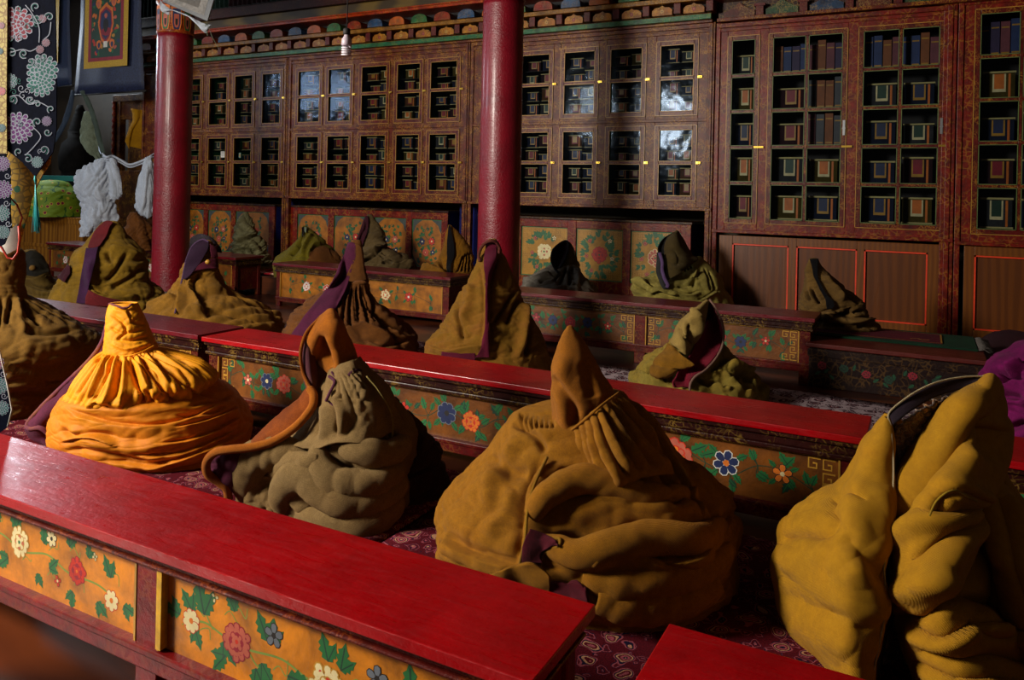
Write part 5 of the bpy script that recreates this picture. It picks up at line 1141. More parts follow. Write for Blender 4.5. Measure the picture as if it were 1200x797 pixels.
# ---- 2 grey beige cloak with orange hood
o, s = (230, 350), 2.748; t0 = depth_front(415, 628) + .34; org = centre(400, t0)
BE = cloth('wool_beige', '#c2a066', '#5c4220', .35, 1.2, .9, '#aa8650', .4, True); BR = cloth('wool_dark_brown', '#4c2c0e', '#1e1004', .4); OR = cloth('felt_orange', '#d07c08', '#6a3404', .5, .8, col2='#bd6406')
r = cloak('beige grey sackcloth cloak with orange hood and long orange flap', org)
st = zs(o, s, [('l', 38, 40, [(270, 480), (360, 500), (440, 520), (520, 570), (640, 550)]), ('v', 12, 30, [(425, 470), (395, 500), (400, 545), (450, 600), (540, 610), (630, 580)]), ('l', 50, 36, [(280, 590), (340, 570), (400, 575), (440, 600)]), ('v', 9, 20, [(320, 590), (400, 580), (440, 610)]),
     ('r', 30, 26, [(400, 500), (470, 480), (560, 540), (600, 560)]), ('v', 7, 20, [(440, 600), (480, 570), (540, 560)]), ('l', 26, 22, [(400, 640), (500, 660), (600, 640), (690, 560)]), ('l', 24, 20, [(320, 690), (430, 720), (560, 700), (650, 640)]), ('v', 9, 18, [(540, 700), (600, 650), (640, 610), (700, 560)]),
     ('v', 6, 12, [(500, 740), (560, 690), (620, 650)]), ('r', 22, 18, [(640, 300), (690, 380), (700, 450)]), ('v', 9, 24, [(530, 400), (590, 465), (625, 455), (600, 420)]), ('r', 26, 20, [(560, 300), (620, 400), (610, 460), (570, 510)]), ('v', 7, 16, [(350, 480), (420, 465), (520, 460)]), ('r', 20, 16, [(300, 640), (380, 690), (480, 700)])])
G = body_grid(kz(o, s, [(250, 430, 560, 1.), (270, 405, 605), (310, 395, 630), (350, 385, 655), (400, 345, 690), (440, 300, 705), (480, 285, 700), (540, 280, 700), (590, 272, 692), (640, 275, 690), (690, 285, 655), (705, 292, 640)]), t0, 0, 200, 300, kf=.95, kb=.8, crump=.04, cfreq=(5, 5, 6), seed=12, strokes=st)
GL = body_grid(kz(o, s, [(488, 205, 320, .6), (510, 180, 380), (550, 168, 400), (600, 146, 410), (640, 150, 415), (670, 165, 410)]), t0 - .04, 0, 80, 160, kf=.7, crump=.05, cfreq=(7, 7, 8), seed=31, strokes=zs(o, s, [('v', 9, 26, [(250, 500), (300, 560), (300, 640)]), ('r', 22, 22, [(160, 620), (220, 560), (280, 550)]), ('v', 9, 20, [(170, 540), (240, 560), (330, 520)])]))
RL = [roll(o, s, [(168, 640, .1), (158, 580, .14), (185, 520, .16), (245, 495, .18), (310, 505, .2), (350, 545, .24)], t0, .075, 1), roll(o, s, [(250, 560, .16), (300, 540, .24), (350, 535, .3), (400, 520, .32)], t0, .05, 2),
      roll(o, s, [(400, 480, .27), (392, 530, .31), (420, 580, .34), (490, 600, .35), (580, 590, .33), (660, 550, .25)], t0, .06, 3), roll(o, s, [(285, 690, .2), (278, 630, .24), (310, 580, .28), (360, 575, .31), (410, 620, .34), (480, 655, .36), (580, 650, .32), (670, 590, .22)], t0, .07, 4),
      roll(o, s, [(330, 700, .26), (420, 730, .33), (520, 725, .34), (600, 690, .3), (650, 640, .24)], t0, .07, 5), roll(o, s, [(470, 480, .3), (540, 490, .32), (610, 500, .28), (680, 460, .18)], t0, .055, 6)]
shell('sackcloth_body', [(G, True), (GL, True)] + [(q, True) for q in RL], org, BE, r)
GB = body_grid(kz(o, s, [(330, 560, 650, .8), (380, 540, 700), (420, 520, 728), (470, 500, 772), (520, 480, 785), (560, 480, 800), (610, 490, 812), (650, 500, 800)]), t0 + .14, 0, 110, 200, kf=.75, crump=.05, cfreq=(6, 6, 8), seed=17, strokes=zs(o, s, [('v', 10, 26, [(720, 420), (700, 500), (660, 570)]), ('l', 24, 26, [(640, 600), (720, 560), (780, 540)]), ('l', 20, 22, [(640, 660), (720, 640), (775, 600)])]))
shell('brown_underlayer', [(GB, True)], org, BR, r)
cs = [('v', 3, 18, [(440 + 9 * i, 262 - 5 * i), (436 + 15 * i, 300 - 4 * i), (430 + 22 * i, 350)]) for i in range(9)] + [('v', 7, 24, [(440, 320), (445, 380), (455, 440)]), ('r', 10, 20, [(455, 310), (475, 380), (470, 450)]), ('v', 6, 20, [(480, 290), (500, 340), (520, 400)]), ('r', 10, 18, [(510, 270), (560, 340), (580, 420)]), ('v', 7, 22, [(400, 350), (400, 400), (380, 450)]), ('r', 9, 16, [(420, 340), (420, 400), (410, 460)]), ('v', 6, 16, [(530, 250), (580, 300), (620, 380)])]
G = sheet_grid(rows_z(o, s, [[(432, 238, .05), (448, 226, .12), (475, 214, .15), (500, 206, .14), (520, 194, .04)], [(402, 322, .08), (440, 300, .2), (480, 280, .24), (530, 262, .22), (575, 250, .06)], [(375, 395, .12), (425, 385, .25), (480, 360, .3), (550, 330, .28), (622, 300, .08)], [(330, 450, .14), (400, 445, .26), (470, 430, .3), (560, 400, .3), (635, 350, .12)], [(270, 470, .16), (380, 488, .3), (450, 465, .34), (560, 462, .32), (665, 400, .1)]]), t0, 10, 12, zs(o, s, cs), .02, seed=4)
shell('gathered_cape', [(G, False)], org, BE, r)
hs = zs(o, s, [('v', 12, 16, [(400, 110), (425, 170), (440, 230)]), ('r', 14, 10, [(440, 70), (470, 130), (490, 190)]), ('v', 10, 10, [(360, 150), (380, 190), (400, 210)])])
G = sheet_grid(rows_z(o, s, [[(428, 42, 0), (432, 40, .02), (436, 40, .02), (440, 44, 0)], [(392, 72, -.02), (420, 62, .06), (445, 62, .07), (464, 84, -.02)], [(362, 112, -.03), (405, 92, .08), (450, 100, .1), (485, 138, -.03)], [(372, 160, .06), (400, 118, .08), (445, 150, .12), (505, 175, -.03)], [(390, 200, .0), (420, 150, .03), (455, 190, .13), (516, 200, -.02)], [(430, 240, .04), (440, 225, .1), (460, 228, .14), (518, 212, .02)]]), t0, 10, 10, hs, .008, seed=6)
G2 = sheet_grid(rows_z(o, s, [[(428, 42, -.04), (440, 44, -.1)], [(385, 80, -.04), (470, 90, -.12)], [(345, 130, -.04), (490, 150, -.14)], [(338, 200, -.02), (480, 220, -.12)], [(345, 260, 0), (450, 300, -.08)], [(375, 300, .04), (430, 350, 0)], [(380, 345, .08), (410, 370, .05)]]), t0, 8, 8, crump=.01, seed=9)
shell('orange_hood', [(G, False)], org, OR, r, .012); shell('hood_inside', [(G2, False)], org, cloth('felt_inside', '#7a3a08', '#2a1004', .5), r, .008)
G = sheet_grid(rows_z(o, s, [[(360, 110, 0), (350, 130, .02), (340, 150, 0)], [(378, 160, .02), (358, 175, .05), (336, 190, .02)], [(390, 230, .03), (365, 235, .07), (340, 240, .03)], [(392, 280, .04), (375, 290, .08), (352, 285, .04)], [(395, 330, .06), (375, 345, .1), (372, 320, .08)]]), t0, 8, 8, seed=3)
shell('hood_lapel', [(G, False)], org, cloth('lapel', '#7a4a2c', '#4a1c38', .6), r, .008)
G = sheet_grid(rows_z(o, s, [[(366, 285, .07), (372, 300, .1), (380, 318, .12)], [(328, 330, .08), (348, 345, .12), (370, 358, .14)], [(288, 362, .1), (310, 382, .15), (332, 400, .17)], [(248, 398, .12), (268, 418, .17), (290, 436, .2)], [(212, 432, .14), (226, 448, .19), (240, 462, .21)], [(180, 462, .18), (178, 470, .21), (176, 478, .23)]]), t0, 8, 8, crump=.01, seed=6)
shell('orange_flap', [(G, False)], org, cloth('flap_orange', '#a4500a', '#5a2408', .5), r, .01)
G = sheet_grid(rows_z(o, s, [[(60, 505, .18), (110, 490, .2), (170, 492, .18), (215, 490, .12)], [(48, 540, .16), (95, 525, .2), (150, 530, .18), (200, 520, .1)], [(60, 580, .14), (100, 570, .18), (140, 570, .16), (175, 560, .1)], [(95, 630, .14), (115, 625, .16), (135, 620, .14), (155, 600, .1)]]), t0, 10, 10, crump=.03, seed=6)
shell('purple_lining', [(G, False)], org, PU, r)
stitched('rolled_hem', o, s, [(398, 62, 0), (358, 105, .02), (340, 150, .04), (336, 195, .05), (346, 245, .06), (366, 290, .1), (378, 315, .13), (372, 352, .16), (334, 400, .2), (290, 436, .22), (238, 464, .235), (172, 480, .24), (110, 486, .24), (62, 496, .23), (34, 525, .22), (38, 565, .2), (72, 590, .18), (98, 612, .17), (104, 645, .15)], t0, [.009] * 40 + [.02] * 105, cloth('hem_orange', '#bd6a0a', '#7a3a06', .4), r, org)
stitched('torn_trim', o, s, [(436, 236, .16), (450, 262, .19), (440, 292, .2), (452, 300, .22), (470, 345, .25), (450, 350, .24), (425, 330, .22)], t0, .005, cloth('trim_plum', '#6a2c4a', '#2a1018', .4), r, org)
stitched('torn_trim', o, s, [(480, 262, .2), (498, 240, .2), (520, 232, .17), (545, 236, .12)], t0, .009, cloth('trim_plum', '#6a2c4a', '#2a1018', .4), r, org)

stitched('pale_seam', o, s, [(548, 250, .23), (590, 300, .25), (628, 370, .23), (632, 430, .22), (615, 490, .26), (568, 522, .3)], t0 - .01, .0035, cloth('seam_thread', '#a89450', '#6a5a2a', .2), r, org)
stitched('torn_trim', o, s, [(428, 250, .14), (446, 268, .2), (432, 300, .22), (418, 330, .22)], t0 - .01, .007, cloth('trim_plum', '#6a2c4a', '#2a1018', .4), r, org)

# ---- 3 brown ochre cloak, centre
o, s = (500, 370), 2.154; t0 = depth_front(755, 731) + .36; org = centre(700, t0)
OC = cloth('wool_ochre', '#cc880c', '#482803', .4, 1., .85, '#a06406', .3); CR = cloth('lining_crimson', '#6a0c22', '#24040c', .4)
r = cloak('dark ochre cloak with tall pointed hood, in the centre behind the nearest bench', org)
st = zs(o, s, [('k', 46, 46, [(305, 355), (272, 430), (256, 500), (250, 560), (236, 634)]), ('k', 50, 34, [(236, 634), (170, 615), (100, 590), (50, 560)]), ('r', 30, 18, [(100, 470), (150, 420), (210, 400)]), ('v', 16, 18, [(165, 350), (200, 390), (260, 400)]),
     ('l', 40, 40, [(262, 480), (330, 430), (420, 400), (500, 430), (600, 450), (690, 440)]), ('v', 13, 36, [(330, 400), (400, 405), (440, 440)]), ('k', 30, 34, [(270, 525), (310, 480), (370, 450), (460, 450)]), ('l', 44, 44, [(330, 555), (420, 585), (520, 550), (640, 575), (705, 555)]), ('v', 10, 26, [(300, 575), (370, 560), (440, 580), (560, 560)]),
     ('r', 30, 26, [(340, 520), (440, 500), (560, 520), (660, 560)]), ('r', 26, 22, [(380, 470), (500, 470), (620, 500), (700, 500)]), ('v', 9, 24, [(450, 455), (560, 480), (640, 460), (690, 480)]), ('l', 40, 38, [(380, 640), (430, 600), (520, 600), (620, 610), (740, 560)]), ('l', 34, 34, [(370, 655), (450, 690), (560, 660), (680, 660), (765, 600)]), ('l', 26, 30, [(430, 705), (520, 735), (650, 715), (755, 660)]),
     ('v', 8, 20, [(560, 600), (640, 640), (740, 620)]), ('v', 8, 20, [(500, 640), (600, 680), (720, 680)]), ('k', 14, 22, [(505, 200), (560, 270), (610, 360), (660, 450), (705, 540)]), ('v', 13, 28, [(560, 330), (600, 400), (620, 460), (600, 500)]), ('r', 28, 22, [(640, 380), (720, 440), (760, 480)]), ('v', 9, 16, [(640, 380), (690, 460), (740, 520)]), ('v', 12, 24, [(700, 560), (750, 520), (775, 490)]),
     ('r', 18, 16, [(230, 300), (180, 400), (150, 500)]), ('r', 20, 14, [(150, 560), (200, 500), (230, 440)]), ('v', 10, 22, [(215, 270), (270, 300), (300, 350)])] + [('v', 4, 16, [(244 + 12 * i, 244 - i), (238 + 13 * i, 262), (236 + 14 * i, 284)]) for i in range(7)])
G = body_grid(kz(o, s, [(205, 400, 505, .8), (225, 330, 530, .8), (240, 240, 545, .85), (262, 208, 562), (300, 186, 590), (350, 150, 630), (400, 108, 690), (440, 62, 738), (470, 36, 765), (510, 24, 778), (545, 28, 772), (580, 36, 762), (610, 50, 765), (650, 80, 765), (690, 120, 755)]), t0, 0, 230, 360, kf=.8, kb=.75, crump=.042, cfreq=(4, 4, 6), seed=23, strokes=st)
G0 = G
RL = [roll(o, s, on(o, s, [(395, 655, 0.35), (470, 682, 0.40), (590, 668, 0.39), (700, 645, 0.29), (766, 590, 0.12)], t0, [G0], -.012), t0, .05, 11), roll(o, s, on(o, s, [(425, 715, 0.35), (520, 735, 0.39), (640, 722, 0.35), (735, 675, 0.20)], t0, [G0], -.012), t0, .055, 12),
      roll(o, s, on(o, s, [(300, 575, 0.39), (380, 600, 0.42), (470, 585, 0.42), (570, 560, 0.40), (680, 565, 0.29), (740, 530, 0.16)], t0, [G0], -.012), t0, .05, 13), roll(o, s, on(o, s, [(262, 505, 0.35), (310, 450, 0.35), (390, 415, 0.33), (470, 430, 0.35), (560, 455, 0.34), (650, 450, 0.25)], t0, [G0], -.012), t0, .045, 14)]
shell('wool_body', [(G, True)] + [(q, True) for q in RL], org, OC, r)
hs = zs(o, s, [('v', 12, 22, [(318, 150), (345, 190), (372, 240), (372, 285)]), ('r', 22, 16, [(345, 90), (340, 180), (350, 260), (370, 330)]), ('v', 14, 12, [(400, 110), (410, 170), (420, 210)]), ('v', 12, 16, [(330, 300), (350, 350), (390, 360)])])
G = body_grid(kz(o, s, [(27, 358, 366, .6), (40, 346, 378, .7), (70, 332, 402, .8), (110, 320, 424), (150, 316, 445), (190, 318, 472), (240, 322, 470), (290, 318, 440), (330, 326, 420), (365, 345, 405), (384, 362, 392)]), t0 - .10, .48, 120, 200, kf=.85, crump=.012, seed=28, strokes=hs, sm=2)
shell('pointed_hood', [(G, True)], org, cloth('felt_ochre', '#b06c0a', '#5e3404', .4, .8, col2='#9c5c0a'), r)
rs_ = []
for i, (a, b) in enumerate(zip([(372, 288), (385, 278), (400, 268), (414, 256), (428, 244), (442, 232), (456, 220), (470, 210)], [(408, 432), (430, 440), (450, 448), (476, 430), (505, 410), (540, 400), (580, 390), (605, 360)])):
    m_ = ((a[0] + b[0]) / 2 - 8, (a[1] + b[1]) / 2); rs_ += [('v', 6, 26, [a, m_, b]), ('r', 6, 12, [(a[0] + 8, a[1] - 6), (m_[0] + 12, m_[1] - 6), (b[0] + 16, b[1] - 8)])]
G = sheet_grid(rows_z(o, s, [[(362, 292, .18), (395, 268, .24), (435, 234, .26), (488, 196, .16)], [(372, 320, .2), (412, 310, .3), (460, 290, .33), (525, 250, .18)], [(388, 370, .22), (430, 375, .33), (490, 350, .38), (575, 315, .2)], [(402, 420, .22), (440, 435, .34), (500, 405, .4), (608, 370, .22)], [(405, 438, .2), (455, 455, .33), (515, 415, .38), (618, 395, .2)]]), t0, 16, 16, zs(o, s, rs_), .01, seed=14)
shell('gathered_ruffle', [(G, False)], org, OC, r)
stitched('ruffle_stitching', o, s, [(364, 290, .2), (397, 264, .265), (437, 230, .285), (486, 194, .18)], t0, .005, OC, r, org)
G = sheet_grid(rows_z(o, s, [[(262, 538, .34), (250, 560, .36), (238, 585, .36), (238, 630, .36)], [(285, 545, .33), (268, 565, .34), (256, 590, .34), (250, 628, .35)], [(318, 560, .34), (292, 572, .34), (270, 592, .34), (268, 622, .34)], [(330, 575, .34), (300, 590, .35), (285, 605, .35), (292, 625, .34)]]), t0, 8, 8, crump=.015, seed=3)
shell('crimson_lining', [(drape(G, [G0] + RL, .02), False)], org, CR, r)
G = sheet_grid(rows_z(o, s, [[(150, 655, .26), (200, 640, .33), (260, 622, .36), (310, 660, .35)], [(150, 668, .3), (210, 680, .38), (270, 690, .4), (312, 672, .38)], [(190, 682, .3), (230, 692, .38), (280, 702, .4), (305, 690, .36)]]), t0, 8, 8, crump=.02, seed=3)
shell('loose_hem', [(drape(G, [G0] + RL, .03), False)], org, OC, r)
G = sheet_grid(rows_z(o, s, [[(300, 690, .3), (350, 672, .34), (400, 690, .3)], [(300, 715, .34), (350, 705, .38), (402, 715, .34)], [(310, 730, .34), (360, 735, .38), (400, 730, .34)]]), t0, 8, 8, crump=.04, seed=3)
shell('crimson_lining', [(drape(G, [G0] + RL, .02), False)], org, CR, r)
stitched('hem_edge', o, s, on(o, s, [(304, 358, .22), (270, 432, .33), (254, 500, .37), (249, 560, .385), (236, 632, .39), (262, 626, .4), (285, 585, .4), (330, 562, .38), (334, 580, .38), (296, 600, .38), (288, 632, .38)], t0, [G0] + RL, .006), t0, .0055, cloth('hem_gold', '#a87a10', '#5a3a06', .3), r, org)

# ---- 4 big golden cloak at right
o, s = (880, 430), 2.172; t0 = 2.52; org = centre(1100, t0)
GO = cloth('wool_golden', '#c48e10', '#6e4806', .35, .7, .8, '#a8740a', .2); r = cloak('large golden cloak standing open with fleece lining, front right', org)
st = zs(o, s, [('r', 24, 15, [(335, 170), (300, 270), (272, 350), (262, 420)]), ('v', 15, 14, [(240, 300), (212, 360), (225, 400), (180, 450)]), ('r', 30, 10, [(90, 520), (130, 480), (200, 490)]), ('r', 26, 12, [(250, 500), (300, 560), (310, 640)]), ('v', 22, 12, [(240, 430), (285, 480), (332, 560)]),
     ('v', 20, 11, [(80, 560), (160, 610), (250, 640), (300, 680)]), ('r', 30, 10, [(110, 640), (190, 690), (260, 720)]), ('v', 9, 12, [(200, 350), (250, 330), (300, 350)]), ('v', 14, 16, [(85, 440), (140, 430), (200, 440)]), ('r', 20, 9, [(330, 300), (335, 400), (310, 480)])])
G = sheet_grid(rows_z(o, s, [[(342, 128, -.03), (344, 124, -.01), (347, 121, 0), (350, 119, 0)], [(298, 195, -.08), (315, 195, .0), (336, 192, .04), (357, 190, .04)], [(240, 288, -.14), (280, 285, .02), (322, 285, .08), (361, 285, .08)], [(165, 332, -.18), (230, 335, .02), (300, 338, .12), (358, 340, .11)], [(88, 392, -.22), (180, 395, .02), (280, 395, .16), (354, 398, .14)],
     [(72, 455, -.22), (160, 455, .04), (260, 455, .19), (346, 455, .16)], [(60, 515, -.2), (150, 515, .06), (250, 510, .22), (337, 508, .18)], [(74, 610, -.18), (160, 605, .08), (250, 605, .24), (342, 600, .2)], [(118, 705, -.14), (180, 705, .1), (250, 710, .24), (324, 705, .22)], [(182, 800, -.1), (220, 805, .1), (260, 810, .24), (305, 800, .22)], [(230, 900, -.05), (250, 905, .1), (270, 910, .2), (300, 905, .2)]]), t0, 26, 26, st, .012, (6, 6, 6), 5)
G1 = sheet_grid(rows_z(o, s, [[(342, 128, -.04), (344, 124, -.14), (347, 121, -.24)], [(298, 195, -.08), (330, 190, -.24), (420, 190, -.32)], [(240, 288, -.14), (290, 285, -.34), (430, 285, -.42)], [(88, 392, -.22), (200, 392, -.42), (420, 395, -.5)], [(60, 515, -.2), (180, 510, -.45), (420, 508, -.55)], [(74, 610, -.18), (200, 600, -.45), (420, 600, -.55)], [(118, 705, -.14), (240, 705, -.4), (420, 705, -.5)], [(182, 800, -.1), (260, 800, -.35), (420, 800, -.45)]]), t0, 8, 6, (), .03, (6, 6, 6), 6)
shell('left_front', [(G, False), (G1, False)], org, GO, r, .012)
gat = zs(o, s, [('r', 28, 26, [(600, 60), (520, 140), (450, 240), (385, 330), (352, 400)]), ('v', 13, 38, [(598, 110), (540, 190), (470, 275), (410, 345), (368, 420)]), ('v', 20, 34, [(604, 140), (592, 190), (570, 235)]), ('r', 26, 22, [(560, 200), (520, 270), (480, 330)]), ('r', 20, 20, [(625, 120), (622, 200), (600, 280), (580, 330)]),
     ('k', 26, 30, [(455, 380), (480, 330), (520, 312), (580, 335)]), ('v', 9, 30, [(590, 348), (540, 362), (490, 372), (455, 372)]), ('r', 18, 22, [(580, 338), (530, 330), (470, 350)]), ('v', 9, 26, [(588, 360), (540, 400), (480, 440), (420, 500)]), ('r', 22, 22, [(580, 352), (520, 380), (430, 400), (370, 450)]), ('r', 26, 26, [(575, 380), (530, 440), (480, 500), (430, 560)]),
     ('v', 12, 30, [(584, 400), (580, 470), (550, 560), (500, 610)]), ('v', 14, 34, [(365, 620), (430, 640), (500, 600), (570, 590), (620, 620)]), ('r', 28, 26, [(380, 580), (440, 560), (500, 530)]), ('l', 30, 30, [(400, 650), (480, 690), (560, 660), (650, 680)]), ('v', 12, 28, [(440, 700), (520, 740), (620, 730), (720, 760)]), ('l', 30, 26, [(430, 740), (520, 790), (640, 800), (740, 840)]), ('r', 24, 22, [(560, 620), (620, 680), (700, 700)]), ('v', 10, 20, [(540, 640), (580, 680), (640, 690)])])
G = sheet_grid(rows_z(o, s, [[(602, 32, -.02), (608, 28, 0), (614, 27, 0), (619, 31, -.04)], [(568, 60, -.02), (590, 52, .04), (612, 52, .04), (628, 62, -.08)], [(524, 105, -.01), (560, 92, .08), (602, 88, .06), (636, 104, -.1)], [(482, 178, .0), (530, 165, .12), (590, 165, .1), (639, 182, -.12)], [(425, 262, .02), (480, 258, .15), (560, 260, .14), (627, 265, -.1)],
     [(374, 330, .04), (440, 320, .18), (530, 325, .19), (598, 325, -.0)], [(352, 402, .06), (430, 400, .22), (520, 400, .23), (592, 400, .08)], [(350, 490, .08), (430, 490, .26), (520, 495, .26), (592, 495, .1)], [(354, 575, .1), (435, 580, .28), (520, 585, .28), (605, 590, .12)], [(386, 680, .12), (470, 680, .3), (560, 685, .3), (655, 690, .16)], [(425, 790, .14), (520, 800, .32), (620, 800, .32), (730, 800, .18)], [(450, 900, .1), (540, 900, .3), (640, 900, .3), (760, 900, .15)]]), t0, 30, 26, gat, .014, (6, 6, 6), 15)
sk = zs(o, s, [('v', 8, 30, [(592, 345), (602, 420), (612, 520), (640, 620)]), ('r', 11, 22, [(605, 330), (625, 420), (650, 520)]), ('v', 8, 28, [(622, 330), (650, 400), (670, 500), (700, 600)]), ('r', 12, 22, [(640, 328), (680, 420), (720, 500)]), ('v', 8, 26, [(655, 335), (700, 410), (760, 500)]), ('r', 12, 16, [(680, 350), (740, 430), (800, 520)]), ('l', 30, 26, [(600, 600), (660, 660), (760, 690), (850, 700)])])
G2 = sheet_grid(rows_z(o, s, [[(585, 318, .04), (600, 292, .06), (618, 290, .05), (634, 322, -.04)], [(588, 342, .06), (612, 325, .1), (645, 325, .08), (690, 350, -.05)], [(588, 420, .06), (635, 420, .16), (690, 430, .14), (745, 445, -.05)], [(592, 520, .08), (660, 530, .22), (730, 540, .2), (810, 560, -.05)], [(610, 620, .08), (690, 640, .24), (780, 660, .22), (870, 680, -.05)], [(640, 760, .08), (740, 780, .24), (830, 800, .2), (910, 800, -.1)], [(660, 900, .08), (760, 900, .24), (850, 900, .2), (920, 900, -.1)]]), t0 + .03, 26, 22, sk, .014, (6, 6, 6), 18)
G3 = sheet_grid(rows_z(o, s, [[(619, 31, -.04), (618, 34, -.1), (612, 36, -.16)], [(639, 182, -.12), (635, 182, -.25), (560, 190, -.32)], [(627, 265, -.1), (640, 280, -.3), (560, 285, -.4)], [(745, 445, -.05), (740, 440, -.3), (560, 440, -.42)], [(870, 680, -.05), (850, 680, -.34), (560, 680, -.45)], [(920, 900, -.1), (880, 900, -.34), (560, 900, -.45)]]), t0, 8, 8, (), .02, (6, 6, 6), 19)
shell('right_front', [(G, False), (G3, False)], org, GO, r, .012); shell('gathered_side', [(G2, False)], org, GO, r, .012)
FL = fleece('fleece_brown', '#b47c42', '#3c1c0c'); DP = cloth('lining_dark_plum', '#2c1a28', '#100810', 0.2)
G = sheet_grid(rows_z(o, s, [[(360, 150, .0), (404, 118, -.01), (452, 88, -.02), (500, 70, -.03), (548, 58, -.03), (590, 50, .0)], [(356, 170, -0.025), (402, 150, -0.025), (450, 120, -0.043), (490, 100, -0.043), (530, 85, -0.025), (590, 70, -0.001)], [(360, 240, -0.025), (395, 230, -0.043), (430, 215, -0.055), (460, 200, -0.055), (500, 180, -0.025), (560, 150, 0.011)], [(356, 330, 0.011), (372, 330, -0.025), (390, 325, -0.043), (410, 320, -0.043), (430, 310, -0.025), (460, 290, 0.023)],
     [(345, 450, 0.059), (352, 450, -0.025), (358, 450, -0.055), (366, 450, -0.055), (376, 450, -0.025), (390, 450, 0.047)], [(332, 580, 0.095), (340, 580, 0.005), (350, 580, -0.025), (360, 580, -0.025), (372, 580, 0.005), (384, 580, 0.065)], [(315, 700, 0.107), (335, 700, 0.035), (355, 700, 0.005), (375, 700, 0.005), (395, 700, 0.035), (415, 700, 0.083)], [(290, 830, 0.107), (330, 830, 0.035), (360, 830, 0.005), (390, 830, 0.005), (420, 830, 0.035), (450, 830, 0.095)]]), t0, 8, 12, (), .035, (26, 26, 26), 9)
shell('fleece_lining', [(G, False)], org, FL, r, .01)
G = sheet_grid(rows_z(o, s, [[(351, 119, .0), (400, 79, .0), (450, 51, -.01), (500, 35, -.02), (560, 27, -.02), (611, 27, -.01)], [(362, 150, .04), (404, 115, .02), (452, 84, .0), (500, 66, -.01), (550, 54, -.01), (596, 44, .02)]]), t0, 10, 6)
shell('plum_facing', [(G, False)], org, DP, r, .006)
G = sheet_grid(rows_z(o, s, [[(350, 120, .0), (352, 122, .0), (356, 140, -.02)], [(357, 190, .04), (362, 190, .02), (370, 190, -.06)], [(361, 285, .08), (367, 285, .05), (374, 285, -.04)], [(354, 398, .14), (360, 398, .1), (366, 398, .0)], [(337, 508, .18), (344, 508, .14), (350, 508, .04)], [(342, 600, .2), (348, 600, .16), (352, 600, .06)], [(324, 705, .22), (332, 705, .18), (340, 705, .06)], [(305, 800, .22), (314, 800, .18), (325, 800, .06)]]), t0, 6, 8)
shell('plum_facing', [(G, False)], org, DP, r, .005)
WS = cloth('stitch_pale', '#c8b48a', '#7a6a4a', .3)
stitched('stitched_hem', o, s, [(611, 25, .0), (560, 24, -.01), (500, 32, -.01), (450, 48, 0), (400, 76, .01), (352, 117, .01), (356, 150, .03), (359, 190, .06), (363, 240, .08), (363, 285, .1), (361, 340, .13), (356, 398, .155), (348, 455, .175), (339, 508, .195), (342, 555, .21), (344, 600, .22), (337, 650, .23), (326, 705, .235), (315, 760, .235), (307, 800, .235)], t0, .0032, WS, r, org)
stitched('loose_thread', o, s, [(455, 378, .3), (470, 345, .31), (495, 322, .31), (520, 315, .3), (540, 322, .28), (575, 342, .24)], t0, .003, cloth('thread_gold', '#b89420', '#7a5a10', .3), r, org)
stitched('pale_label', o, s, [(580, 345, .16), (583, 352, .17), (585, 362, .17)], t0, .006, WS, r, org)

# ---- helper for the simpler cloaks
def simple(label, keys, t0, mat, zb=0., strokes=(), seed=1, extra=(), o=(0, 0), s=1., kf=.8, kb=.75, crump=.04, cf=(5, 5, 8), pleat=None, nz=110, nt=180, cxp=None, group=None, part='wool_body', sm=2):
    keys = kz(o, s, keys); cxp = cxp or (keys[-1][1] + keys[-1][2]) / 2; org = centre(cxp, t0, zb); r = cloak(label, org, group)
    G = body_grid(keys, t0, zb, nz, nt, kf=kf, kb=kb, crump=crump, cfreq=cf, seed=seed, strokes=zs(o, s, strokes), pleat=pleat, sm=sm)
    gr = [(G, True)]
    for e in extra:      # further lumps of the same cloth: (keys, dt, zbase, seed)
        gr.append((body_grid(kz(o, s, e[0]), t0 + e[1], e[2], 60, 120, kf=.75, crump=crump * 1.1, cfreq=cf, seed=e[3], strokes=zs(o, s, strokes)), True))
    shell(part, gr, org, mat, r); LAST[0] = [g for g, _ in gr]; return r, org
LAST = [None]
def flap(r, org, o, s, rows, t0, mat, name='lining', crump=.008, seed=1, n=8, m=8, strokes=(), zb=0, solid=.008, snap=None):
    G = sheet_grid(rows_z(o, s, rows), t0, n, m, zs(o, s, strokes), crump, seed=seed, zbase=zb)
    if snap is None: snap = SNAP[0]
    if snap: G = drape(G, LAST[0], .022); G[..., 2] = np.maximum(G[..., 2], zb + .003)
    return shell(name, [(G, False)], org, mat, r, solid)
VI = cloth('lining_violet', '#3a1838', '#140814', .4); DK = cloth('opening_shade', '#0c070c', '#040204', .3)  # DK: near-black sheets stand in for the shade inside hoods and openings
OL = cloth('wool_olive', '#a07816', '#443408', .35); OL2 = cloth('wool_khaki', '#7a6024', '#3a2a0c', .4); BN = cloth('wool_umber', '#885018', '#3a1e08', .35)
SNAP = [True]
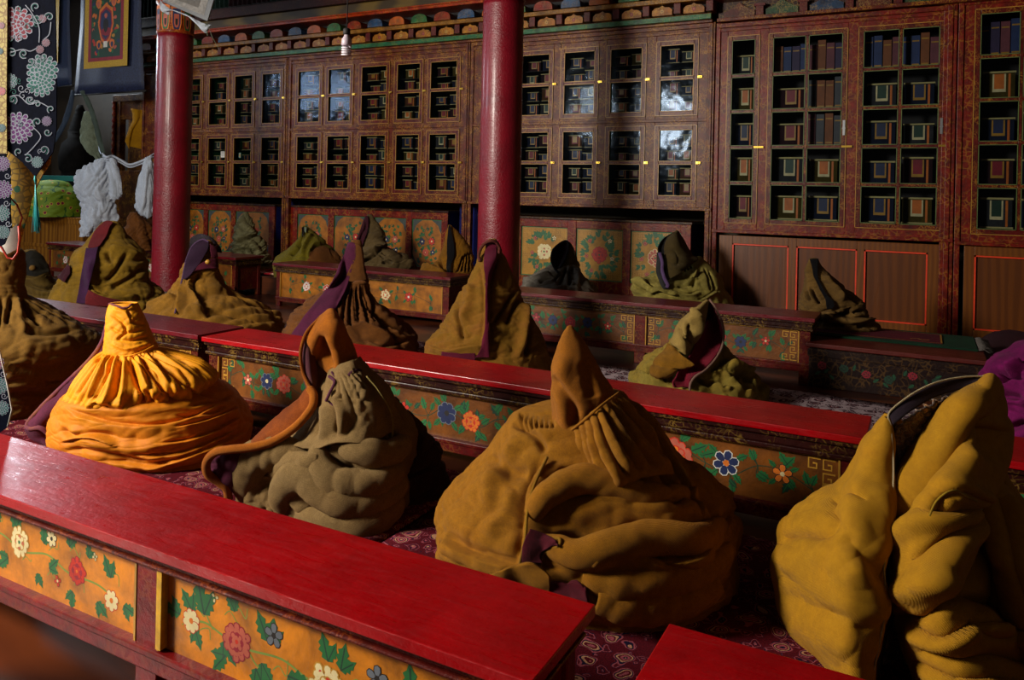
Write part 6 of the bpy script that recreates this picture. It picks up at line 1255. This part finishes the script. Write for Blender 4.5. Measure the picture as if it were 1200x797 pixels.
# brown cloak at the left edge
o, s = (0, 230), 2.953
simple('large olive brown cloak at the left edge, partly behind the hanging banner', [(195, -60, 78, .9), (250, -66, 80), (330, -72, 82), (347, -80, 82), (365, -150, 110), (400, -220, 175), (450, -280, 250), (500, -310, 320), (530, -320, 338), (565, -320, 310), (600, -315, 250), (640, -310, 225), (720, -300, 215), (790, -290, 205)], depth_front(30, 503) + .38, cloth('wool_brown_olive', '#86601a', '#3a2606', .3, .6, col2='#745014'), 0,
       [('v', 9, 30, [(40, 350), (30, 400), (20, 440)]), ('r', 12, 20, [(60, 350), (70, 420), (90, 480)]), ('v', 8, 24, [(70, 350), (100, 400), (140, 450)]), ('v', 8, 24, [(5, 350), (0, 420), (-10, 470)]), ('l', 40, 40, [(-20, 560), (80, 600), (200, 600), (300, 560), (335, 530)]), ('r', 30, 24, [(60, 520), (160, 520), (260, 500)]), ('v', 10, 22, [(80, 470), (160, 480), (250, 470)]), ('l', 26, 26, [(0, 640), (100, 610), (200, 640)]), ('v', 10, 20, [(-20, 700), (80, 680), (190, 690)])], 41, (), o, s, nz=150, nt=240, pleat=(26, .015, .28, .5))
# knitted cap lump behind it
r, org = simple('pale khaki bundle with a round button, behind the worn bench at far left', [(190, 82, 120, .7), (205, 76, 145), (240, 76, 162), (285, 74, 175), (300, 74, 198), (340, 74, 215), (380, 70, 225)], 8.2, OL2, 0, [('l', 14, 60, [(74, 280), (120, 290), (175, 275)]), ('v', 7, 40, [(90, 300), (140, 320), (200, 320)])], 44, (), o, s)
flap(r, org, o, s, [[(84, 196, .3), (110, 190, .34), (135, 200, .3)], [(78, 235, .36), (115, 240, .44), (158, 235, .3)], [(78, 268, .4), (120, 278, .48), (168, 262, .34)]], 8.2, cloth('knit_grey', '#8a7e60', '#4a4430', .4, 3), 'knitted_cap', .02, snap=False)
m = MB(); q = P(o[0] + 112 / s, o[1] + 248 / s, 8.2 - .47) - org; m.lathe([(.008, -.028), (.026, -.018), (.03, 0), (.022, .02), (.008, .028)], q, 14); m.build('button', cloth('button', '#8a6428', '#3a2a10'), r)
# olive cloak with red and purple front
r, org = simple('olive cloak with red collar and purple strip down its front', [(95, 355, 410, .7), (110, 335, 425), (140, 318, 440), (165, 300, 470), (190, 270, 490), (230, 250, 500), (270, 230, 505), (300, 215, 500), (330, 200, 545), (370, 185, 560)], 7.9, OL, 0,
    [('l', 16, 60, [(310, 320), (350, 345), (400, 350), (480, 340)]), ('v', 8, 50, [(370, 190), (375, 215), (390, 230)]), ('v', 7, 50, [(440, 195), (400, 260), (360, 300)]), ('r', 12, 50, [(330, 220), (320, 280), (330, 330)]), ('v', 8, 40, [(500, 250), (440, 290), (380, 320)]), ('l', 14, 40, [(380, 170), (440, 180), (480, 200)])], 51, (), (0, 230), 2.953, crump=.06)
flap(r, org, (0, 230), 2.953, [[(360, 92, .32), (375, 86, .34), (392, 92, .32)], [(335, 115, .36), (358, 112, .38), (380, 108, .36)], [(318, 145, .4), (345, 145, .42), (368, 140, .4)], [(305, 178, .44), (328, 180, .46), (345, 172, .44)]], 7.9, cloth('collar_red', '#7a1a20', '#3a0a10', .4), 'red_collar')
flap(r, org, (0, 230), 2.953, [[(300, 180, .44), (320, 180, .46), (340, 176, .44)], [(290, 240, .48), (308, 242, .5), (326, 240, .48)], [(278, 300, .52), (292, 302, .54), (310, 305, .52)], [(266, 370, .54), (282, 372, .56), (298, 372, .54)]], 7.9, cloth('strip_purple', '#4a1c4a', '#1c0a1c', .3), 'purple_strip')
flap(r, org, (0, 230), 2.953, [[(310, 325, .6), (350, 345, .62), (430, 362, .6)], [(300, 350, .62), (350, 365, .64), (430, 372, .6)], [(298, 374, .62), (350, 380, .64), (430, 385, .6)]], 7.9, cloth('collar_red', '#7a1a20', '#3a0a10', .4), 'red_lining', .02)
flap(r, org, (0, 230), 2.953, [[(238, 236, .25), (244, 250, .27), (240, 268, .25)], [(220, 262, .27), (226, 272, .3), (230, 285, .27)], [(202, 280, .27), (212, 290, .3), (225, 298, .27)]], 7.9, cloth('tuft_crimson', '#4a0c20', '#1a040a', .3), 'crimson_tuft', .02)
# khaki cloak with violet lining
r, org = simple('khaki cloak with violet lined hood and crimson patch, beside the rear pillar', [(158, 690, 730, .7), (175, 668, 745), (200, 655, 748), (235, 640, 750), (270, 630, 755), (300, 615, 770), (335, 590, 800), (360, 545, 855), (390, 515, 905), (420, 500, 965), (450, 500, 968)], 7.2, cloth('wool_khaki_gold', '#b88022', '#4e340e', .45), 0,
    [('l', 18, 60, [(690, 260), (665, 310), (690, 370), (720, 430)]), ('k', 12, 40, [(640, 300), (620, 350), (605, 410)]), ('v', 8, 40, [(800, 330), (860, 360), (940, 400)]), ('v', 8, 40, [(760, 290), (820, 340), (900, 380)]), ('r', 10, 50, [(640, 410), (670, 400), (700, 420)]), ('l', 14, 46, [(510, 390), (560, 365), (610, 345)]), ('v', 6, 30, [(740, 400), (840, 420), (940, 430)])], 56, (), (0, 230), 2.953, crump=.06)
flap(r, org, (0, 230), 2.953, [[(700, 150, .22), (712, 152, .24), (722, 158, .24)], [(668, 172, .24), (690, 180, .14), (722, 178, .26)], [(650, 205, .26), (675, 215, .16), (708, 205, .3)], [(640, 240, .3), (660, 245, .2), (690, 235, .34)], [(632, 285, .34), (640, 288, .26), (655, 280, .38)]], 7.2, VI, 'violet_lining')
flap(r, org, (0, 230), 2.953, [[(725, 165, .3), (740, 175, .26), (752, 168, .2)], [(728, 195, .36), (742, 198, .3), (748, 190, .24)], [(730, 212, .38), (742, 214, .32), (750, 210, .24)]], 7.2, cloth('patch_crimson', '#6a1430', '#2c0814', .3), 'crimson_collar')
flap(r, org, (0, 230), 2.953, [[(720, 218, .4), (735, 216, .38), (750, 216, .26)], [(690, 238, .42), (722, 234, .42), (752, 236, .28)], [(672, 262, .44), (705, 252, .44), (750, 250, .3)]], 7.2, cloth('patch_crimson', '#6a1430', '#2c0814', .3), 'crimson_patch')
m = MB(); q = P(243.5, 307, 7.03) - org; m.lathe([(.005, -.022), (.02, -.012), (.024, 0), (.02, .012), (.005, .022)], q, 14); m.build('yellow_button', PAL['gold'], r)
stitched('violet_piping', (0, 230), 2.953, [(722, 158, .08), (700, 150, .08), (668, 170, .09), (650, 205, .11), (640, 240, .14), (630, 290, .19), (618, 340, .27), (606, 405, .42)], 7.2, .008, cloth('piping_violet', '#6a4a70', '#2a1a2c', .3), r, org)
flap(r, org, (0, 230), 2.953, [[(660, 148, -.2), (690, 132, -.25), (720, 140, -.2), (745, 158, -.2)], [(655, 175, -.1), (690, 160, -.15), (725, 165, -.1), (765, 185, -.1)], [(650, 200, -.1), (690, 190, -.15), (725, 190, -.1), (768, 195, -.1)]], 7.2, cloth('cap_mauve', '#584a54', '#2a2028', .3, 2), 'knitted_back', snap=False)
# brown cloak with purple sash
o, s = (300, 230), 3.322
r, org = simple('umber cloak with a long purple sash, left of the front pillar', [(175, 375, 405, .6), (195, 362, 415), (240, 350, 420), (300, 345, 430), (330, 325, 435), (350, 300, 440), (380, 260, 445), (410, 190, 470), (450, 150, 520), (500, 125, 580), (540, 105, 615), (580, 100, 625), (615, 105, 620)], 6.9, BN, 0,
    [('v', 5, 50, [(345, 350), (310, 430), (290, 500)]), ('v', 5, 50, [(360, 350), (340, 430), (330, 520)]), ('v', 5, 50, [(375, 350), (365, 430), (370, 520)]), ('v', 5, 50, [(392, 350), (395, 430), (400, 500)]), ('v', 5, 44, [(408, 350), (420, 420), (440, 500)]), ('v', 5, 44, [(425, 350), (460, 430), (500, 520)]), ('v', 2.5, 22, [(350, 350), (329, 410), (310, 500)]), ('v', 2.5, 22, [(361, 350), (346, 410), (336, 500)]), ('v', 2.5, 22, [(372, 350), (363, 410), (362, 500)]), ('v', 2.5, 22, [(383, 350), (380, 410), (388, 500)]), ('v', 2.5, 22, [(394, 350), (397, 410), (414, 500)]), ('v', 2.5, 22, [(405, 350), (414, 410), (440, 500)]), ('v', 2.5, 22, [(416, 350), (431, 410), (466, 500)]), ('v', 2.5, 22, [(427, 350), (448, 410), (492, 500)]), ('l', 14, 60, [(330, 520), (400, 500), (480, 530), (540, 560)]), ('v', 9, 60, [(440, 440), (520, 490), (600, 540)]), ('l', 14, 50, [(430, 560), (500, 590), (600, 560)]), ('v', 6, 40, [(480, 470), (540, 540), (560, 600)])], 61, (), o, s, crump=.05, cxp=410)
flap(r, org, o, s, [[(362, 182, .22), (375, 180, .25), (388, 188, .22)], [(345, 225, .26), (368, 228, .3), (386, 235, .26)], [(320, 285, .34), (345, 295, .38), (370, 300, .32)], [(285, 350, .42), (315, 365, .46), (345, 375, .4)], [(235, 415, .48), (268, 430, .52), (305, 445, .46)], [(185, 475, .52), (218, 495, .56), (255, 510, .5)], [(140, 540, .54), (180, 550, .58), (225, 560, .54)], [(120, 575, .54), (165, 585, .58), (205, 600, .54)]], 6.9, cloth('sash_purple', '#5c1a3c', '#2a0a1a', .3, .7), 'purple_sash', .015)
flap(r, org, o, s, [[(385, 185, .24), (398, 190, .26), (408, 200, .18)], [(385, 230, .3), (402, 235, .34), (416, 240, .2)], [(365, 285, .34), (392, 290, .4), (420, 290, .24)], [(345, 325, .36), (388, 335, .42), (430, 325, .26)]], 6.9, cloth('wool_tan', '#86501a', '#3a200a', .3), 'tan_neck')
m = MB(); q = P(o[0] + 410 / s, o[1] + 345 / s, 6.9 - .42) - org
G = body_grid([(331, 414, 430, .8), (334, 413, 431), (338, 414, 430)], 6.45, .72, 12, 40, crump=.02, seed=4); addgrid(m, G, org); m.build('gathered_knot', BN, r, solid=.006)
# tent-like ochre cloak beside the pillar
o, s = (480, 280), 5.694
r, org = simple('tall tent shaped yellowish brown cloak with maroon opening, in front of the front pillar', [(5, 530, 575, .5), (40, 495, 600), (100, 478, 625), (160, 455, 655), (200, 440, 675), (280, 400, 715), (350, 345, 738), (420, 310, 755), (500, 260, 800), (600, 200, 855), (680, 120, 890), (730, 112, 915), (790, 110, 935), (850, 115, 940)], 6.5, cloth('wool_mustard', '#b07e18', '#5a3c08', .4, col2='#9c6022'), 0,
    [('l', 60, 60, [(590, 90), (545, 220), (520, 380), (525, 560), (530, 780)]), ('k', 50, 40, [(470, 150), (500, 250), (510, 380), (505, 560), (490, 740)]), ('v', 14, 40, [(740, 380), (680, 500), (650, 570)]), ('v', 12, 40, [(310, 420), (330, 560), (360, 680)]), ('r', 24, 40, [(760, 420), (760, 600), (730, 780)]), ('v', 14, 50, [(800, 500), (800, 640), (770, 790)]), ('l', 30, 40, [(120, 700), (250, 740), (400, 720), (500, 720)]), ('v', 12, 36, [(720, 330), (600, 500), (560, 560)]), ('r', 30, 30, [(420, 300), (400, 420), (350, 560)])], 66, (), o, s, crump=.035, kf=.75, nz=150, nt=220)
MR = cloth('opening_maroon', '#7e1238', '#2c0614', .3)
flap(r, org, o, s, [[(515, 30, .06), (545, 20, .1), (580, 40, .08)], [(500, 90, .1), (535, 90, .05), (580, 100, .12)], [(495, 160, .15), (530, 165, .12), (570, 170, .17)], [(500, 220, .2), (520, 225, .2), (548, 225, .22)], [(510, 300, .27), (518, 300, .28), (526, 300, .28)]], 6.5, MR, 'maroon_lining', .012)
flap(r, org, o, s, [[(506, 300, .285), (513, 300, .29), (522, 300, .285)], [(508, 420, .35), (515, 420, .36), (523, 420, .35)], [(505, 560, .43), (515, 560, .44), (526, 560, .43)], [(480, 720, .52), (505, 720, .53), (528, 720, .52)], [(440, 790, .55), (490, 790, .56), (530, 790, .55)]], 6.5, MR, 'maroon_strip', .01)
stitched('collar_roll', o, s, [(470, 150, .12), (462, 110, .1), (478, 60, .1), (510, 25, .1), (545, 12, .12), (580, 25, .1), (598, 60, .08), (595, 100, .1)], 6.5, .014, cloth('collar_rose', '#7c2a34', '#4a3010', .5), r, org)
flap(r, org, o, s, [[(220, 755, .42), (330, 765, .5), (440, 765, .5)], [(215, 785, .45), (330, 790, .52), (440, 795, .52)], [(215, 820, .45), (330, 830, .52), (440, 840, .52)]], 6.5, MR, 'maroon_hem', .02)
# cream cloak with crimson lining
SNAP[0] = False
o, s = (735, 345), 6.129
r, org = simple('crumpled cream and yellow green cloak with crimson lining, by the second bench row', [(330, 310, 660, .6), (360, 290, 690), (400, 250, 720), (440, 170, 740), (480, 115, 810), (520, 95, 850), (560, 70, 880), (590, 25, 930), (640, 15, 985), (690, 20, 982), (740, 60, 975)], 5.75, cloth('wool_yellow_green', '#b8a044', '#5a4c18', .4, col2='#a88024'), 0,
    [('v', 16, 60, [(770, 600), (810, 580), (850, 600), (830, 630)]), ('v', 14, 60, [(860, 600), (880, 620), (870, 650)]), ('l', 30, 60, [(600, 560), (680, 560), (740, 640), (830, 700), (900, 700)]), ('v', 14, 50, [(480, 600), (560, 640), (640, 640), (720, 690)]), ('r', 24, 50, [(700, 520), (800, 540), (880, 580)]), ('l', 24, 50, [(590, 660), (660, 660), (740, 690)]), ('v', 16, 60, [(170, 500), (150, 560), (200, 600)]), ('l', 30, 60, [(100, 560), (160, 590), (240, 600), (270, 640)]), ('v', 14, 50, [(240, 440), (280, 520), (330, 560)]), ('v', 10, 40, [(720, 460), (640, 520), (600, 560)])], 71, (), o, s, crump=.06, cf=(8, 8, 10), nz=120, nt=220)
CM = cloth('wool_cream', '#c0a05a', '#7a5e2a', .4, col2='#b0924a')
flap(r, org, o, s, [[(572, 52, .0), (576, 52, .02), (580, 55, .0)], [(460, 130, .1), (510, 110, .2), (565, 100, .1)], [(375, 200, .14), (450, 190, .26), (556, 170, .14)], [(330, 310, .18), (420, 280, .3), (545, 270, .2)], [(320, 350, .2), (400, 370, .32), (480, 360, .24)], [(390, 410, .26), (420, 430, .32), (450, 420, .26)]], 5.75, CM, 'cream_front', .02, 4, strokes=[('v', 12, 60, [(440, 200), (450, 300), (470, 370)]), ('r', 16, 40, [(480, 120), (500, 200), (490, 300)]), ('v', 10, 40, [(380, 220), (400, 300), (440, 340)])])
flap(r, org, o, s, [[(300, 355, .2), (330, 380, .26), (365, 430, .28)], [(240, 430, .22), (290, 450, .3), (390, 440, .34)], [(190, 500, .26), (280, 500, .34), (485, 510, .4)], [(175, 560, .3), (240, 580, .36), (400, 520, .38)], [(210, 600, .3), (250, 600, .34), (320, 560, .34)]], 5.75, cloth('wool_amber_old', '#a06c10', '#5a3a08', .4), 'amber_side', .03, 5)
flap(r, org, o, s, [[(588, 45, .0), (592, 44, .0), (598, 45, .0)], [(560, 140, .02), (600, 130, -.05), (650, 140, .05)], [(555, 230, .08), (620, 220, .0), (690, 230, .1)], [(500, 330, .2), (590, 330, .1), (688, 330, .15)], [(440, 440, .3), (530, 440, .22), (650, 430, .24)], [(370, 540, .36), (450, 540, .3), (560, 540, .34)], [(325, 620, .4), (400, 620, .36), (470, 610, .4)], [(330, 670, .42), (400, 670, .4), (450, 670, .42)]], 5.75, cloth('lining_bright_crimson', '#9a1030', '#3c0612', .35), 'crimson_lining', .02, 6)
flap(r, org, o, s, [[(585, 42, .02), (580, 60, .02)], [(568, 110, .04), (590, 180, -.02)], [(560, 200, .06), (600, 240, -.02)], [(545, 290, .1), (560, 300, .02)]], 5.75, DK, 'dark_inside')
stitched('pale_piping', o, s, [(592, 38, .02), (640, 110, .08), (680, 200, .13), (694, 280, .17), (680, 380, .22), (630, 470, .3), (560, 545, .38), (490, 590, .42), (455, 640, .44), (450, 690, .44)], 5.75, .009, cloth('piping_pale', '#a07a6a', '#6a4a3a', .3), r, org)
# magenta heap
G_ = [(0, 165, 250, .7), (20, 140, 290), (60, 110, 330), (110, 90, 360), (200, 80, 380), (330, 80, 380)]
o, s = (1120, 412), 1.0
r, org = simple('magenta robe heaped on the floor at the right edge, behind the second bench', [(0, 68, 150, .7), (10, 50, 170), (25, 38, 185), (50, 30, 195), (80, 26, 200), (110, 24, 200)], 4.6, cloth('wool_magenta', '#8c0c60', '#34042a', .45, .6), 0,
    [('v', 3, 90, [(34, 30), (50, 24), (80, 30)]), ('v', 3, 90, [(40, 45), (60, 30), (85, 14)]), ('v', 4, 60, [(30, 60), (50, 50), (80, 55)]), ('l', 6, 60, [(35, 50), (60, 20), (85, 12)]), ('v', 4, 60, [(40, 85), (60, 90), (85, 82)]), ('l', 6, 50, [(35, 65), (60, 58), (90, 56)])], 76, (), o, s, crump=.07)
# ---- back row, on the seat platform
SNAP[0] = True
ZP = .282
o, s = (210, 220), 6.638
r, org = simple('grey green cloak standing in front of the arched panels behind the rear pillar', [(195, 505, 530, .6), (250, 455, 560), (320, 440, 590), (380, 435, 610), (420, 425, 655), (480, 410, 670), (520, 420, 690), (600, 470, 720), (680, 480, 745), (720, 490, 740)], 11.6, cloth('wool_grey_green', '#a0986a', '#4a4628', .4), ZP,
    [('k', 40, 70, [(440, 430), (520, 400), (600, 360)]), ('v', 14, 60, [(430, 490), (520, 480), (620, 500)]), ('l', 20, 60, [(440, 520), (560, 540), (680, 520)]), ('v', 14, 60, [(560, 560), (640, 600), (720, 600)])], 81, (), o, s, crump=.09, cf=(5, 5, 9))
m = MB(); G = body_grid(kz(o, s, [(600, 480, 560, .6), (630, 470, 640), (660, 470, 700), (690, 480, 740)]), 11.35, ZP, 30, 80, crump=.07, seed=6); addgrid(m, G, org); m.build('yellow_lining', cloth('lining_yellow_old', '#9a8a14', '#4a420a', .4), r, solid=.008)
o, s = (320, 240), 8.858
r, org = simple('mustard yellow cloak over a brown bundle on the back seat, left of the purple sash', [(225, 305, 345, .6), (260, 300, 400), (320, 280, 480), (370, 255, 540), (410, 215, 550), (440, 180, 600), (500, 100, 640), (550, 40, 690), (600, 20, 700)], 10.7, cloth('wool_mustard_yellow', '#8a7a10', '#423a08', .35), ZP,
    [('v', 12, 60, [(250, 440), (300, 330), (330, 260)]), ('r', 20, 50, [(300, 540), (340, 420), (400, 300)]), ('k', 30, 90, [(370, 550), (420, 460), (500, 430)]), ('v', 14, 60, [(180, 520), (250, 470), (290, 400)])], 84, (), o, s, crump=.04)
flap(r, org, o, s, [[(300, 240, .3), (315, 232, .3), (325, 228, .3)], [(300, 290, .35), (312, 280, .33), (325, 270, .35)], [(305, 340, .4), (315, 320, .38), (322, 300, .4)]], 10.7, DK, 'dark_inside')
flap(r, org, o, s, [[(330, 232, .34), (338, 235, .36), (346, 238, .34)], [(330, 290, .4), (338, 290, .42), (346, 285, .4)]], 10.7, KHATAG, 'pale_lining')
flap(r, org, o, s, [[(380, 560, .45), (420, 490, .5), (500, 450, .5), (600, 480, .42), (660, 560, .4)], [(370, 590, .5), (430, 570, .56), (520, 540, .58), (610, 560, .5), (700, 590, .45)], [(370, 620, .5), (430, 620, .56), (520, 620, .58), (610, 620, .5), (710, 620, .45)]], 10.7, BN, 'brown_bundle', .08, 5, zb=ZP)
o, s = (400, 240), 7.5
r, org = simple('taupe cloak with plum collar standing in the middle of the back seat', [(90, 225, 265, .6), (110, 222, 290), (160, 230, 320), (220, 215, 360), (270, 190, 395), (320, 180, 390), (380, 175, 400), (410, 180, 470), (440, 190, 560), (480, 200, 610), (530, 200, 660), (580, 200, 670)], 10.3, cloth('wool_taupe', '#76603a', '#382a14', .35), ZP,
    [('k', 40, 100, [(190, 500), (260, 460), (330, 390), (390, 320)]), ('v', 14, 60, [(200, 440), (250, 445), (300, 420)]), ('v', 16, 80, [(350, 500), (420, 510), (430, 530)]), ('l', 24, 70, [(330, 500), (400, 480), (480, 520), (560, 500), (640, 540)]), ('v', 9, 40, [(340, 440), (380, 470)]), ('v', 9, 40, [(360, 410), (400, 450)])], 87, (), o, s, crump=.05)
flap(r, org, o, s, [[(215, 100, .2), (225, 95, .22), (235, 100, .2)], [(195, 150, .25), (215, 155, .28), (238, 160, .24)], [(165, 240, .3), (195, 245, .34), (225, 250, .28)], [(130, 320, .34), (165, 330, .38), (200, 320, .32)], [(140, 360, .36), (165, 370, .38), (185, 360, .34)]], 10.3, cloth('collar_plum', '#4c1224', '#1c060c', .3), 'plum_collar')
r, org = simple('ochre yellow cloak with black opening, left of the front pillar', [(180, 940, 962, .6), (210, 930, 1000), (260, 915, 1045), (330, 905, 1110), (400, 880, 1155), (450, 862, 1158), (500, 845, 1160), (540, 780, 1160), (570, 690, 1160), (640, 680, 1150)], 9.75, cloth('wool_ochre_yellow', '#a86e0c', '#4c3006', .3), ZP,
    [('v', 7, 60, [(1090, 430), (1080, 500), (1060, 590)]), ('v', 7, 60, [(1110, 420), (1105, 500), (1090, 590)]), ('v', 7, 60, [(1130, 420), (1130, 500), (1120, 590)]), ('v', 7, 60, [(1070, 450), (1050, 520), (1020, 590)]), ('l', 30, 60, [(690, 560), (780, 545), (860, 570), (940, 590)]), ('v', 10, 50, [(860, 480), (880, 540), (930, 590)])], 91, (), o, s, crump=.03)
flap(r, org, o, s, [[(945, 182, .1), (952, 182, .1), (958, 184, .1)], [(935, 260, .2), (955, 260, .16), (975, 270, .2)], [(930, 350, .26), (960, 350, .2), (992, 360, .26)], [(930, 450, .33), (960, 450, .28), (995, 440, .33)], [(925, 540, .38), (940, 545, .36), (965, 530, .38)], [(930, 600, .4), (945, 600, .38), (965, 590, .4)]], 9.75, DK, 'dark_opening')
o, s = (600, 260), 8.858; SNAP[0] = False
r, org = simple('small grey bundle cloak with plum hood, right of the front pillar', [(420, 470, 690, .6), (450, 400, 700), (480, 350, 705), (540, 250, 712), (590, 160, 760), (620, 110, 830), (650, 90, 860), (700, 85, 870), (740, 90, 870)], 9.1, cloth('wool_grey', '#968c7c', '#403a32', .35), ZP,
    [('v', 12, 60, [(520, 520), (460, 580), (430, 620)]), ('v', 12, 70, [(560, 480), (530, 560), (480, 660)]), ('v', 12, 70, [(620, 480), (600, 570), (600, 660)]), ('l', 30, 60, [(100, 620), (200, 600), (330, 560), (400, 520)]), ('v', 14, 60, [(290, 640), (350, 600), (420, 590)]), ('r', 16, 50, [(660, 480), (660, 560), (680, 660)])], 94, (), o, s, crump=.06)
flap(r, org, o, s, [[(520, 215, .15), (560, 200, .18), (600, 215, .15)], [(450, 270, .2), (520, 260, .12), (590, 260, .22)], [(412, 350, .24), (480, 350, .12), (565, 340, .26)], [(415, 430, .28), (470, 430, .18), (530, 400, .3)], [(450, 500, .3), (465, 510, .28), (490, 480, .32)]], 9.1, cloth('hood_plum', '#3c1c2c', '#180c12', .3), 'plum_hood_lining')
flap(r, org, o, s, [[(560, 205, .2), (590, 210, .22), (618, 250, .16)], [(578, 260, .26), (600, 265, .24), (640, 290, .14)], [(575, 340, .3), (605, 345, .28), (665, 360, .14)], [(545, 410, .33), (600, 420, .3), (670, 420, .14)], [(500, 480, .34), (580, 450, .32), (668, 450, .16)]], 9.1, cloth('hood_olive_dark', '#5a5020', '#24200c', .35), 'olive_hood')
stitched('hood_rim', o, s, [(480, 530, .34), (430, 460, .3), (408, 380, .27), (430, 290, .24), (500, 225, .22), (560, 200, .24), (590, 240, .27), (575, 320, .3), (540, 410, .34), (490, 480, .35)], 9.1, .014, cloth('rim_grey', '#2c2c2e', '#101012', .2), r, org)
flap(r, org, o, s, [[(636, 290, .2), (652, 318, .22)], [(642, 325, .22), (655, 355, .22)]], 9.1, PAL['white'], 'white_tag')
o, s = (725, 260), 7.973
r, org = simple('pale green cloak with stiff brown hood and lilac trimmed front, on the back seat', [(330, 735, 770, .6), (360, 640, 800), (400, 560, 850), (440, 480, 895), (480, 330, 930), (520, 290, 955), (555, 160, 965), (600, 125, 972), (640, 125, 990), (680, 140, 1025), (730, 130, 1050), (780, 120, 1075), (840, 120, 1070)], 8.5, cloth('wool_sage', '#b8a450', '#585020', .35, col2='#c4b058'), ZP,
    [('l', 30, 60, [(470, 640), (560, 660), (650, 680), (760, 650)]), ('v', 12, 60, [(550, 610), (640, 590), (720, 560)]), ('v', 10, 50, [(700, 620), (700, 540), (740, 500), (760, 440)]), ('r', 16, 50, [(600, 600), (680, 560), (740, 470)]), ('v', 9, 50, [(840, 460), (880, 560), (900, 640)]), ('v', 9, 40, [(800, 440), (840, 540), (850, 640)]), ('l', 26, 60, [(740, 740), (820, 700), (900, 640)]), ('v', 16, 60, [(150, 600), (200, 620), (260, 660)]), ('l', 30, 60, [(130, 580), (220, 560), (330, 620)]), ('k', 24, 60, [(300, 690), (380, 650), (470, 680), (560, 700)]), ('v', 7, 50, [(610, 420), (625, 460)]), ('v', 7, 50, [(635, 405), (655, 450)]), ('v', 7, 50, [(660, 395), (685, 435)])], 97, (), o, s, crump=.045, nz=130, nt=220)
SB = cloth('felt_brown', '#5c4a22', '#2e2410', .3)
flap(r, org, o, s, [[(540, 92, .05), (545, 90, .06), (552, 92, .05)], [(470, 150, .12), (530, 140, .2), (592, 160, .08)], [(432, 240, .18), (540, 230, .28), (640, 250, .1)], [(432, 330, .22), (560, 320, .33), (690, 310, .12)], [(440, 430, .28), (560, 420, .38), (735, 350, .14)], [(462, 545, .34), (540, 500, .4), (640, 430, .3)]], 8.5, SB, 'stiff_hood', .02, 5, strokes=[('v', 30, 30, [(500, 250), (560, 330), (540, 430)])])
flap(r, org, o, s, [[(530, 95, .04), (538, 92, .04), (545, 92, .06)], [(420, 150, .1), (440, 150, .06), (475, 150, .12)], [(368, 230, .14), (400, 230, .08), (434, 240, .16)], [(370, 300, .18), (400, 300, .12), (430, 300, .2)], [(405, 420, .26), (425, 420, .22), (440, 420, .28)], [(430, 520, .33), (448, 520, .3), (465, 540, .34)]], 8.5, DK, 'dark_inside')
flap(r, org, o, s, [[(366, 285, .2), (376, 285, .24), (390, 290, .22)], [(360, 380, .26), (385, 380, .3), (410, 390, .28)], [(355, 460, .3), (390, 470, .34), (420, 480, .32)], [(385, 560, .36), (415, 560, .4), (448, 555, .38)], [(425, 630, .4), (445, 620, .42), (465, 590, .4)]], 8.5, cloth('trim_grey', '#3c3a3a', '#1c1a1a', .3), 'grey_facing')
stitched('lilac_trim', o, s, [(384, 292, .27), (408, 380, .32), (408, 450, .36), (430, 530, .41), (460, 590, .43), (448, 615, .43)], 8.5, .02, cloth('trim_lilac', '#7a5c8c', '#4a3458', .3), r, org)
# cloak on the low chest
SNAP[0] = True
o, s = (930, 290), 7.245
r, org = simple('brown khaki cloak with a narrow black opening, on the low chest at right', [(100, 135, 208, .6), (150, 118, 225), (200, 102, 265), (260, 102, 340), (320, 102, 400), (360, 90, 440), (420, 75, 530), (470, 65, 575), (520, 70, 590), (570, 85, 610), (620, 170, 640), (650, 180, 700), (700, 185, 708), (750, 190, 690)], 6.85, cloth('wool_khaki_dark', '#86622a', '#3c2a10', .35), .352,
    [('v', 10, 60, [(110, 370), (125, 420), (140, 450)]), ('v', 10, 60, [(150, 350), (180, 420), (220, 480)]), ('l', 30, 60, [(210, 560), (320, 540), (460, 600), (600, 600), (690, 640)]), ('v', 20, 110, [(340, 570), (390, 590), (440, 570)]), ('v', 24, 110, [(460, 520), (480, 560), (430, 600)]), ('v', 14, 60, [(280, 660), (360, 660), (430, 660)]), ('v', 14, 60, [(540, 680), (600, 660), (680, 690)]), ('l', 24, 60, [(240, 700), (400, 730), (560, 720), (640, 750)]), ('v', 12, 50, [(450, 400), (500, 440), (560, 480)]), ('r', 24, 50, [(240, 240), (340, 360), (430, 460)]), ('v', 12, 60, [(520, 560), (550, 540), (590, 540)])], 99, (), o, s, crump=.045, nz=120, nt=200)
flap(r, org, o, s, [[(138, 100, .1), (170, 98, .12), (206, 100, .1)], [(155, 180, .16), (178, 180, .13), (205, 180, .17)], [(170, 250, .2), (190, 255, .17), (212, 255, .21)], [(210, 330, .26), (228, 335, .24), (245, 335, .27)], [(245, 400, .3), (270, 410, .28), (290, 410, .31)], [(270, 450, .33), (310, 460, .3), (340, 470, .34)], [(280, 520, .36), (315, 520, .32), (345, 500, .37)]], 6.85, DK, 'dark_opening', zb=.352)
# small brown bundle near the cartons
simple('small dark brown bundle on the bench, left of the rear pillar', [(250, 152, 160, .7), (256, 150, 168), (262, 150, 174), (270, 146, 178), (278, 145, 180), (284, 145, 180)], 11.2, BN, .545, [], 103, (), (0, 0), 1., crump=.07, cf=(7, 7, 9), nz=50, nt=90)
